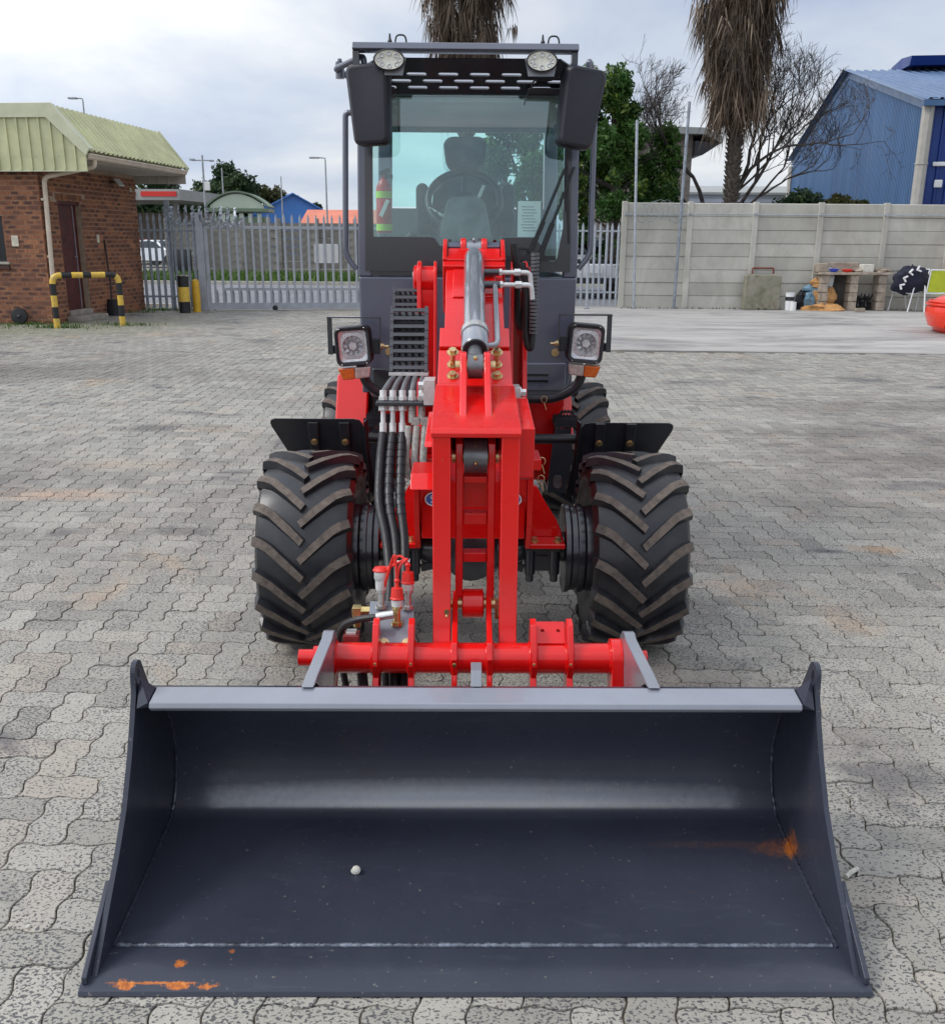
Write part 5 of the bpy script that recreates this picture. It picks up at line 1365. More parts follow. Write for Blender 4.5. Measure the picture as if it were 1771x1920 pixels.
# inside: floor, rear wall, seat, steering column and wheel, extinguisher, notice
mk('cab_floor', B().span((XC - 0.45, 4.345, 0.89), (XC + 0.45, 5.30, 0.93)), 'interior trim', cab)
b = B().span((XC - 0.45, 5.25, 0.93), (XC + 0.45, 5.29, 1.72)); mk('rear_wall', b, 'interior trim', cab)
mk('rear_window', B().span((XC - 0.40, 5.305, 1.73), (XC + 0.40, 5.309, 2.12)), 'rear glass', cab, smooth=0)
mk('rear_header', B().span((XC - 0.45, 5.27, 2.10), (XC + 0.45, 5.30, 2.145)), 'interior trim', cab)
SX = -0.035
b = B().rbox((SX, 5.02, 1.58), (0.40, 0.13, 0.62), 0.10, Matrix.Rotation(R(8), 3, 'X'), taper=lambda p: (p[0] * (1.0 - 0.30 * max(0, p[2] / 0.31)), p[1] - 0.03 * (p[0] / 0.22) ** 2, p[2]), seg=6)
seat = mk('seat', b, 'seat cloth', cab)
mk('headrest', B().rbox((SX, 5.0, 1.968), (0.205, 0.10, 0.165), 0.05, Matrix.Rotation(R(4), 3, 'X'), taper=lambda p: (p[0] * (1 + 0.1 * p[2] / 0.08), p[1], p[2]), seg=6), 'seat cloth', seat)
mk('seat_cushion', B().rbox((SX, 4.83, 1.31), (0.46, 0.46, 0.16), 0.05, seg=4), 'seat cloth', seat)
for s in (-1, 1): mk('armrest', B().rbox((SX + s * 0.205, 4.86, 1.70), (0.06, 0.25, 0.24), 0.03, seg=4), 'seat cloth', seat)
b = B().rbox((SX + 0.03, 5.0, 1.60), (0.45, 0.17, 0.64), 0.12, Matrix.Rotation(R(8), 3, 'X'), taper=lambda p: (p[0] * (1.0 - 0.30 * max(0, p[2] / 0.31)) + 0.012 * math.sin(p[2] * 31), p[1] - 0.03 * (p[0] / 0.22) ** 2 - 0.012 * math.sin(p[0] * 40 + p[2] * 25), p[2]), seg=8)
mk('seat_wrap', b, 'clear plastic wrap', seat)
mk('headrest_wrap', B().rbox((SX, 5.0, 1.963), (0.225, 0.115, 0.18), 0.055, Matrix.Rotation(R(4), 3, 'X'), seg=6), 'clear plastic wrap', seat)
b = B().rbox((SX + 0.002, 4.47, 1.63), (0.205, 0.16, 0.21), 0.045, Matrix.Rotation(R(-14), 3, 'X'), taper=lambda p: (p[0] * (1 - 0.22 * p[2] / 0.11), p[1], p[2]), seg=5)
b.rbox((SX + 0.002, 4.46, 1.44), (0.235, 0.14, 0.16), 0.04, taper=lambda p: (p[0] * (1 + 0.2 * p[2] / 0.08), p[1], p[2]), seg=4)
con = mk('steering_console', b, 'interior trim', cab)
mk('console_foot', B().span((SX - 0.09, 4.42, 0.93), (SX + 0.09, 4.54, 1.40)), 'interior trim', con)
mk('console_wrap', B().rbox((SX + 0.002, 4.465, 1.63), (0.22, 0.175, 0.225), 0.05, Matrix.Rotation(R(-14), 3, 'X'), taper=lambda p: (p[0] * (1 - 0.22 * p[2] / 0.11), p[1] + 0.005 * math.sin(p[2] * 60), p[2]), seg=5), 'clear plastic wrap', con)
b = B()
Ms = Matrix.Translation((SX - 0.005, 4.60, 1.735)) @ Matrix.Rotation(R(52), 4, 'X')
b.tube([Ms @ Vector((0.166 * math.cos(2 * PI * k / 40), 0.166 * math.sin(2 * PI * k / 40), 0)) for k in range(40)], 0.0165, 12, closed=True)
b.cyl(Ms @ Vector((0, 0, -0.03)), Ms @ Vector((0, 0, 0.01)), 0.05, n=20)
for a in (90, 210, 330): b.tube([Ms @ Vector((0.04 * math.cos(R(a)), 0.04 * math.sin(R(a)), -0.01)), Ms @ Vector((0.16 * math.cos(R(a)), 0.16 * math.sin(R(a)), 0))], 0.012, 8)
mk('steering_wheel', b, 'black plastic', cab)
for q in (((-0.135, 4.55, 1.665), (-0.20, 4.56, 1.70)), ((0.015, 4.53, 1.72), (0.05, 4.55, 1.80))):
    mk('column_stalk', B().tube(q, 0.008, 8), 'pale fitting', con)
b = B().lathe([(0, 0.0), (0, 0.032), (0.01, 0.036), (0.20, 0.036), (0.23, 0.022), (0.24, 0.011), (0.26, 0.011), (0.26, 0)], (-0.412, 4.62, 1.59), (0, 0, 1), 20)
ex = mk('fire_extinguisher', b, 'extinguisher red', cab)
mk('reflective_band', B().cyl((-0.412, 4.62, 1.745), (-0.412, 4.62, 1.775), 0.037, n=20).cyl((-0.412, 4.62, 1.60), (-0.412, 4.62, 1.63), 0.0375, n=20), 'lime tape', ex)
mk('label_panel', B().box((-0.408, 4.582, 1.70), (0.018, 0.004, 0.08), Matrix.Rotation(R(25), 3, 'Y')), 'paper', ex)
mk('valve_head', B().box((-0.405, 4.62, 1.86), (0.05, 0.025, 0.02), Matrix.Rotation(R(-20), 3, 'Y')).box((-0.395, 4.62, 1.84), (0.05, 0.018, 0.018)), 'black plastic', ex)
b = B().span((0.195, 4.318, 1.575), (0.295, 4.320, 1.725)); nt_ = mk('paper_notice', b, 'paper', cab)
b = B()
for k in range(9): b.span((0.21 + 0.004 * (k % 3), 4.3168, 1.70 - k * 0.0125), (0.265 + 0.02 * ((k * 7) % 3) / 3, 4.3174, 1.7025 - k * 0.0125))
mk('notice_text', b, 'ink', nt_)
mk('gear_lever', B().tube([(-0.27, 4.45, 1.35), (-0.275, 4.47, 1.55)], 0.008, 8).sphere((-0.276, 4.47, 1.57), (0.028, 0.02, 0.025), 14, 8), 'black plastic', cab)

# ---- hose carrier (link chain) and hydraulic hoses on the left of the boom
CXm, CWm = -0.226, 0.122
lb_ = B()
for s in (-1, 1): lb_.span((s * (CWm / 2) - 0.006, -0.001, -0.013), (s * (CWm / 2) + 0.006, 0.055, 0.0145))
lb_.span((-CWm / 2 + 0.006, 0.0, -0.0045), (CWm / 2 - 0.006, 0.007, 0.0075)); lb_.span((-CWm / 2 + 0.006, 0.047, -0.006), (CWm / 2 - 0.006, 0.054, 0.007))
for x in (-0.036, -0.012, 0.012, 0.036): lb_.span((x - 0.005, 0.007, -0.003), (x + 0.005, 0.047, 0.003))
for s in (-1, 1):
    for z in (-0.007, 0.009): lb_.cyl((s * (CWm / 2 - 0.0), -0.0025, z), (s * (CWm / 2 - 0.0), 0.0, z), 0.0022, n=8)
OFF = Vector((0, 0, 0)); link_me = mesh_of('chain_link', lb_, 'link plastic', 30); OFF = OFF_KEEP
hc = mk('hose_carrier', B().span((CXm - 0.06, 3.42, 1.08), (CXm + 0.06, 3.43, 1.30)), 'black plastic', LD)
# front run hangs nearly upright, then turns over the top and climbs back along the tower
track = [Vector((CXm - 0.004, 3.33 + 0.012 * k, 1.128 + 0.0275 * k)) for k in range(8)]
for k, p in enumerate(track):
    o = mk('chain_link', link_me, None, hc); o.location = p - OFF; o.rotation_euler = (R(-24), 0, 0)
for k in range(4):
    o = mk('chain_link', link_me, None, hc); o.location = Vector((-0.262, 3.82 + 0.010 * k, 1.285 + 0.0275 * k)) - OFF; o.rotation_euler = (R(-20), 0, 0); o.scale = (0.86, 1, 1)
mk('carrier_foot', B().span((CXm - 0.072, 3.30, 1.104), (CXm + 0.066, 3.37, 1.112)), 'pale fitting', hc)
# manifold bar and hoses
BX = [-0.312, -0.279, -0.246, -0.213, -0.180]
TX = [-0.272, -0.249, -0.226, -0.203, -0.180]
mk('manifold_bar', B().span((-0.335, 3.19, 1.015), (-0.125, 3.255, 1.030)), 'dark grey paint', LD, bevel=0.004)
for k in range(5):
    x, t = BX[k], TX[k]
    mk('hose_stub', B().tube(spline([(t, 3.36, 1.135), (t, 3.335, 1.105), (x * 0.5 + t * 0.5, 3.27, 1.085), (x, 3.232, 1.055)], 5), 0.0105, 10), 'grey hose', LD)
    mk('hose_fitting', B().cyl((x, 3.232, 1.063), (x, 3.224, 1.031), 0.0125, n=12).cyl((x, 3.2235, 1.043), (x, 3.2225, 1.031), 0.0155, n=6), 'pale fitting', LD)
    if k < 3:
        b = B().cyl((x, 3.22, 1.014), (x, 3.215, 0.995), 0.0165, n=6).cyl((x, 3.215, 0.995), (x, 3.205, 0.955), 0.0085, n=10).cyl((x, 3.205, 0.955), (x, 3.195, 0.915), 0.0125, n=12)
        mk('hose_fitting', b, 'pale fitting', LD)
        xb = (-0.272, -0.243, -0.214)[k]; xm = (-0.318, -0.285, -0.248)[k]
        pts = [(x, 3.195, 0.92), (xm, 3.13, 0.83), (xm + 0.004, 3.02, 0.72), (xb - 0.012, 2.92, 0.62), (xb + 0.006 * (1 - k), 2.80, 0.50), (xb, 2.68, 0.36), (xb + 0.01, 2.60, 0.20), (xb + 0.01, 2.55, 0.08)]
        mk('hydraulic_hose', B().tube(spline(pts, 8), 0.0155, 12), 'hose rubber', LD)
        b = B(); P = spline(pts, 8)
        for i in range(2, 20, 2): d = (P[i + 1] - P[i]).normalized(); b.cyl(P[i] - d * 0.011, P[i] + d * 0.011, 0.0172, n=12)
        if k: mk('spiral_guard', b, 'black plastic', LD)
    else:
        b = B().cyl((x, 3.22, 1.014), (x, 3.215, 0.995), 0.014, n=6).cyl((x, 3.215, 0.995), (x, 3.205, 0.955), 0.0125, n=10).box((x + 0.012, 3.205, 0.962), (0.03, 0.026, 0.026))
        mk('tee_fitting', b, 'braided sleeve', LD, bevel=0.002)
for x in (-0.225, -0.196, -0.167):
    pts = [(x, 3.20, 0.945), (x - 0.004, 3.185, 0.90), (x - 0.008, 3.17, 0.82), (x + 0.004, 3.19, 0.77), (x + 0.02, 3.26, 0.755)]
    mk('braided_hose', B().tube(spline(pts, 6), 0.0125, 10), 'braided sleeve', LD)
b = B()
for k in range(3): b.cyl((-0.195 + 0.0, 3.28, 0.80 - k * 0.03), (-0.165, 3.28, 0.80 - k * 0.03), 0.008)
mk('port_nipple', B().bolt((-0.166, 3.10, 1.10), (-1, 0, 0), 0.013, 0.016).bolt((-0.166, 3.12, 1.06), (-1, 0, 0), 0.013, 0.016).span((-0.166, 3.07, 1.04), (-0.13, 3.16, 1.12)), 'pale fitting', LD)
mk('port_nipple', B().bolt((0.148, 3.06, 1.085), (1, 0, 0), 0.012, 0.016).bolt((0.148, 3.10, 1.05), (1, 0, 0), 0.012, 0.016).span((0.126, 3.05, 1.035), (0.148, 3.14, 1.10)), 'pale fitting', LD)
mk('hose_tie', B().cyl((-0.262, 2.87, 0.573), (-0.205, 2.87, 0.573), 0.004).cyl((-0.262, 2.852, 0.573), (-0.205, 2.852, 0.573), 0.004), 'pale fitting', LD)

# ---- rear frame, fenders, side boxes
b = B().span((-0.42, 4.60, 0.44), (0.42, 5.9, 0.80)); rf = mk('rear_frame', b, RED, LD, bevel=0.01)
b = B().prism([(0.24, 0.90), (0.44, 0.90), (0.445, 0.80), (0.40, 0.72), (0.395, 0.44), (0.385, 0.43), (0.24, 0.43)], 'y', 4.50, 4.54); mk('rear_face', b, RED, rf, bevel=0.004)
b = B().prism([(-0.24, 0.90), (-0.47, 0.90), (-0.47, 0.80), (-0.40, 0.70), (-0.395, 0.44), (-0.24, 0.43)], 'y', 4.50, 4.54); mk('rear_face', b, RED, rf, bevel=0.004)
for s in (-1, 1):
    x0, x1 = (-0.655, -0.50) if s < 0 else (0.435, 0.490)
    b = yz([(4.40, 0.60), (4.62, 0.925), (5.9, 0.935), (5.9, 0.70), (4.62, 0.70), (4.46, 0.58)], x0, x1) if s < 0 else yz([(4.45, 0.66), (4.62, 0.84), (5.9, 0.86), (5.9, 0.70), (4.62, 0.70), (4.5, 0.64)], x0, x1)
    mk('fender', b, RED, LD, bevel=0.01)
    if s < 0: mk('fender_trim', B().span((-0.4995, 4.60, 0.70), (-0.485, 4.7, 0.86)).span((-0.47, 4.495, 0.74), (-0.445, 4.499, 0.88)), 'black plastic', LD)
    Mh = Matrix(((1, 0, 0, 0), (0, 0, 1, 4.30), (0, 1, 0, 0), (0, 0, 0, 1)))
    oval = [(s * 0.405 + 0.022 * math.cos(t), 0.475 + (0.012 if math.sin(t) > 0 else -0.012) + 0.022 * math.sin(t)) for t in np.linspace(0, 2 * PI, 17)[:-1]]
    pl = [(s * 0.455, 0.725), (s * 0.385, 0.725), (s * 0.37, 0.60), (s * 0.355, 0.42), (s * 0.44, 0.42), (s * 0.472, 0.60)]
    sb = mk('step_box', B().plate(pl, [oval], 0.01, Mh), 'dark grey paint', LD)
    mk('step_side', B().span((s * 0.36, 4.31, 0.42), (s * 0.45, 4.60, 0.43)).span((s * 0.455, 4.31, 0.43), (s * 0.46, 4.60, 0.72)), 'dark grey paint', sb)
    b = B()
    for k in range(3):
        y = 4.32 + k * 0.11
        b.span((s * 0.385, y, 0.735), (s * 0.50, y + 0.006, 0.765))
        for j in range(7): b.cyl((s * (0.395 + j * 0.015), y + 0.003, 0.765), (s * (0.395 + j * 0.015), y + 0.003, 0.772), 0.004, n=6)
    b.span((s * 0.385, 4.31, 0.728), (s * 0.50, 4.56, 0.734))
    mk('step_tread', b, 'black plastic', sb)
# safety clips hanging on the right of the head
for x, y, z in ((0.245, 3.3, 0.80), (0.245, 3.32, 0.73), (0.305, 4.0, 0.91)):
    b = B().tube([(x + 0.012 * math.cos(t), y, z + 0.014 * math.sin(t)) for t in np.linspace(-1, 4.4, 12)], 0.002, 6); b.tube([(x, y, z - 0.012), (x + 0.01, y, z - 0.045)], 0.002, 6)
    mk('safety_clip', b, 'zinc gold', LD)
b = B().span((-0.2, 4.1, 0.35), (0.2, 4.6, 0.60)).cyl((0, 4.0, 0.45), (0, 4.7, 0.45), 0.09); mk('pivot_joint', b, 'dark grey paint', LD)
b = B().cyl((-0.45, 5.49, 0.386), (0.45, 5.49, 0.386), 0.09, n=20).sphere((0, 5.49, 0.386), (0.16, 0.14, 0.14), 20, 12); mk('rear_axle', b, 'dark grey paint', LD)
b = B().span((-0.44, 5.43, 0.75), (0.40, 6.45, 1.48)); mk('engine_hood', b, RED, LD, bevel=0.05, seg=4)
OFF = Vector((0, 0, 0))

# small things lying about
def stone(name, label, loc, r, m='pebble', flat=0.8):
    b = B(); ico = bmesh.new(); bmesh.ops.create_icosphere(ico, subdivisions=2, radius=1)
    sd_ = random.random() * 10
    vs = []
    for v in ico.verts:
        k = 1 + 0.10 * math.sin(v.co.x * 3 + sd_) * math.cos(v.co.y * 2.7 + sd_ * 2) + 0.07 * math.sin(v.co.z * 4 + v.co.x * 2 + sd_)
        vs.append((v.co.x * r * k, v.co.y * r * k * 0.85, v.co.z * r * k * flat + r * flat * 0.9))
    b.add(vs, [tuple(q.index for q in f.verts) for f in ico.faces]); ico.free()
    return solo(name, b, m, label, 'stone', loc)
stone('pebble', 'small pale stone lying on the floor of the bucket', (-0.285, 2.02, 0.035), 0.013)
stone('pebble', 'small pale stone lying on the paving left of the bucket', (-1.035, 1.86, 0.0), 0.006)
stone('pebble', 'tiny reddish stone on the paving at the bottom left', (-0.985, 1.755, 0.0), 0.004, 'old block')
b = B().tube([(0, 0, 0.006), (0.02, 0.018, 0.007), (0.042, 0.034, 0.006)], 0.006, 8)
solo('plaster_fragment', b, 'pebble', 'white finger shaped fragment lying on the paving right of the bucket', 'fragment', (0.958, 2.058, 0.0))
# ------------------------------------------------------------------ gatehouse
HX, HY, HA = -7.84, 17.9, R(-6.3)
gh = thing('gatehouse', 'small brick gatehouse with a pale green sheet roof and maroon door', 'gatehouse', (HX, HY, 0), HA)
LEN, HT = 3.88, 2.86
DOOR = (0.58, 1.45, 0.2, 2.22)
WIN = (-1.9, -0.76, 1.12, 1.93)
b = B()
# side wall (x = 0) pierced by the door, gable wall (y = 0) pierced by the window; far walls closed
b.span((-0.22, 0.0, 0), (0, DOOR[0], HT)); b.span((-0.22, DOOR[1], 0), (0, LEN, HT))
b.span((-0.22, DOOR[0], DOOR[3]), (0, DOOR[1], HT)); b.span((-0.22, DOOR[0], 0), (0, DOOR[1], DOOR[2] - 0.001))
b.span((WIN[1], 0, 0), (-0.2205, 0.22, HT)); b.span((-4.4, 0, 0), (WIN[0], 0.22, HT))
b.span((WIN[0], 0, WIN[3]), (WIN[1], 0.22, HT)); b.span((WIN[0], 0, 0), (WIN[1], 0.22, WIN[2]))
b.span((-4.4, LEN - 0.22, 0), (-0.2205, LEN - 0.001, HT)); b.span((-4.4, 0.2205, 0), (-4.18, LEN - 0.2205, HT))
b.span((-4.15, 0.25, HT - 0.06), (-0.25, LEN - 0.25, HT - 0.01))
wall = mk('wall', b, 'mortar', gh, smooth=0)
BL, BH, GX, GZ = 0.222, 0.0725, 0.234, 0.0845
bricks = []
for r in range(int(HT / GZ) + 1):
    z = GZ * (r + 0.5)
    if z + BH / 2 > HT: continue
    off = GX / 2 if r % 2 else 0
    for k in range(-1, int(LEN / GX) + 2):                      # side wall
        y0, y1 = k * GX + off - GX / 2, k * GX + off - GX / 2 + BL
        y0, y1 = max(y0, 0.0), min(y1, LEN)
        segs = [(y0, y1)]
        if DOOR[2] - 0.02 < z < DOOR[3] + 0.13:
            if z > DOOR[3]: segs = [] if (y1 > DOOR[0] - 0.05 and y0 < DOOR[1] + 0.05) else segs
            else:
                segs = []
                if y0 < DOOR[0]: segs.append((y0, min(y1, DOOR[0])))
                if y1 > DOOR[1]: segs.append((max(y0, DOOR[1]), y1))
        for a, c in segs:
            if c - a > 0.03: bricks.append(('s', (a + c) / 2, z, c - a))
    for k in range(0, 20):                                      # gable wall
        x1 = -k * GX - (0.11 if r % 2 else 0.0); x0 = x1 - BL
        if k == 0 and r % 2: bricks.append(('g', -0.05, z, 0.098))
        x0 = max(x0, -4.4)
        if WIN[2] - 0.1 < z < WIN[3] + 0.02:
            if x0 < WIN[1] and x1 > WIN[0]:
                if x1 > WIN[1]: x0 = WIN[1]
                elif x0 < WIN[0]: x1 = WIN[0]
                else: continue
        if x1 - x0 > 0.03: bricks.append(('g', (x0 + x1) / 2, z, x1 - x0))
# soldier course over the door
n = 11
for k in range(n):
    y = DOOR[0] - 0.05 + (DOOR[1] - DOOR[0] + 0.10) * (k + 0.5) / n
    bricks.append(('v', y, DOOR[3] + 0.066, 0))
bm_ = B().box((0, 0, 0), (0.012, 1, BH)); brick_me = mesh_of('brick', bm_, 'brick', 0, fixn=False); brick_uv(brick_me)
vis_b = [q for q in bricks if q[0] != 'g' or q[1] > -1.25]
hid = [q for q in bricks if not (q[0] != 'g' or q[1] > -1.25)]
vis_b.sort(key=lambda q: (q[1] if q[0] != 'g' else -0.3) + abs(q[2] - 1.2) * 0.4)
def brick_pose(q):
    j = random.uniform(-0.002, 0.003)
    if q[0] == 's': return (0.003 + j, q[1], q[2]), 0.0, (1, q[3], 1)
    if q[0] == 'g': return (q[1], -0.003 - j, q[2]), PI / 2, (1, q[3], 1)
    return (0.004 + j, q[1], q[2]), 0.0, (1, 0.073, 1.72)
for q in vis_b[:300]:
    l, rz, s_ = brick_pose(q)
    o = bpy.data.objects.new('brick', brick_me); COL.objects.link(o); o.parent = wall
    o.location = l; o.rotation_euler = (0, 0, rz); o.scale = s_
b = B(); tn = []
for q in vis_b[300:] + hid:
    l, rz, s_ = brick_pose(q)
    d = (0.012, s_[1], BH * s_[2]) if rz == 0 else (s_[1], 0.012, BH)
    b.box(l, d); tn.append(random.random())
me = mesh_of('bricks', b, 'brick', 0, fixn=False); tone_attr(me, tn, 6); brick_uv(me)
mk('bricks', me, None, wall, kind='stuff')
# roof: mansard sheets, barge board, gable cladding, soffit
RX0, RX1, RZ0, RZ1, RY0, RY1 = 0.47, 1.09, 3.76, 3.02, -0.2, 4.15
b = B()
def rib(y):                                                     # rib height of the folded sheet along the roof
    t = (y / 0.172) % 1.0
    return 0.032 * max(0.0, min(1.0, (0.22 - abs(t - 0.5)) / 0.07))
ys = []
y = RY0
while y < RY1:
    ys += [y, y + 0.172 * 0.27, y + 0.172 * 0.35, y + 0.172 * 0.65, y + 0.172 * 0.73]; y += 0.172
nx, nz = (RZ0 - RZ1), (RX1 - RX0); l_ = math.hypot(nx, nz); nx, nz = nx / l_, nz / l_
rows = []
for (x, z) in ((RX0, RZ0), (RX1, RZ1)):
    rows.append([(x + nx * (0.005 + rib(y - RY0)), y, z + nz * (0.005 + rib(y - RY0))) for y in ys])
b.grid(rows)
b.grid([[(x - nx * 0.02, y, z - nz * 0.02) for (x, y, z) in ((RX0, RY0, RZ0), (RX0, RY1, RZ0))], [(x - nx * 0.02, y, z - nz * 0.02) for (x, y, z) in ((RX1, RY0, RZ1), (RX1, RY1, RZ1))]], flip=True)
roof = mk('roof', b, 'roof pale green', gh, smooth=20)
b = B().span((-4.6, RY0, RZ0 - 0.03), (RX0, RY1, RZ0 + 0.012)); mk('roof_deck', b, 'roof pale green', roof)
b = B()
T = [(-4.6, 3.80), (RX0 + 0.03, 3.80), (RX0 + 0.06, 3.80), (RX1 + 0.06, 3.03), (RX1 + 0.0, 2.93), (RX0 - 0.05, 3.56), (-4.6, 3.56)]
b.prism(T, 'y', RY0 - 0.012, RY0 - 0.05)
b.prism([(RX0 - 0.02, 3.785), (RX0 + 0.03, 3.80), (RX1 + 0.06, 3.06), (RX1 + 0.045, 3.02)], 'y', RY0 - 0.012, RY0 + 0.14)
mk('barge_board', b, 'trim pale green', gh, bevel=0.008)
b = B()
b.prism([(RX0 + 0.06, 3.80), (RX1 + 0.06, 3.03), (RX1, 2.95), (RX0 - 0.03, 3.7)], 'y', RY1 - 0.02, RY1 + 0.03)
mk('barge_board', b, 'trim pale green', gh, bevel=0.008)
# gable cladding sheets, each between two ribs
px = RX1 - 0.02
k = 0
def clad_top(x): return 3.66 if x < RX0 - 0.02 else max(2.74, 3.66 - (x - RX0 + 0.02) * 1.17)
while px > -4.5:
    w = 0.205
    x0, x1 = px - w, px
    b = B()
    b.prism([(x0, 2.70), (x1, 2.70), (x1, max(2.74, clad_top(x1))), (x0, clad_top(x0))], 'y', RY0, RY0 + 0.012)
    b.prism([(x0 - 0.003, 2.703), (x0 + 0.03, 2.703), (x0 + 0.03, clad_top(x0 + 0.03) - 0.01), (x0 - 0.003, clad_top(x0))], 'y', RY0 - 0.028, RY0 - 0.0005)
    if k % 2 == 0: b.sphere((x0 + 0.1, RY0 - 0.004, 2.93), 0.009, 8, 5)
    mk('cladding_sheet', b, 'roof pale green', gh, bevel=0.003)
    px -= w; k += 1
b = B().span((-4.6, RY0 - 0.012, 2.675), (RX1 - 0.02, RY0 + 0.03, 2.699)); mk('drip_trim', b, 'trim pale green', gh, bevel=0.004)
b = B().prism([(-1.2, 2.70), (RX1 - 0.02, 2.70), (RX1 - 0.02, 2.93), (RX0 - 0.06, 3.6), (-1.2, 3.6)], 'y', RY1 - 0.05, RY1 - 0.03)
for k in range(9): b.span((-1.1 + k * 0.22, RY1 - 0.075, 2.71), (-1.06 + k * 0.22, RY1 - 0.051, 2.95))
mk('cladding_sheet', b, 'soffit', gh)
b = B().span((0.004, RY0 + 0.02, 2.862), (0.96, RY1 - 0.08, 2.885)); b.span((-4.4, RY0 + 0.02, 2.862), (0.002, -0.004, 2.885)); mk('soffit', b, 'soffit', gh)
b = B()
g = [(0.965, 2.99), (0.965, 2.905), (0.985, 2.885), (1.05, 2.885), (1.085, 2.905), (1.10, 2.955), (1.115, 2.955), (1.115, 2.985), (1.085, 2.985), (1.07, 2.92), (1.045, 2.9), (0.985, 2.9), (0.98, 2.99)]
b.prism(g, 'y', RY0 + 0.05, RY1 + 0.02)
b.prism([(0.98, 2.99), (0.98, 2.9), (1.045, 2.9), (1.085, 2.985)], 'y', RY0 + 0.05, RY0 + 0.058)
mk('gutter', b, 'cream metal', gh, bevel=0.004)
b = B()
p = [(1.03, 0.16, 2.9), (1.03, 0.16, 2.78), (0.10, 0.06, 2.60), (0.055, 0.02, 0.16), (0.11, -0.03, 0.05)]
b.tube(fillet(p, 0.1, 5), 0.042, 10)
pipe = mk('downpipe', b, 'cream metal', gh)
b = B()
for z in (2.2, 1.2): b.cyl((0.055, 0.04, z), (0.055, 0.038, z + 0.04), 0.047, n=12)
mk('pipe_bracket', b, 'cream metal', pipe)
# door, frame, step
b = B().span((-0.11, DOOR[0] + 0.05, DOOR[2]), (-0.07, DOOR[1] - 0.18, DOOR[3] - 0.06))
door = mk('door', b, 'maroon door', gh, bevel=0.004)
b = B().span((-0.069, DOOR[1] - 0.24, DOOR[2] + 0.01), (-0.060, DOOR[1] - 0.21, DOOR[3] - 0.07)); mk('edge_strip', b, 'door edge steel', door)
b = B().cyl((-0.07, DOOR[1] - 0.28, 1.2), (-0.02, DOOR[1] - 0.28, 1.2), 0.012).cyl((-0.02, DOOR[1] - 0.28, 1.2), (-0.02, DOOR[1] - 0.38, 1.2), 0.01); mk('handle', b, 'door edge steel', door)
b = B()
b.span((-0.13, DOOR[0], DOOR[2]), (-0.03, DOOR[0] + 0.05, DOOR[3])); b.span((-0.13, DOOR[1] - 0.18, DOOR[2]), (-0.12, DOOR[1], DOOR[3])); b.span((-0.13, DOOR[0] + 0.05, DOOR[3] - 0.06), (-0.03, DOOR[1], DOOR[3]))
mk('door_frame', b, 'maroon door', gh, bevel=0.003)
b = B().span((0.002, 0.50, 0.0), (0.30, 1.56, 0.10)); b.span((-0.1, DOOR[0], 0.1), (0.05, DOOR[1], DOOR[2])); mk('door_step', b, 'concrete step', gh, bevel=0.015)
b = B().span((WIN[0], 0.1, WIN[2]), (WIN[1], 0.12, WIN[3])); win = mk('window', b, 'black gloss', gh)
b = B()
b.span((WIN[0], 0.06, WIN[2]), (WIN[0] + 0.04, 0.14, WIN[3])); b.span((WIN[1] - 0.04, 0.06, WIN[2]), (WIN[1], 0.14, WIN[3])); b.span((WIN[0] + 0.04, 0.06, WIN[3] - 0.04), (WIN[1] - 0.04, 0.14, WIN[3])); b.span((WIN[0] + 0.04, 0.06, WIN[2]), (WIN[1] - 0.04, 0.14, WIN[2] + 0.04))
mk('frame', b, 'black plastic', win)
b = B().span((WIN[0] - 0.06, -0.06, WIN[2] - 0.045), (WIN[1] + 0.06, 0.06, WIN[2] - 0.002)); mk('sill', b, 'kerb', win, bevel=0.006)
b = B().span((WIN[0] - 0.06, -0.045, WIN[2] - 0.13), (WIN[1] + 0.05, 0.0, WIN[2] - 0.047)); mk('sill_course', b, 'brick', win, bevel=0.006)
for nm, loc, d in (('switch_plate', (0.018, 1.98, 1.54), (0.02, 0.085, 0.16)), ('junction_box', (0.018, 3.62, 2.55), (0.03, 0.06, 0.09))):
    mk(nm, B().box(loc, d), 'cream plastic', gh, bevel=0.006)
mk('switch_plate', B().box((-0.55, -0.02, 1.49), (0.13, 0.02, 0.19)), 'cream plastic', gh, bevel=0.006)
b = B().box((0.20, 2.75, 2.66), (0.17, 0.22, 0.035), Matrix.Rotation(R(52), 3, 'Y')); fl = mk('flood_light', b, 'pale fitting', gh, bevel=0.008)
mk('bracket', B().span((0.01, 2.70, 2.66), (0.15, 2.80, 2.69)), 'black iron', fl)

# round black stone-like lid by the wall, the shovel, the hoop barrier, bollards
b = B()
b.lathe([(0, 0.0), (0.0, 0.135), (0.03, 0.15), (0.06, 0.135), (0.075, 0.06), (0.076, 0.0)], (0, 0, 0), (0.25, -1, 0.18), 22)
b.cyl((0.015, -0.07, 0.0), (0.02, -0.10, 0.02), 0.03)
solo('plough_disc', b, 'black iron', 'round black iron disc leaning on the brick wall by the downpipe', 'disc', (-8.42, 17.83, 0.148))
sh = thing('shovel', 'black shovel with a long thin handle leaning beside the maroon door', 'shovel', (-7.46, 19.93, 0))
b = B(); pr = [(-0.13, 0.30), (-0.145, 0.12), (-0.12, 0.0), (0.12, 0.0), (0.145, 0.12), (0.13, 0.30), (0.04, 0.36), (-0.04, 0.36)]
rows = [[(x * (1 - 0.15 * abs(t)), -0.05 * (1 - (abs(x) / 0.15) ** 2) + 0.1 * z, z) for x, z in ((-0.14 + 0.28 * k / 6, 0.01 + 0.33 * t) for k in range(7))] for t in (0, 0.25, 0.5, 0.75, 1.0)]
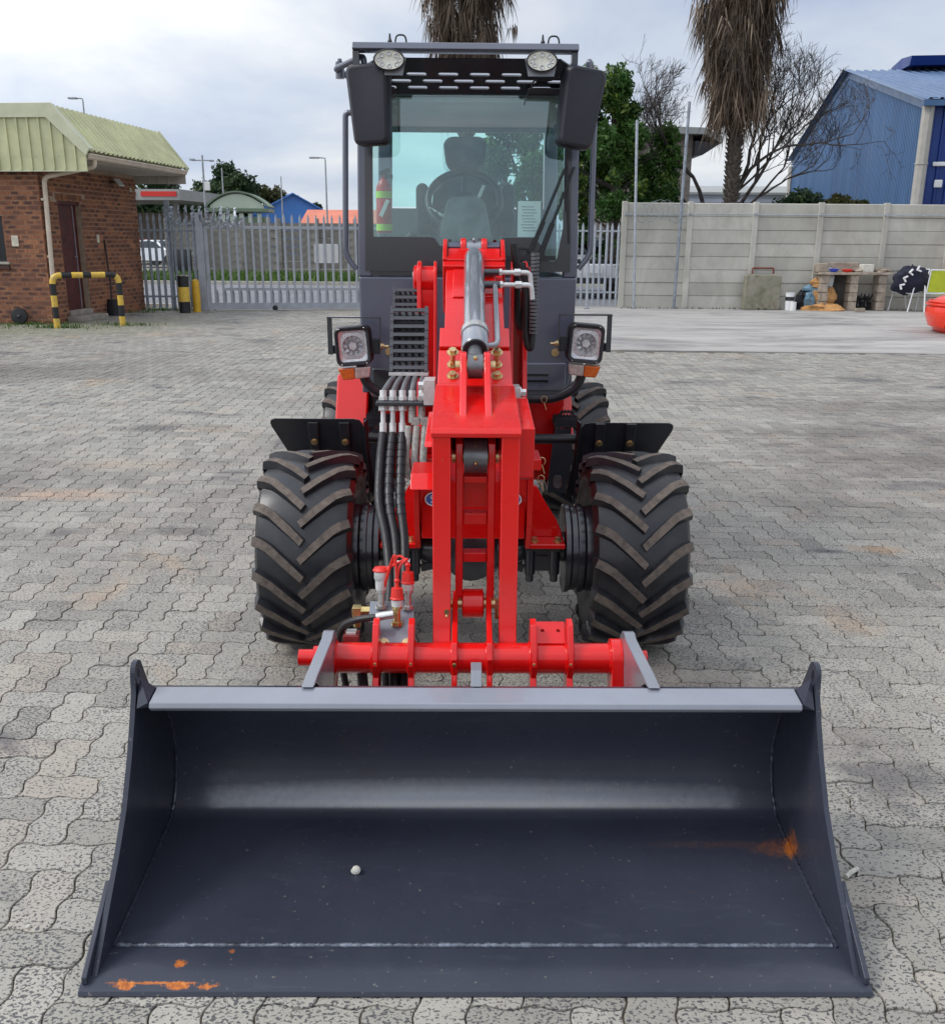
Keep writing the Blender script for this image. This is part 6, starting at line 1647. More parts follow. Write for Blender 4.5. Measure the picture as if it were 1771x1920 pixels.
b.grid(rows); b.grid([[(x, y + 0.006, z) for x, y, z in r] for r in rows], flip=True)
mk('blade', b, 'black iron', sh)
mk('shaft', B().tube([(0, -0.02, 0.30), (-0.03, 0.06, 0.7), (-0.12, 0.2, 1.52)], 0.017, 8), 'black iron', sh)

hp = thing('hoop_barrier', 'yellow and black banded steel hoop barrier in front of the gatehouse', 'barrier', (-6.96, 17.42, 0), math.atan2(0.63, 0.99))
hw, hh, hr = 0.565, 0.915, 0.052
path = fillet([(-hw, 0, -0.03), (-hw, 0, hh), (hw, 0, hh), (hw, 0, -0.03)], 0.15, 10)
# resample and cut into bands
seg = [0]
for i in range(1, len(path)): seg.append(seg[-1] + (path[i] - path[i - 1]).length)
def at_len(s_):
    for i in range(1, len(path)):
        if s_ <= seg[i]: return path[i - 1].lerp(path[i], (s_ - seg[i - 1]) / max(1e-6, seg[i] - seg[i - 1]))
    return path[-1]
leg = hh + 0.03
cuts = [0, 0.20, 0.40, 0.60, 0.80, leg + 0.10, leg + 0.27, leg + 0.46, leg + 0.60, leg + 0.84, leg + 0.95]
tot = seg[-1]
cuts += [leg + 1.02, tot - 0.80, tot - 0.58, tot - 0.40, tot - 0.20, tot]
cols = ['y', 'k', 'y', 'k', 'y', 'k', 'y', 'k', 'y', 'k', 'k', 'y', 'k', 'y', 'k', 'y']
for i, c in enumerate(cols):
    a, e_ = cuts[i], cuts[i + 1]
    n = max(2, int((e_ - a) / 0.03))
    b = B().tube([at_len(a + (e_ - a) * k / n) for k in range(n + 1)], hr, 14)
    mk('painted_band', b, 'hoop yellow' if c == 'y' else 'hoop black', hp)
b = B()
bo = thing('bollard', 'thick black steel bollard with one wide yellow band by the gate', 'bollard', (-6.27, 20.93, 0), 0)
mk('post', B().cyl((0, 0, -0.05), (0, 0, 0.78), 0.118, n=20), 'hoop black', bo)
mk('painted_band', B().cyl((0, 0, 0.24), (0, 0, 0.55), 0.1205, n=20), 'hoop yellow', bo)
b = B()
for k in range(26):
    a = k * 2.39; r = 0.02 + 0.09 * ((k * 0.37) % 1)
    b.box((r * math.cos(a), r * math.sin(a), 0.785), (0.05, 0.02, 0.03), Matrix.Rotation(a, 3, 'Z'))
mk('broken_top', b, 'kerb', bo)
b = B().lathe([(-0.05, 0.085), (0.62, 0.085), (0.67, 0.07), (0.70, 0.03), (0.705, 0)], (0, 0, 0), (0, 0, 1), 16)
solo('bollard', b, 'yellow post paint', 'plain yellow round topped post half hidden behind the black bollard', 'bollard', (-6.1, 21.25, 0))

# ------------------------------------------------------------------ palisade fence and sliding gate
def pale_mesh(name, h, w=0.062, m='galvanised'):
    b = B()
    sec = [(-w / 2, 0.0), (-w / 4, -0.018), (w / 4, -0.018), (w / 2, 0.0), (w / 4, -0.014), (-w / 4, -0.014)]
    sec = [(-w / 2, 0.0), (-w / 3.2, -0.02), (w / 3.2, -0.02), (w / 2, 0.0), (w / 3.2, -0.015), (-w / 3.2, -0.015)]
    n = len(sec)
    vs = [(x, y, 0) for x, y in sec] + [(x, y, h - 0.09) for x, y in sec] + [(x * 0.12, y, h) for x, y in sec]
    fs = [tuple(range(n - 1, -1, -1))]
    for k in (0, 1): fs += [(k * n + i, k * n + (i + 1) % n, (k + 1) * n + (i + 1) % n, (k + 1) * n + i) for i in range(n)]
    fs.append(tuple(2 * n + i for i in range(n)))
    b.add(vs, fs)
    return mesh_of(name, b, m, 25)
def palisade(name, label, cat, p0, p1, h, n, rails, m='galvanised', group=None, lean=0.0):
    d = Vector((p1[0] - p0[0], p1[1] - p0[1], 0)); L_ = d.length
    t = thing(name, label, cat, (p0[0], p0[1], 0), math.atan2(d[1], d[0]), group)
    pm = pale_mesh('pale', h, m=m)
    for k in range(n):
        o = mk('pale', pm, None, t); o.location = ((k + 0.5) * L_ / n, -0.022, 0.06)
        o.rotation_euler = (0, random.gauss(0, 0.004), 0)
    for z in rails:
        b = B().span((0, -0.02, z - 0.022), (L_, 0.02, z + 0.022)); mk('rail', b, m, t, bevel=0.004)
    return t
fl_ = palisade('palisade_fence', 'grey steel palisade fence between the brick gatehouse and gate post', 'fence', (-7.33, 21.5), (-6.12, 21.68), 2.02, 9, (0.31, 1.72), 'galvanised old')
for x in (0.62,):
    mk('fence_post', B().span((x - 0.05, 0.03, 0), (x + 0.05, 0.11, 2.35)), 'galvanised old', fl_, bevel=0.004)
gt = thing('sliding_gate', 'wide grey steel sliding gate of pointed pales behind the loader', 'gate', (-6.05, 21.7, 0), math.atan2(0.55, 3.4))
GL = 6.6
mk('gate_post', B().span((-0.09, -0.06, 0), (0.07, 0.1, 2.1)), 'gate grey', gt, bevel=0.006)
mk('gate_frame', B().span((0.09, -0.045, 0.03), (GL, 0.045, 0.17)).span((0.09, -0.035, 1.77), (GL, 0.035, 1.83)).span((0.09, -0.035, 0.17), (0.16, 0.035, 1.77)).span((0.45, -0.035, 0.44), (GL, 0.035, 0.50)), 'gate grey', gt, bevel=0.005)
pm = pale_mesh('pale', 1.93, 0.052, 'gate grey'); lp = pale_mesh('short_pale', 0.30, 0.05, 'gate grey')
for k in range(36):
    o = mk('pale', pm, None, gt); o.location = (0.26 + k * 0.175, -0.037, 0.16)
    o = mk('short_pale', lp, None, gt); o.location = (0.29 + k * 0.175, 0.05, 0.16)
b = B().plate([(-0.27, -0.19), (-0.25, -0.21), (0.25, -0.21), (0.27, -0.19), (0.27, 0.19), (0.25, 0.21), (-0.25, 0.21), (-0.27, 0.19)], [], 0.004, Matrix.Translation((2.74, 0.012, 1.25)) @ Matrix.Rotation(PI / 2, 4, 'X'))
mk('sign_panel', b, 'white paint', gt)
mk('guide_roller', B().cyl((1.55, -0.06, 0.05), (1.55, -0.045, 0.05), 0.06, n=14), 'black iron', gt)
# razor coil lying over the left fence top
def coil(x0, x1, y, z, r, turns, n=14):
    pts = []
    for i in range(int(turns * n) + 1):
        a = 2 * PI * i / n; t = i / (turns * n)
        pts.append((x0 + (x1 - x0) * t, y + 0.6 * r * math.cos(a) + 0.02 * math.sin(i * 1.7), z + r * math.sin(a) * (0.8 + 0.25 * math.sin(i * 0.9))))
    return pts
b = B(); pts = coil(-6.85, -5.15, 21.75, 2.02, 0.22, 11)
b.tube(pts, 0.009, 4)
for i in range(2, len(pts) - 1, 1):
    p = Vector(pts[i]); b.box(p, (0.10, 0.004, 0.042), Matrix.Rotation(random.random() * 6, 3, 'Y') @ Matrix.Rotation(random.random() * 6, 3, 'Z'))
solo('razor_wire', b, 'galvanised', 'tangled coil of razor wire along the top of the left palisade', 'razor wire')
palisade('palisade_fence', 'short grey palisade panel between the loader and the precast wall', 'fence', (0.4, 23.45), (3.50, 23.45), 1.92, 22, (0.37, 1.79), 'galvanised')
# ------------------------------------------------------------------ precast wall on the right and what stands at its foot
WY, WX0, BAY, NR, RH = 23.45, 3.55, 1.545, 8, 0.305
pw = thing('precast_wall', 'long grey precast concrete panel wall along the right side of the yard', 'wall', (WX0, WY, 0))
pb_ = B().prism([(-0.028, 0.010), (-0.014, 0.0), (0.025, 0.0), (0.025, RH), (-0.004, RH), (-0.022, RH - 0.016)], 'x', -BAY / 2 + 0.004, BAY / 2 - 0.004)
panel_me = mesh_of('panel', pb_, 'precast concrete', 0)
post_me = mesh_of('wall_post', B().prism([(-0.065, 0), (0.065, 0), (0.062, 2.47), (-0.062, 2.47)], 'y', -0.075, 0.05), 'precast concrete', 30)
for k in range(8):
    o = mk('wall_post', post_me, None, pw, bevel=0.008); o.location = (k * BAY, 0, 0.0)
    if k == 7: break
    for r in range(NR):
        o = mk('panel', panel_me, None, pw)
        o.location = (k * BAY + BAY / 2, random.gauss(0, 0.0035), r * RH + 0.002); o.rotation_euler = (random.gauss(0, 0.008), 0, random.gauss(0, 0.001))
rl = B().tube([(0.0, -0.10, 2.17), (2.5, -0.10, 2.19), (5.5, -0.10, 2.18), (11.2, -0.10, 2.22)], 0.013, 8)
for k in range(8): rl.span((k * BAY - 0.012, -0.12, 2.14), (k * BAY + 0.012, -0.076, 2.23))
mk('wire_rail', rl, 'galvanised', pw)
b = B(); pts = []
for i in range(90):
    a = i * 0.62; t = i / 90
    pts.append((0.25 + 1.15 * t + 0.22 * math.cos(a), -0.16 + 0.05 * math.sin(a * 0.7), 2.24 + 0.22 * math.sin(a) - 0.05 * math.sin(t * 9)))
b.tube(pts, 0.004, 4)
for i in range(0, 88, 3): b.box(pts[i], (0.02, 0.003, 0.012), Matrix.Rotation(i, 3, 'Y'))
solo('barbed_wire', b, 'galvanised old', 'loose loops of old barbed wire on the first bay of the wall', 'barbed wire', (WX0, WY, 0))
for label, x, y, xt, zt, r in (('thin leaning steel pole in front of the first bay of the precast wall', 3.81, 23.0, 3.66, 4.2, 0.032),
                               ('dark steel pole standing by the second post of the precast wall', 4.80, 23.2, 4.86, 4.62, 0.036),
                               ('thin galvanised pole rising beside the cab in front of the palisade panel', 2.68, 22.9, 2.65, 4.2, 0.03)):
    t = thing('steel_pole', label, 'pole', (x, y, 0), 0, 'poles standing before the wall')
    mk('shaft', B().tube([(0, 0, -0.05), ((xt - x) * 0.5, 0, zt * 0.5), (xt - x, 0, zt)], r, 10), 'galvanised old' if 'dark' in label else 'galvanised', t)
    mk('base_plate', B().box((0, 0, 0.022), (0.14, 0.14, 0.012)), 'galvanised old', t)
# slab with a handle
sl = thing('concrete_slab', 'upright mossy concrete slab with a red bar handle on top', 'slab', (6.85, 23.05, 0), 0)
b = B().prism([(-0.45, 0.012), (0.42, 0.012), (0.435, 0.80), (0.25, 0.835), (0.0, 0.81), (-0.2, 0.84), (-0.42, 0.80)], 'y', -0.10, 0.12)
b.v = [(x, y + z * 0.09, z) for x, y, z in b.v]
sb_ = mk('slab', b, 'mossy slab concrete', sl, bevel=0.03)
mk('handle', B().tube(fillet([(-0.25, 0.08, 0.78), (-0.25, 0.09, 0.97), (0.25, 0.09, 0.97), (0.25, 0.08, 0.78)], 0.03, 4), 0.02, 8), 'red oxide bar', sl)
mk('lug', B().span((-0.1, -0.07, 0.0), (-0.06, -0.099, 0.06)).span((0.06, -0.07, 0.0), (0.1, -0.099, 0.05)), 'black iron', sl)
# paint tin
pt = thing('paint_tin', 'white paint tin with a dark band beside the mossy slab', 'tin', (7.50, 22.98, 0.012))
mk('tin', B().lathe([(0, 0), (0, 0.095), (0.38, 0.105), (0.385, 0.113), (0.40, 0.113), (0.40, 0.1), (0.395, 0.0)], (0, 0, 0), (0, 0, 1), 20), 'white plastic', pt)
mk('band', B().cyl((0, 0, 0.22), (0, 0, 0.31), 0.1065, n=20), 'black plastic', pt)
mk('tin', B().lathe([(0, 0), (0, 0.075), (0.2, 0.075), (0.2, 0.0)], (0.03, -0.18, 0), (0, 0, 1), 16), 'white paint', pt)
# torn sacks over spilt sand
def lump(seed, sx, sy, sz, n=18, m=10, rag=0.25):
    r_ = random.Random(seed); ph = [r_.random() * 6 for _ in range(6)]
    rows = []
    for i in range(m + 1):
        t = PI * i / m
        rows.append([])
        for j in range(n + 1):
            a = 2 * PI * (j % n) / n
            k = 1 + rag * (math.sin(3 * a + ph[0] + 2 * t) * 0.5 + math.sin(5 * a + ph[1]) * 0.3 * math.sin(3 * t + ph[2]) + math.sin(7 * t + ph[3] + a) * 0.3)
            rows[-1].append((sx * k * math.sin(t) * math.cos(a), sy * k * math.sin(t) * math.sin(a), sz * (k * math.cos(t) + 0.0)))
    return B().grid(rows)
sa = solo('sand_heap', lump(3, 0.5, 0.3, 0.14, rag=0.3), 'sand', 'heap of orange sand spilling from torn sacks at the wall', 'sand heap', (8.30, 22.95, 0.03))
sk = thing('torn_sack', 'torn blue and white sack full of orange sand beside the braai', 'sack', (8.28, 23.15, 0.0))
mk('sack_body', lump(8, 0.30, 0.16, 0.30), 'sand', sk).location = (0.08, 0, 0.26)
mk('sack_cloth', lump(12, 0.31, 0.15, 0.16, rag=0.4), 'sack blue', sk).location = (-0.05, 0.06, 0.46)
mk('sack_cloth', lump(15, 0.13, 0.13, 0.2, rag=0.4), 'sack blue', sk).location = (-0.28, -0.06, 0.2)
mk('sack_cloth', lump(22, 0.11, 0.10, 0.26, rag=0.4), 'sack white', sk).location = (0.16, 0.06, 0.68)
mk('sack_body', lump(25, 0.16, 0.12, 0.12, rag=0.4), 'sand', sk).location = (-0.1, 0.0, 0.62)
mk('sack_cloth', lump(31, 0.16, 0.1, 0.22, rag=0.4), 'black iron', sk).location = (-0.42, 0.1, 0.2)
# block built braai
bi = thing('braai', 'block built barbecue with two dark hearths under a slab shelf', 'barbecue', (8.92, 23.1, 0.0))
for x in (-0.66, 0.05, 0.72):
    for r in range(4):
        b = B().box((x + (0.02 if x < 0 and r % 2 else 0.0), 0.0, 0.115 + r * 0.205), (0.2 if x != 0.05 else 0.19, 0.36, 0.195)); mk('block', b, 'old block', bi, bevel=0.012)
b = B().prism([(-0.80, 0.835), (0.86, 0.835), (0.92, 0.85), (0.90, 0.885), (0.6, 0.895), (-0.80, 0.885)], 'y', -0.24, 0.22); mk('shelf', b, 'old block', bi, bevel=0.012)
for x, w in ((-0.70, 0.22), (0.25, 0.0),):
    if w: mk('block', B().box((x, 0.05, 0.99), (0.24, 0.26, 0.2)), 'old block', bi, bevel=0.012)
mk('back_course', B().box((-0.18, 0.16, 1.0), (0.82, 0.08, 0.22)), 'old block', bi, bevel=0.012)
mk('hearth_back', B().span((-0.555, 0.12, 0.02), (-0.05, 0.17, 0.83)), 'sooty block', bi)
mk('hearth_back', B().span((0.15, 0.13, 0.02), (0.615, 0.17, 0.30)), 'sooty block', bi)
def on_shelf(name, b, m, label, cat, x, y=0.0, z=0.896, **k): return solo(name, b, m, label, cat, (8.92 + x, 23.1 + y, z), **k)
on_shelf('bowl', B().lathe([(0, 0), (0, 0.06), (0.07, 0.12), (0.075, 0.12), (0.01, 0.05), (0.01, 0)], (0, 0, 0), (0, 0, 1), 18), 'bright blue plastic', 'bright blue plastic bowl on the braai shelf', 'bowl', -0.45, -0.12)
on_shelf('bowl', B().lathe([(0, 0), (0, 0.08), (0.06, 0.13), (0.065, 0.13), (0.01, 0.05), (0.01, 0)], (0, 0, 0), (0, 0, 1), 18), 'red rubber cap', 'flat red bowl in the middle of the braai shelf', 'bowl', -0.12, -0.1)
on_shelf('stone_pile', lump(41, 0.12, 0.08, 0.06, rag=0.4), 'old block', 'rough pale brick piece beside the red bowl on the braai', 'brick', 0.12, -0.1, 0.93)
on_shelf('block', B().box((0, 0, 0.09), (0.27, 0.22, 0.18)), 'pebble', 'whitish concrete block standing on the braai shelf', 'block', 0.36, 0.0, bevel=0.015)
on_shelf('rubble', lump(44, 0.18, 0.07, 0.05, rag=0.5).span((-0.05, -0.05, 0), (0.22, 0.05, 0.07)), 'old block', 'loose rubble on the right end of the braai shelf', 'rubble', 0.70, 0.0, 0.93)
b = B()
for k in range(14):
    a = k * 0.9; b.tube([(-0.18 + 0.026 * k, -0.1, 0.1 + 0.3 * abs(math.sin(a))), (-0.15 + 0.024 * k, 0.05, 0.25 + 0.1 * math.cos(a)), (-0.18 + 0.025 * k, 0.1, 0.0)], 0.016, 5)
solo('scrap_pile', b, 'black iron', 'tangle of black scrap inside the right hearth of the braai', 'scrap', (9.29, 23.0, 0.01))
b = B().box((0, 0, 0.045), (0.22, 0.10, 0.085), Matrix.Rotation(0.2, 3, 'Z'))
solo('loose_brick', b, 'old block', 'single broken brick lying on the apron before the braai', 'brick', (8.98, 22.45, 0.013), bevel=0.008)

# chairs: tubular frames, one under a dark jacket, one with a lime back
def chair(name, label, loc, rz, back_mat):
    t = thing(name, label, 'chair', loc, rz, 'garden chairs by the wall')
    r_ = 0.0155
    for s in (-1, 1):
        b = B().tube(fillet([(s * 0.27, -0.30, 0.0), (s * 0.27, -0.16, 0.62), (s * 0.27, 0.16, 0.62), (s * 0.27, 0.34, 0.0)], 0.12, 6), r_, 10)
        mk('side_frame', b, 'white plastic', t)
        mk('back_post', B().tube([(s * 0.235, -0.18, 0.42), (s * 0.235, 0.20, 0.43), (s * 0.235, 0.34, 0.96)], r_, 10), 'white plastic', t)
    mk('cross_bar', B().tube([(-0.235, 0.34, 0.96), (0.235, 0.34, 0.96)], r_, 10).tube([(-0.27, -0.19, 0.42), (0.27, -0.19, 0.42)], r_, 10).tube([(-0.27, 0.2, 0.43), (0.27, 0.2, 0.43)], r_, 10), 'white plastic', t)
    sag = lambda u: -0.03 * (1 - u * u)
    b = B().grid([[(u * 0.235, v, 0.43 + sag(u)) for u in np.linspace(-1, 1, 7)] for v in np.linspace(-0.18, 0.2, 5)]); mk('seat', b, back_mat, t)
    b = B().grid([[(u * 0.235, 0.205 + v * 0.26 + 0.02 * (1 - u * u), 0.46 + v) for u in np.linspace(-1, 1, 7)] for v in np.linspace(0, 0.5, 5)]); mk('backrest', b, back_mat, t)
    return t
chair('garden_chair', 'white tubular chair with a dark jacket over it by the wall', (10.28, 22.95, 0.012), R(-62), 'navy cloth')
chair('garden_chair', 'white tubular chair with a lime green back near the red machine', (10.78, 22.72, 0.012), R(172), 'plastic lime')
jk = lump(52, 0.43, 0.22, 0.30, 26, 14, 0.22)
jk.v = [(x, y, z + 0.02 - 0.12 * max(0, -x)) for x, y, z in jk.v]
jkt = thing('jacket', 'dark navy jacket with white chevrons thrown over a chair', 'jacket', (10.2, 22.78, 0.72))
mk('cloth', jk, 'navy cloth', jkt)
for cx_, cz_, a in ((-0.30, -0.10, 0.5), (-0.24, 0.06, 0.25), (-0.12, 0.19, -0.1), (0.05, 0.25, -0.4)):
    b = B()
    for q in (1, -1):
        rr_ = Matrix.Rotation(a + q * 0.75, 3, 'Y')
        b.box(Vector((cx_, -0.235 + 0.25 * cx_ * cx_ + 0.1 * max(0, cz_), cz_)) + rr_ @ Vector((0.045, 0, 0)), (0.11, 0.05, 0.035), rr_)
    mk('white_chevron', b, 'white cloth', jkt, bevel=0.006)
solo('red_tarpaulin', lump(61, 0.42, 0.3, 0.24, rag=0.3), 'red rubber cap', 'bright red cloth heaped behind the lime chair at the edge', 'cloth', (11.75, 23.05, 0.80))
# red machine body at the right edge: a domed drum on a base with ribs
rm = thing('red_machine', 'glossy orange red machine body at the right edge of the yard', 'machine', (9.22, 17.3, 0.012))
prof = [(0.0, 0.80), (0.06, 0.86), (0.10, 0.86), (0.11, 0.93), (0.30, 1.0), (0.42, 1.0), (0.5, 0.96), (0.60, 0.84), (0.68, 0.66), (0.73, 0.42), (0.76, 0.2), (0.765, 0)]
b = B().lathe([(z, r_ * 1.03) for z, r_ in prof], (0, 0, 0), (0, 0, 1), 48)
mk('body', b, 'orange red paint', rm)
for z, r_ in ((0.50, 0.998), (0.545, 0.955)):
    mk('rib', B().tube([(r_ * 1.03 * math.cos(2 * PI * k / 48), r_ * 1.03 * math.sin(2 * PI * k / 48), z) for k in range(48)], 0.018, 8, closed=True), 'orange red paint', rm)
for a in (195, 225, 250):
    pts = [((r_ * 1.03 + 0.006) * math.cos(R(a + z * 40)), (r_ * 1.03 + 0.006) * math.sin(R(a + z * 40)), z) for z, r_ in prof[3:10]]
    mk('rib', B().tube(pts, 0.02, 8), 'orange red paint', rm)

# ------------------------------------------------------------------ vehicles beyond the fences
def car(name, label, cat, loc, rz, paint, pickup=False):
    t = thing(name, label, cat, loc, rz)
    L_, W_ = (5.1, 1.78) if pickup else (4.4, 1.76)
    if pickup: pr = [(-2.5, 0.42), (-2.55, 0.95), (-0.72, 1.02), (-0.5, 1.06), (-0.35, 1.70), (0.75, 1.72), (1.45, 1.14), (2.35, 1.02), (2.5, 0.85), (2.52, 0.42)]
    else: pr = [(-2.1, 0.32), (-2.18, 0.72), (-2.05, 0.95), (-1.75, 1.02), (-1.15, 1.40), (-0.3, 1.47), (0.35, 1.42), (1.1, 1.0), (1.95, 0.82), (2.15, 0.62), (2.15, 0.30)]
    wheels = (-1.55, 1.6) if pickup else (-1.35, 1.35); wr = 0.36 if pickup else 0.31
    low = []
    for wx in wheels[::-1]:
        low += [(wx + (wr + 0.05) * math.cos(R(a)), max(pr[0][1], wr + (wr + 0.05) * math.sin(R(a)))) for a in range(0, 181, 20)]
    b = B().prism(pr + low, 'y', -W_ / 2, W_ / 2)
    b.v = [(x, y * (1 - 0.17 * max(0, (z - 0.95)) / 0.6), z) for x, y, z in b.v]
    body = mk('body', b, paint, t, bevel=0.04, seg=3)
    for s in (-1, 1):
        for wx in wheels:
            w = mk('wheel', B().lathe([(-0.09, wr - 0.05), (-0.1, wr - 0.01), (-0.07, wr), (0.07, wr), (0.1, wr - 0.01), (0.09, wr * 0.62), (0.06, wr * 0.6), (0.05, 0)], (wx, s * (W_ / 2 - 0.10), wr), (0, s, 0), 24), 'tyre rubber', t)
            mk('rim', B().lathe([(0.051, wr * 0.58), (0.08, wr * 0.5), (0.07, 0.05), (0.085, 0)], (wx, s * (W_ / 2 - 0.10), wr), (0, s, 0), 14), 'silver car paint', w)
        if pickup: gl = [(-0.33, 1.12), (-0.24, 1.60), (0.68, 1.62), (1.2, 1.14)]
        else: gl = [(-1.5, 1.03), (-1.05, 1.33), (-0.28, 1.40), (0.3, 1.35), (0.9, 1.02)]
        k = lambda z: W_ / 2 * (1 - 0.17 * max(0, (z - 0.95)) / 0.6) + 0.004
        b = B().add([(x, s * k(z), z) for x, z in gl], [tuple(range(len(gl)))]); mk('side_window', b, 'car glass', t, smooth=0)
        b = B().span((-L_ / 2 + (0.0 if pickup else 0.02), s * W_ / 2 - s * 0.16, 0.66), (-L_ / 2 + 0.12 - (0.02 if pickup else 0), s * W_ / 2 + s * 0.005, 0.92)); mk('tail_light', b, 'tail lamp red', t, bevel=0.02)
        b = B().span((L_ / 2 - 0.25, s * 0.5, 0.64), (L_ / 2 - 0.02, s * 0.8, 0.78)); mk('headlight', b, 'clear lens', t, bevel=0.02)
    if pickup:
        mk('rear_window', B().box((-0.445, 0, 1.38), (0.012, 1.3, 0.42), Matrix.Rotation(R(13), 3, 'Y')), 'car glass', t)
        mk('load_bed', B().span((-2.45, -0.76, 0.98), (-0.75, 0.76, 1.045)), 'black plastic', t)
        mk('rear_bumper', B().span((-2.66, -0.8, 0.42), (-2.56, 0.8, 0.58)), 'black plastic', t, bevel=0.02)
        mk('number_plate', B().span((-2.569, -0.2, 0.70), (-2.556, 0.2, 0.8)), 'white paint', t)
    else:
        mk('windscreen', B().add([(0.40, -0.62, 1.41), (0.40, 0.62, 1.41), (1.08, 0.72, 1.025), (1.08, -0.72, 1.025)], [(0, 1, 2, 3)]), 'car glass', t, smooth=0)
        mk('bumper', B().span((2.12, -0.8, 0.3), (2.2, 0.8, 0.5)), 'black plastic', t, bevel=0.03)
    return t
car('pickup_truck', 'white pickup truck parked beyond the short palisade panel', 'pickup', (3.62, 29.6, 0.0), R(84), 'white car paint', True)
car('parked_car', 'silver car parked across the road behind the left palisade', 'car', (-17.7, 55.5, 0.0), R(-28), 'silver car paint')
car('parked_car', 'small red car parked beyond the silver car', 'car', (-21.4, 63.0, 0.0), R(-60), 'red car paint')
# ------------------------------------------------------------------ far wall over the road
fw = thing('precast_wall', 'weathered grey panel wall across the road behind the sliding gate', 'wall', (-12.6, 40.3, 0))
fp = mesh_of('panel', B().span((-0.76, -0.025, 0.006), (0.76, 0.025, RH - 0.01)), 'old precast', 0)
fpo = mesh_of('wall_post', B().span((-0.065, -0.07, 0), (0.065, 0.05, 2.36)), 'old precast', 0)
for k in range(10):
    o = mk('wall_post', fpo, None, fw); o.location = (k * 1.545, 0, 0)
    if k == 9: break
    for r in range(7):
        o = mk('panel', fp, None, fw); o.location = (k * 1.545 + 0.7725, 0.01 * (r % 2), r * RH + 0.06)

# ------------------------------------------------------------------ buildings beyond
def box_house(name, label, cat, loc, rz, w, d, h, rise, wallm, roofm, wins=(), over=0.3, ridge='x', group=None):
    t = thing(name, label, cat, loc, rz, group)
    b = B()
    if ridge == 'x': b.prism([(-d / 2, 0), (d / 2, 0), (d / 2, h), (0, h + rise), (-d / 2, h)], 'x', -w / 2, w / 2)
    else: b.prism([(-w / 2, 0), (w / 2, 0), (w / 2, h), (0, h + rise), (-w / 2, h)], 'y', -d / 2, d / 2)
    wl_ = mk('wall', b, wallm, t, smooth=0)
    b = B()
    if ridge == 'x':
        k = rise / (d / 2)
        b.strip([(-d / 2 - over, h - over * k + 0.02), (0, h + rise + 0.02), (d / 2 + over, h - over * k + 0.02)], 0.1, 'x', -w / 2 - over, w / 2 + over)
    else:
        k = rise / (w / 2)
        b.strip([(-w / 2 - over, h - over * k + 0.02), (0, h + rise + 0.02), (w / 2 + over, h - over * k + 0.02)], 0.1, 'y', -d / 2 - over, d / 2 + over)
    mk('roof', b, roofm, t, smooth=0)
    for x, z, ww, hh in wins:
        f = mk('window', B().span((x - ww / 2, -d / 2 - 0.03, z - hh / 2), (x + ww / 2, -d / 2 - 0.002, z + hh / 2)), 'white paint', t)
        mk('pane', B().span((x - ww / 2 + 0.06, -d / 2 - 0.04, z - hh / 2 + 0.06), (x + ww / 2 - 0.06, -d / 2 - 0.031, z + hh / 2 - 0.06)), 'car glass', f)
    return t
box_house('blue_building', 'building with a bright blue pitched roof beyond the far wall', 'building', (-16.0, 84, 0), R(18), 6.5, 9, 3.3, 1.7, 'blue roof', 'blue roof', ((-1.5, 1.9, 0.9, 1.0), (1.5, 1.9, 0.9, 1.0)), ridge='y')
box_house('blue_building', 'lower blue annexe at the right of the blue roofed building', 'building', (-11.6, 86, 0), R(12), 6.5, 6, 2.3, 0.5, 'blue wall', 'blue roof', ((-2, 1.5, 0.8, 0.8), (0, 1.5, 0.8, 0.8), (2, 1.5, 0.8, 0.8)))
box_house('red_roofed_house', 'long house with a red tiled roof just left of the cab', 'house', (-8.4, 72, 0), R(-4), 7.0, 6, 2.25, 1.25, 'house wall', 'red roof', ((-2, 1.4, 0.9, 0.9), (1, 1.4, 0.9, 0.9)))
box_house('red_roofed_house', 'second red roofed house further back behind the cab', 'house', (-3.6, 80, 0), R(10), 6, 6, 2.3, 1.1, 'shed white', 'red roof', ((-1.5, 1.4, 0.9, 0.9),))
# green kiosk with an arched roof
kk = thing('kiosk', 'green kiosk with an arched roof standing behind the far wall', 'kiosk', (-11.2, 47.5, 0), R(4))
b = B().span((-1.25, -0.9, 0), (1.25, 0.9, 2.55)); mk('wall', b, 'kiosk green', kk, smooth=0)
arch = [(x, 2.98 + 0.66 * (1 - (x / 1.42) ** 2)) for x in np.linspace(-1.42, 1.42, 17)]
b = B().strip(arch, 0.07, 'y', -1.1, 1.1); mk('roof', b, 'kiosk green', kk)
b = B().prism([(-1.25, 2.9)] + [(x, z - 0.08) for x, z in arch[1:-1]] + [(1.25, 2.9)], 'y', -1.0, -0.96); mk('gable_panel', b, 'kiosk pale', kk, smooth=0)
b = B().span((-1.45, -1.12, 2.78), (1.45, 1.12, 2.93)); mk('fascia', b, 'kiosk green', kk)
for k in range(6): mk('slat', B().span((-1.2 + k * 0.42, -0.96, 1.9), (-1.0 + k * 0.42, -0.905, 2.7)), 'kiosk pale', kk)
# filling station canopy
cn_ = thing('station_canopy', 'flat grey filling station canopy with a red stripe', 'canopy', (-26.5, 72, 0), R(-6))
mk('roof', B().span((-7, -4, 4.05), (7, 4, 4.75)), 'canopy grey', cn_)
mk('red_stripe', B().span((0.2, -4.06, 4.28), (3.9, -4.0, 4.6)).span((4.3, -4.06, 4.28), (6.8, -4.0, 4.6)), 'canopy red', cn_)
mk('name_panel', B().span((-3.0, -4.05, 4.32), (-0.6, -4.0, 4.58)), 'decal white', cn_)
for x in (-5, 5): mk('column', B().cyl((x, 0, 0), (x, 0, 4.05), 0.2), 'canopy grey', cn_)
mk('shop_front', B().span((-6, 3.5, 0), (6, 3.9, 3.4)), 'house wall', cn_)
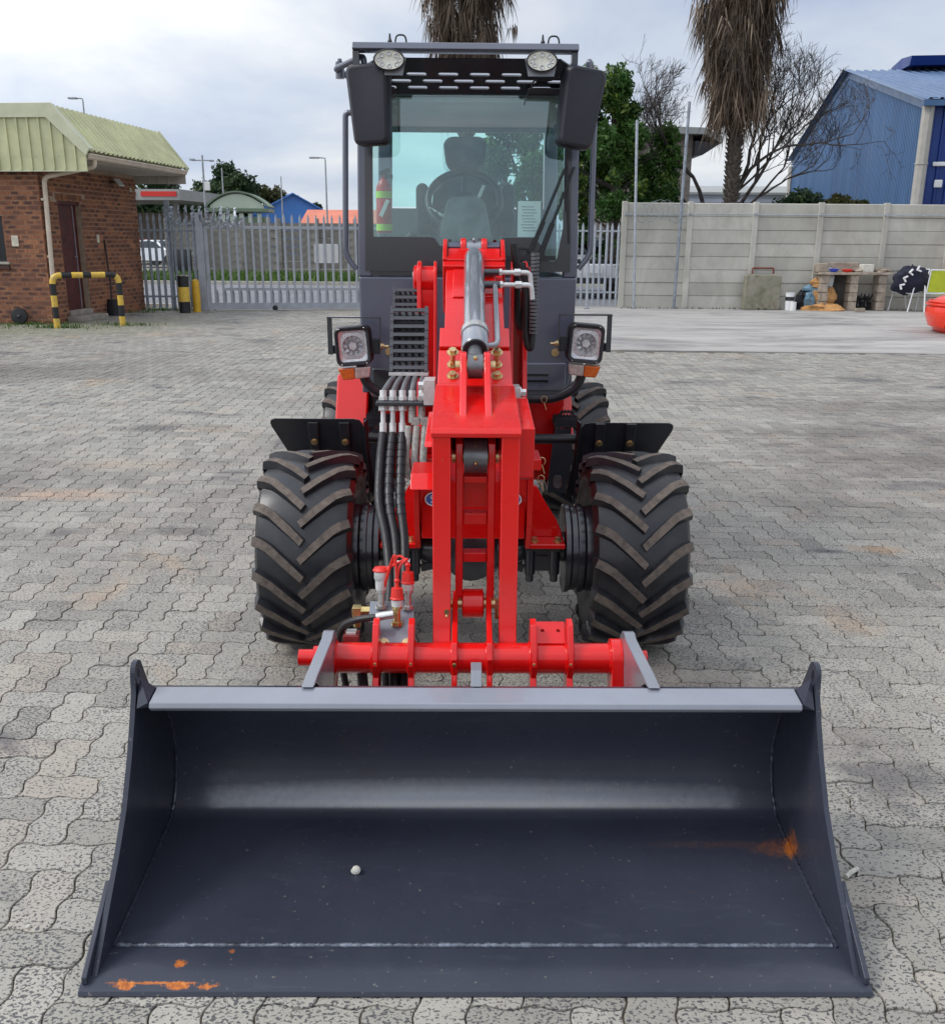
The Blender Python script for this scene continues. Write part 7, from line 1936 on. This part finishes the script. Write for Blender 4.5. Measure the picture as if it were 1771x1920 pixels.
# right: brown house, white shed, blue warehouse
bh_ = thing('brown_house', 'brown building with a flat white roof edge behind the bare tree', 'building', (7.6, 44.5, 0), R(0))
mk('wall', B().span((-3.0, -2, 0), (1.55, 3, 5.9)), 'house wall', bh_, smooth=0)
b = B().prism([(-3.2, 6.25), (1.9, 6.1), (2.65, 5.75), (2.65, 5.5), (1.9, 5.85), (-3.2, 5.95)], 'y', -2.6, 3.3); mk('roof', b, 'canopy grey', bh_, smooth=0)
b = B().prism([(1.55, 5.6), (2.6, 5.5), (1.9, 5.05), (1.55, 5.0)], 'y', -2.5, 3.2); mk('eave_box', b, 'black plastic', bh_, smooth=0)
for k in range(20):
    mk('cladding_board', B().span((-3.0, -2.03, 0.1 + k * 0.28), (1.55, -2.002, 0.36 + k * 0.28)), 'house wall', bh_)
ws = thing('white_shed', 'long low white shed seen between the trees over the wall', 'shed', (17.0, 62, 0), R(-2))
mk('wall', B().span((-7, -3, 0), (8, 3, 4.3)), 'shed white', ws, smooth=0)
for k in range(9): mk('cladding_board', B().span((-7, -3.04, 2.0 + k * 0.26), (8, -3.002, 2.22 + k * 0.26)), 'shed white', ws)
mk('roof', B().prism([(-3.3, 4.25), (0, 4.75), (3.3, 4.25), (3.3, 4.35), (0, 4.9), (-3.3, 4.38)], 'x', -7.3, 8.3), 'canopy grey', ws, smooth=0)

# warehouse: near corner A, gable runs back to B, front runs to the right from A
Aw, Bw = Vector((14.45, 32.5, 0)), Vector((17.6, 55.5, 0))
gd = (Bw - Aw); GLn = gd.length; gang = math.atan2(gd[1], gd[0])
wh = thing('blue_warehouse', 'tall blue corrugated metal warehouse with a pitched roof beyond the wall', 'warehouse', Aw, gang)
EH, PH, DEP = 5.95, 8.55, 22.0       # eave, peak, depth to the right (local -Y)
def gable_h(x): return EH + (PH - EH) * (1 - abs(x / GLn - 0.5) * 2)
vs, fs = [], []
step = 0.19; x = 0.0; k = 0
xs = []
while x < GLn: xs += [(x, 0.0), (x + 0.055, 0.0), (x + 0.075, 0.036), (x + 0.125, 0.036), (x + 0.145, 0.0)]; x += step
xs = [(min(a, GLn), q) for a, q in xs]
b = B().grid([[(a, q, 0) for a, q in xs], [(a, q, gable_h(a)) for a, q in xs]])
mk('gable_sheeting', b, 'blue sheet metal', wh, smooth=0)
ys = []; y = 0.0
while y < DEP: ys += [(y, 0.0), (y + 0.10, 0.0), (y + 0.13, 0.05), (y + 0.2, 0.05), (y + 0.23, 0.0)]; y += 0.33
b = B().grid([[(-q, -y_, 0) for y_, q in ys], [(-q, -y_, EH) for y_, q in ys]]); mk('front_sheeting', b, 'blue sheet fresh', wh, smooth=0)
for side in (0, 1):
    x0, x1 = (-0.35, GLn / 2) if side == 0 else (GLn + 0.35, GLn / 2)
    z0 = EH - 0.35 * (PH - EH) / (GLn / 2)
    b = B().grid([[(x0, 0.25 - y_, z0 + 0.06 + q) for y_, q in ys], [(x1, 0.25 - y_, PH + 0.06 + q) for y_, q in ys]]); mk('roof_sheeting', b, 'blue roof sheet', wh, smooth=0)
b = B()
for x0, z0, x1, z1 in ((-0.4, EH - 0.15, GLn / 2, PH + 0.02), (GLn + 0.4, EH - 0.15, GLn / 2, PH + 0.02)):
    b.add([(x0, 0.06, z0 - 0.25), (x1, 0.06, z1 - 0.25), (x1, 0.06, z1 + 0.12), (x0, 0.06, z0 + 0.12), (x0, 0.34, z0 + 0.1), (x1, 0.34, z1 + 0.1)], [(0, 1, 2, 3), (3, 2, 5, 4)])
mk('barge_flashing', b, 'blue roof sheet', wh, smooth=0)
mk('ridge_vent', B().prism([(GLn / 2 - 1.3, PH + 0.05), (GLn / 2 - 1.5, PH + 0.38), (GLn / 2, PH + 0.52), (GLn / 2 + 1.5, PH + 0.38), (GLn / 2 + 1.4, PH + 0.1)], 'y', -2.0, -DEP), 'blue sheet fresh', wh, smooth=0)
mk('gutter', B().span((-0.42, -DEP, EH - 0.22), (-0.25, 0.3, EH - 0.05)), 'blue sheet metal', wh)
dp = B().tube([(-0.14, 0.06, EH - 0.2), (-0.14, 0.06, 0.0)], 0.19, 8)
for z in (2.0, 4.0): dp.cyl((-0.14, 0.06, z), (-0.14, 0.06, z + 0.06), 0.21, n=8)
mk('downpipe', dp, 'soffit', wh)
mk('downpipe', B().tube([(GLn + 0.1, 0.1, 5.6), (GLn + 0.1, 0.1, 0.0)], 0.15, 8), 'soffit', wh)
mk('door_handle', B().box((-0.09, -0.55, 4.02), (0.06, 0.5, 0.13)), 'white paint', wh, bevel=0.03)
mk('lock_plate', B().box((-0.09, -0.55, 3.42), (0.06, 0.26, 0.24)), 'white paint', wh, bevel=0.03)
mk('eave_trim', B().span((-0.12, -DEP, EH - 0.02), (-0.02, 0.1, EH + 0.06)), 'blue roof sheet', wh)

# ------------------------------------------------------------------ lamp posts and poles
def lamp(label, x, y, h, arm, kind='street_lamp', r=0.07):
    t = thing(kind, label, 'street lamp' if kind == 'street_lamp' else 'pole', (x, y, 0), 0, 'posts beyond the yard')
    mk('pole', B().tube([(0, 0, 0), (0, 0, h * 0.5), (0, 0, h)], [r, r * 0.85, r * 0.6], 8), 'lamp grey', t)
    if arm:
        mk('arm', B().tube(fillet([(0, 0, h - 0.02), (0, 0, h + 0.12), (arm * 0.5, 0, h + 0.15)], 0.1, 4), r * 0.5, 6), 'lamp grey', t)
        mk('lamp_head', B().rbox((arm * 0.75, 0, h + 0.14), (abs(arm) * 0.7, 0.22, 0.10), 0.04), 'lamp grey', t)
    return t
def P(px, py, Y):                      # where a distant thing stands, from its bearing
    u, v = (px - 885.5) / 1771, (py - 960) / 1771
    c, s_ = math.cos(R(16.06)), math.sin(R(16.06)); k = Y / (c - v * s_)
    return u * k, 1.56 + k * (-s_ - v * c)
x, z = P(605, 302, 62); lamp('tall street lamp with one arm standing left of the cab', x, 62, z, -0.9)
x, z = P(150, 194, 58); lamp('street lamp whose head rises behind the gatehouse roof', x, 58, z, -0.75)
x, z = P(522, 333, 70); lamp('thin bare mast between the big tree and the tall lamp', x, 70, z, 0, 'mast', 0.06)
x, z = P(411, 318, 66); lamp('bare mast rising through the spreading tree', x, 66, z, 0, 'mast', 0.07)
x, z = P(374, 294, 60); t = lamp('floodlight mast with a cross arm and white box', x, 60, z, 0, 'mast', 0.09)
mk('cross_arm', B().box((0, 0, z - 0.30), (1.25, 0.07, 0.07)).box((-0.6, 0, z - 0.26), (0.3, 0.2, 0.1)).box((0.55, 0, z - 0.32), (0.25, 0.2, 0.1)), 'lamp grey', t)
mk('control_box', B().box((0.22, -0.1, z - 1.75), (0.3, 0.16, 0.5)), 'white paint', t, bevel=0.02)
solo('wheeled_bin', B().rbox((0, 0, 0.55), (0.6, 0.55, 1.1), 0.08), 'black plastic', 'dark rubbish bin by the far wall beyond the gate', 'bin', (-11.6, 38.9, 0.05))

# ------------------------------------------------------------------ trees
def leaf_cloud(name, clumps, n, size, m, parent, seed, gaps=0.0):
    """leaf sized faces scattered through overlapping clumps, thinner inside than at the skin"""
    g = np.random.default_rng(seed)
    cl = np.array(clumps); w = cl[:, 3] * cl[:, 4] * cl[:, 5]; w = w ** 0.8; w /= w.sum()
    idx = g.choice(len(cl), n, p=w)
    d = g.normal(size=(n, 3)); d /= np.linalg.norm(d, axis=1)[:, None]
    r = g.random(n) ** 0.45
    c = cl[idx, :3] + d * r[:, None] * cl[idx, 3:6] * (1 + 0.22 * np.sin(d[:, :1] * 7 + idx[:, None]) * np.cos(d[:, 2:3] * 6 + idx[:, None] * 2))
    u = g.normal(size=(n, 3)); u /= np.linalg.norm(u, axis=1)[:, None]
    v = np.cross(u, g.normal(size=(n, 3))); v /= np.linalg.norm(v, axis=1)[:, None]
    s_ = size * g.uniform(0.5, 1.35, n)[:, None]
    a, b_ = u * s_, v * s_ * 0.42
    V = np.stack([c - a, c + b_ * 1.0 - a * 0.1, c + a, c - b_ * 1.0 - a * 0.1], 1).reshape(-1, 3)
    F = np.arange(4 * n).reshape(-1, 4)
    me = bpy.data.meshes.new(name); me.from_pydata(V.tolist(), [], F.tolist()); me.materials.append(MATS[m])
    # each clump has its own mean tone, each leaf its own jitter
    ct = g.random(len(cl)); tone = np.clip(0.62 * ct[idx] + 0.38 * g.random(n), 0, 0.999)
    at = me.attributes.new('tone', 'FLOAT', 'FACE'); at.data.foreach_set('value', tone.astype(np.float32))
    return mk(name, me, None, parent)
def clumps_in(n, c, ext, r, seed, shape=1.0):
    g = random.Random(seed); out = []
    for _ in range(n):
        while True:
            p = [g.uniform(-1, 1) for _ in range(3)]
            if p[0] ** 2 + p[1] ** 2 + p[2] ** 2 < 1: break
        q = g.uniform(0.6, 1.25)
        out.append((c[0] + p[0] * ext[0] * (1 - shape * 0.35 * max(0, p[2])), c[1] + p[1] * ext[1], c[2] + p[2] * ext[2], r * q, r * q, r * q * 0.8))
    return out
def leaf_tree(name, label, loc, h, crown_c, ext, r, n, size, m, seed, nc=26, group=None, tr=0.16, shape=1.0):
    t = thing(name, label, 'tree', loc, 0, group)
    cs = clumps_in(nc, crown_c, ext, r, seed, shape)
    b = B().tube([(0, 0, -0.1), (0.05, 0, h * 0.3), (crown_c[0] * 0.5, crown_c[1] * 0.5, crown_c[2])], [tr, tr * 0.8, tr * 0.35], 9)
    g = random.Random(seed)
    for c in cs[:12]: b.tube([(crown_c[0] * 0.25, 0, h * 0.3 + g.random() * h * 0.2), ((c[0]) * 0.6, c[1] * 0.6, c[2] * 0.75), c[:3]], [tr * 0.45, tr * 0.28, tr * 0.1], 6)
    mk('trunk', b, 'bark', t)
    leaf_cloud('crown', cs, n, size, m, t, seed)
    return t
# the tall dark green tree behind the cab
t = thing('conifer', 'tall dense green tree standing right behind the cab', 'tree', (3.9, 27.6, 0))
cs = []
g = random.Random(4)
for k in range(95):
    z = 0.5 + 5.4 * g.random() ** 0.85
    w = 1.75 * (1 - (z / 6.7) ** 2.6) * (0.55 + 0.45 * g.random())
    a = g.random() * 2 * PI; q = g.uniform(0.20, 0.42)
    cs.append((w * math.cos(a) - 0.22 + (0.25 if z < 3 else -0.25), w * math.sin(a), z, q, q, q * 1.05))
b = B().tube([(0, 0, -0.1), (0, 0, 3), (-0.2, 0, 5.6)], [0.2, 0.14, 0.04], 9)
for c in cs[:30]: b.tube([(0, 0, max(0.3, c[2] - 0.6)), c[:3]], [0.05, 0.015], 5)
mk('trunk', b, 'bark', t)
leaf_cloud('crown', cs, 34000, 0.075, 'leaf deep green', t, 21)
t = thing('shrub', 'second green tree crown hugging the right of the tall dense tree', 'tree', (5.1, 28.4, 0))
cs = []
for k in range(50):
    z = 1.0 + 3.4 * g.random(); w = 1.0 * (1 - ((z - 1) / 4.2) ** 2) * (0.5 + 0.5 * g.random()); a = g.random() * 2 * PI; q = g.uniform(0.2, 0.38)
    cs.append((w * math.cos(a), w * math.sin(a), z, q, q, q))
mk('trunk', B().tube([(0, 0, -0.1), (0, 0, 3.5)], [0.14, 0.05], 8), 'bark', t)
leaf_cloud('crown', cs, 17000, 0.075, 'leaf deep green', t, 22)
# the broad crown seen through the cab windows
t = thing('broad_tree', 'broad green tree hidden behind the cab and seen through its glass', 'tree', (1.7, 30.0, 0))
cs = clumps_in(40, (0, 0, 3.9), (1.7, 1.2, 1.7), 0.5, 77, 0.3)
b = B().tube([(0, 0, -0.1), (0, 0, 2.0), (0.1, 0, 4.5)], [0.2, 0.16, 0.05], 9)
for c in cs[:14]: b.tube([(0, 0, 2.0), (c[0] * 0.5, c[1] * 0.5, c[2] * 0.75), c[:3]], [0.08, 0.05, 0.02], 6)
mk('trunk', b, 'bark', t); leaf_cloud('crown', cs, 20000, 0.085, 'leaf deep green', t, 78)
# low bushes over the wall
for label, x, y, cz, ext, sd_, m_, n in (('open leafy bush over the wall left of the warehouse', 8.85, 27.0, 2.35, (0.55, 0.4, 0.45), 31, 'leaf dark green', 2600), ('rounded dark bush over the wall against the blue warehouse', 9.95, 27.0, 2.35, (0.75, 0.5, 0.45), 32, 'leaf bush', 6500)):
    t = thing('bush', label, 'bush', (x, y, 0), 0, 'bushes over the wall')
    cs = clumps_in(16, (0, 0, cz), ext, 0.26, sd_, 0.3)
    b = B()
    for c in cs[:9]: b.tube([(0, 0, 0), (c[0] * 0.5, c[1] * 0.5, c[2] * 0.6), c[:3]], [0.05, 0.03, 0.012], 6)
    mk('trunk', b, 'bark', t); leaf_cloud('crown', cs, n, 0.075, m_, t, sd_)
# trees across the road
leaf_tree('spreading_tree', 'wide spreading dark green tree behind the green kiosk', (-20.5, 80, 0), 7.5, (0.2, 0, 4.6), (3.6, 2.5, 2.2), 1.05, 15000, 0.2, 'leaf dark green', 51, 34, 'trees across the road', 0.25)
leaf_tree('spreading_tree', 'right half of the tree mass behind the blue building', (-16.8, 82, 0), 6.0, (0, 0, 4.0), (2.6, 2.0, 1.7), 0.9, 9000, 0.2, 'leaf bush', 52, 26, 'trees across the road', 0.2)
leaf_tree('distant_tree', 'dark bluish tree beyond the filling station canopy', (-30.0, 100, 0), 6.5, (-1.5, 0, 5.0), (6.5, 3, 2.0), 1.5, 9000, 0.3, 'leaf dark green', 53, 26, 'trees across the road', 0.3)
leaf_tree('distant_tree', 'small round tree top above the red roofs', (-17.6, 110, 0), 4.6, (0, 0, 4.3), (1.0, 1, 0.7), 0.6, 1500, 0.2, 'leaf dark green', 54, 7, 'trees across the road', 0.15)

# bare tree: forks again and again into fine twigs
def bare_tree(label, loc, seed):
    t = thing('bare_tree', label, 'tree', loc)
    g = random.Random(seed)
    trunk, twigs = B(), B()
    def grow(p, d, L_, r, depth):
        n = 4; pts = [p]; dd = d.copy()
        for i in range(n):
            dd = (dd + Vector((g.gauss(0, 0.11), g.gauss(0, 0.11), g.gauss(0.035, 0.09)))).normalized(); pts.append(pts[-1] + dd * L_ / n)
        rs = [r * (1 - 0.42 * i / n) for i in range(n + 1)]
        (trunk if depth < 2 else twigs).tube(pts, rs, 7 if depth < 2 else 5 if depth < 4 else 3, caps=False)
        if depth >= (7 if g.random() < 0.35 else 6): return
        for k in range(2 if depth < 1 else 3):
            i = n if k < 2 else g.randrange(2, n)
            ax = dd.orthogonal().normalized(); ax.rotate(Matrix.Rotation(g.random() * 2 * PI, 3, dd))
            nd = (dd * math.cos(0.5) + ax * math.sin(g.uniform(0.35, 0.75))).normalized()
            off_ = Vector((pts[i][0] - 0.75, pts[i][1], (pts[i][2] - 4.4) * 0.95)); ov = max(0.0, off_.length - 2.2)
            nd = (nd + Vector((0, 0, 0.16)) - off_.normalized() * min(ov, 1.2) * 0.45).normalized()
            grow(pts[i], nd, L_ * g.uniform(0.58, 0.84), max(0.0058, r * (0.64 if k < 2 else 0.42)), depth + 1)
    for d, L_, r, o in (((-0.50, 0.1, 1.0), 1.7, 0.08, 0.0), ((0.25, -0.3, 1.0), 1.75, 0.08, 0.05), ((0.72, 0.1, 1.0), 1.75, 0.08, 0.10), ((0.95, 0.0, 0.75), 1.6, 0.06, 0.05), ((-0.8, 0.2, 0.95), 1.45, 0.06, -0.05), ((0.45, 0.5, 0.9), 1.5, 0.06, 0.05)):
        grow(Vector((o, 0, 1.75)), Vector(d).normalized(), L_, r, 0)
    trunk.tube([(0, 0, -0.1), (0.02, 0, 1.0), (0.0, 0, 1.85)], [0.17, 0.14, 0.12], 10)
    mk('trunk', trunk, 'bark', t); mk('twigs', twigs, 'bark', t)
    return t
bare_tree('leafless tree with many fine twigs spreading behind the palm', (6.75, 28.0, 0), 41)

# palms: ringed trunk with old leaf bases under a hanging skirt of dead fronds
def palm(label, loc, h, skirt0, r, seed, lean=0.0, wide=1.0, nf=260):
    t = thing('palm_tree', label, 'palm', loc, 0, 'palms behind the yard')
    g = random.Random(seed)
    axis = lambda z: Vector((lean * (z / h) ** 1.3, 0, z))
    n = 16
    mk('trunk', B().tube([axis(h * i / n) for i in range(n + 1)], [r * (1.25 - 0.35 * min(1, i / 4) + 0.05 * math.sin(i * 2.1)) for i in range(n + 1)], 14), 'palm bark', t)
    b = B(); k = 0; z = 0.2
    while z < skirt0 + 1.5:                                     # stubs of old leaf bases
        for j in range(9):
            a = j * 2 * PI / 9 + k * 0.42 + g.gauss(0, 0.08); c = axis(z + g.gauss(0, 0.02)); o = Vector((math.cos(a), math.sin(a), 0)); s_ = Vector((-o[1], o[0], 0))
            R0 = r * 0.92; w = 0.055
            base = c + o * R0
            b.add([base - s_ * w, base + s_ * w, base + Vector((0, 0, 0.10)), c + o * (R0 + 0.085) + Vector((0, 0, 0.13))], [(0, 1, 3), (1, 2, 3), (2, 0, 3)])
        z += 0.115; k += 1
    mk('leaf_base', b, 'palm bark', t, smooth=0, kind='stuff')
    vs, fs, tn = [], [], []
    def blade(p, d, L_, w, droop, tone):
        pts = [p]; dd = d.copy(); m_ = 5
        for i in range(m_): dd = (dd + Vector((0, 0, -droop)) + Vector((g.gauss(0, 0.05), g.gauss(0, 0.05), 0))).normalized(); pts.append(pts[-1] + dd * L_ / m_)
        s_ = d.cross(Vector((0, 0, 1))); s_ = s_.normalized() if s_.length > 0.05 else Vector((1, 0, 0)); s_.rotate(Matrix.Rotation(g.uniform(-1.2, 1.2), 3, d))
        k0 = len(vs)
        for i, q in enumerate(pts):
            ww = w * (0.6 + 0.4 * math.sin(PI * min(1, i / m_ + 0.25))) * (1 - (i / m_) ** 2.2) + 0.002
            vs.extend([q - s_ * ww, q + s_ * ww])
        for i in range(m_): fs.append((k0 + 2 * i, k0 + 2 * i + 1, k0 + 2 * i + 3, k0 + 2 * i + 2)); tn.append(tone)
    for f in range(nf):                                         # one dead fan frond: a stalk bending down and its fringe of blades
        u = g.random() ** 0.9; z = skirt0 + 0.7 + (h - skirt0 - 0.7) * u
        a = g.random() * 2 * PI; o = Vector((math.cos(a), math.sin(a), 0)); c = axis(z) + o * r * 0.9
        out = (0.24 + 0.34 * g.random() + 0.50 * u) * wide
        if g.random() < 0.2: out *= g.uniform(1.4, 2.3)
        L_ = g.uniform(0.35, 0.95)
        mid = c + o * out + Vector((0, 0, g.uniform(-0.18, 0.05)))
        tone = g.random()
        blade(c, (mid - c).normalized(), (mid - c).length, 0.016, 0.02, min(0.999, tone * 0.8))
        for q in range(15):
            d = (o * g.gauss(0.18, 0.22) + Vector((-o[1], o[0], 0)) * g.gauss(0, 0.34) + Vector((0, 0, -1))).normalized()
            p = mid + Vector((g.gauss(0, 0.07), g.gauss(0, 0.07), g.gauss(0, 0.08)))
            blade(p, d, L_ * g.uniform(0.8, 1.6), 0.017, 0.12, min(0.999, max(0, tone * 0.6 + g.random() * 0.4)))
    me = bpy.data.meshes.new('dead_fronds'); me.from_pydata([tuple(v) for v in vs], [], fs); me.materials.append(MATS['dead frond']); tone_attr(me, tn, 1)
    mk('dead_fronds', me, None, t)
    vs, fs, tn = [], [], []
    for f in range(40):                                         # the living crown above
        a = g.random() * 2 * PI; el = g.uniform(-0.2, 1.3); o = Vector((math.cos(a) * math.cos(el), math.sin(a) * math.cos(el), math.sin(el))); c = axis(h)
        mid = c + o * 0.9
        blade(c, o, 0.9, 0.02, 0.02, g.random())
        for q in range(12):
            d = (o + Vector((g.gauss(0, 0.5), g.gauss(0, 0.5), g.gauss(0, 0.5)))).normalized(); blade(mid, d, g.uniform(0.6, 1.0), 0.02, 0.12, g.random())
    me = bpy.data.meshes.new('crown'); me.from_pydata([tuple(v) for v in vs], [], fs); me.materials.append(MATS['leaf deep green']); tone_attr(me, tn, 1)
    mk('crown', me, None, t)
    return t
palm('palm with a thick brown skirt of dead fronds behind the bare tree', (6.98, 27.0, 0), 9.3, 4.25, 0.19, 61, lean=-0.12, wide=0.58, nf=430)
palm('palm with a dead frond skirt rising straight behind the cab roof', (-0.25, 32.0, 0), 11.0, 5.2, 0.24, 62, lean=-0.1, wide=0.82, nf=420)
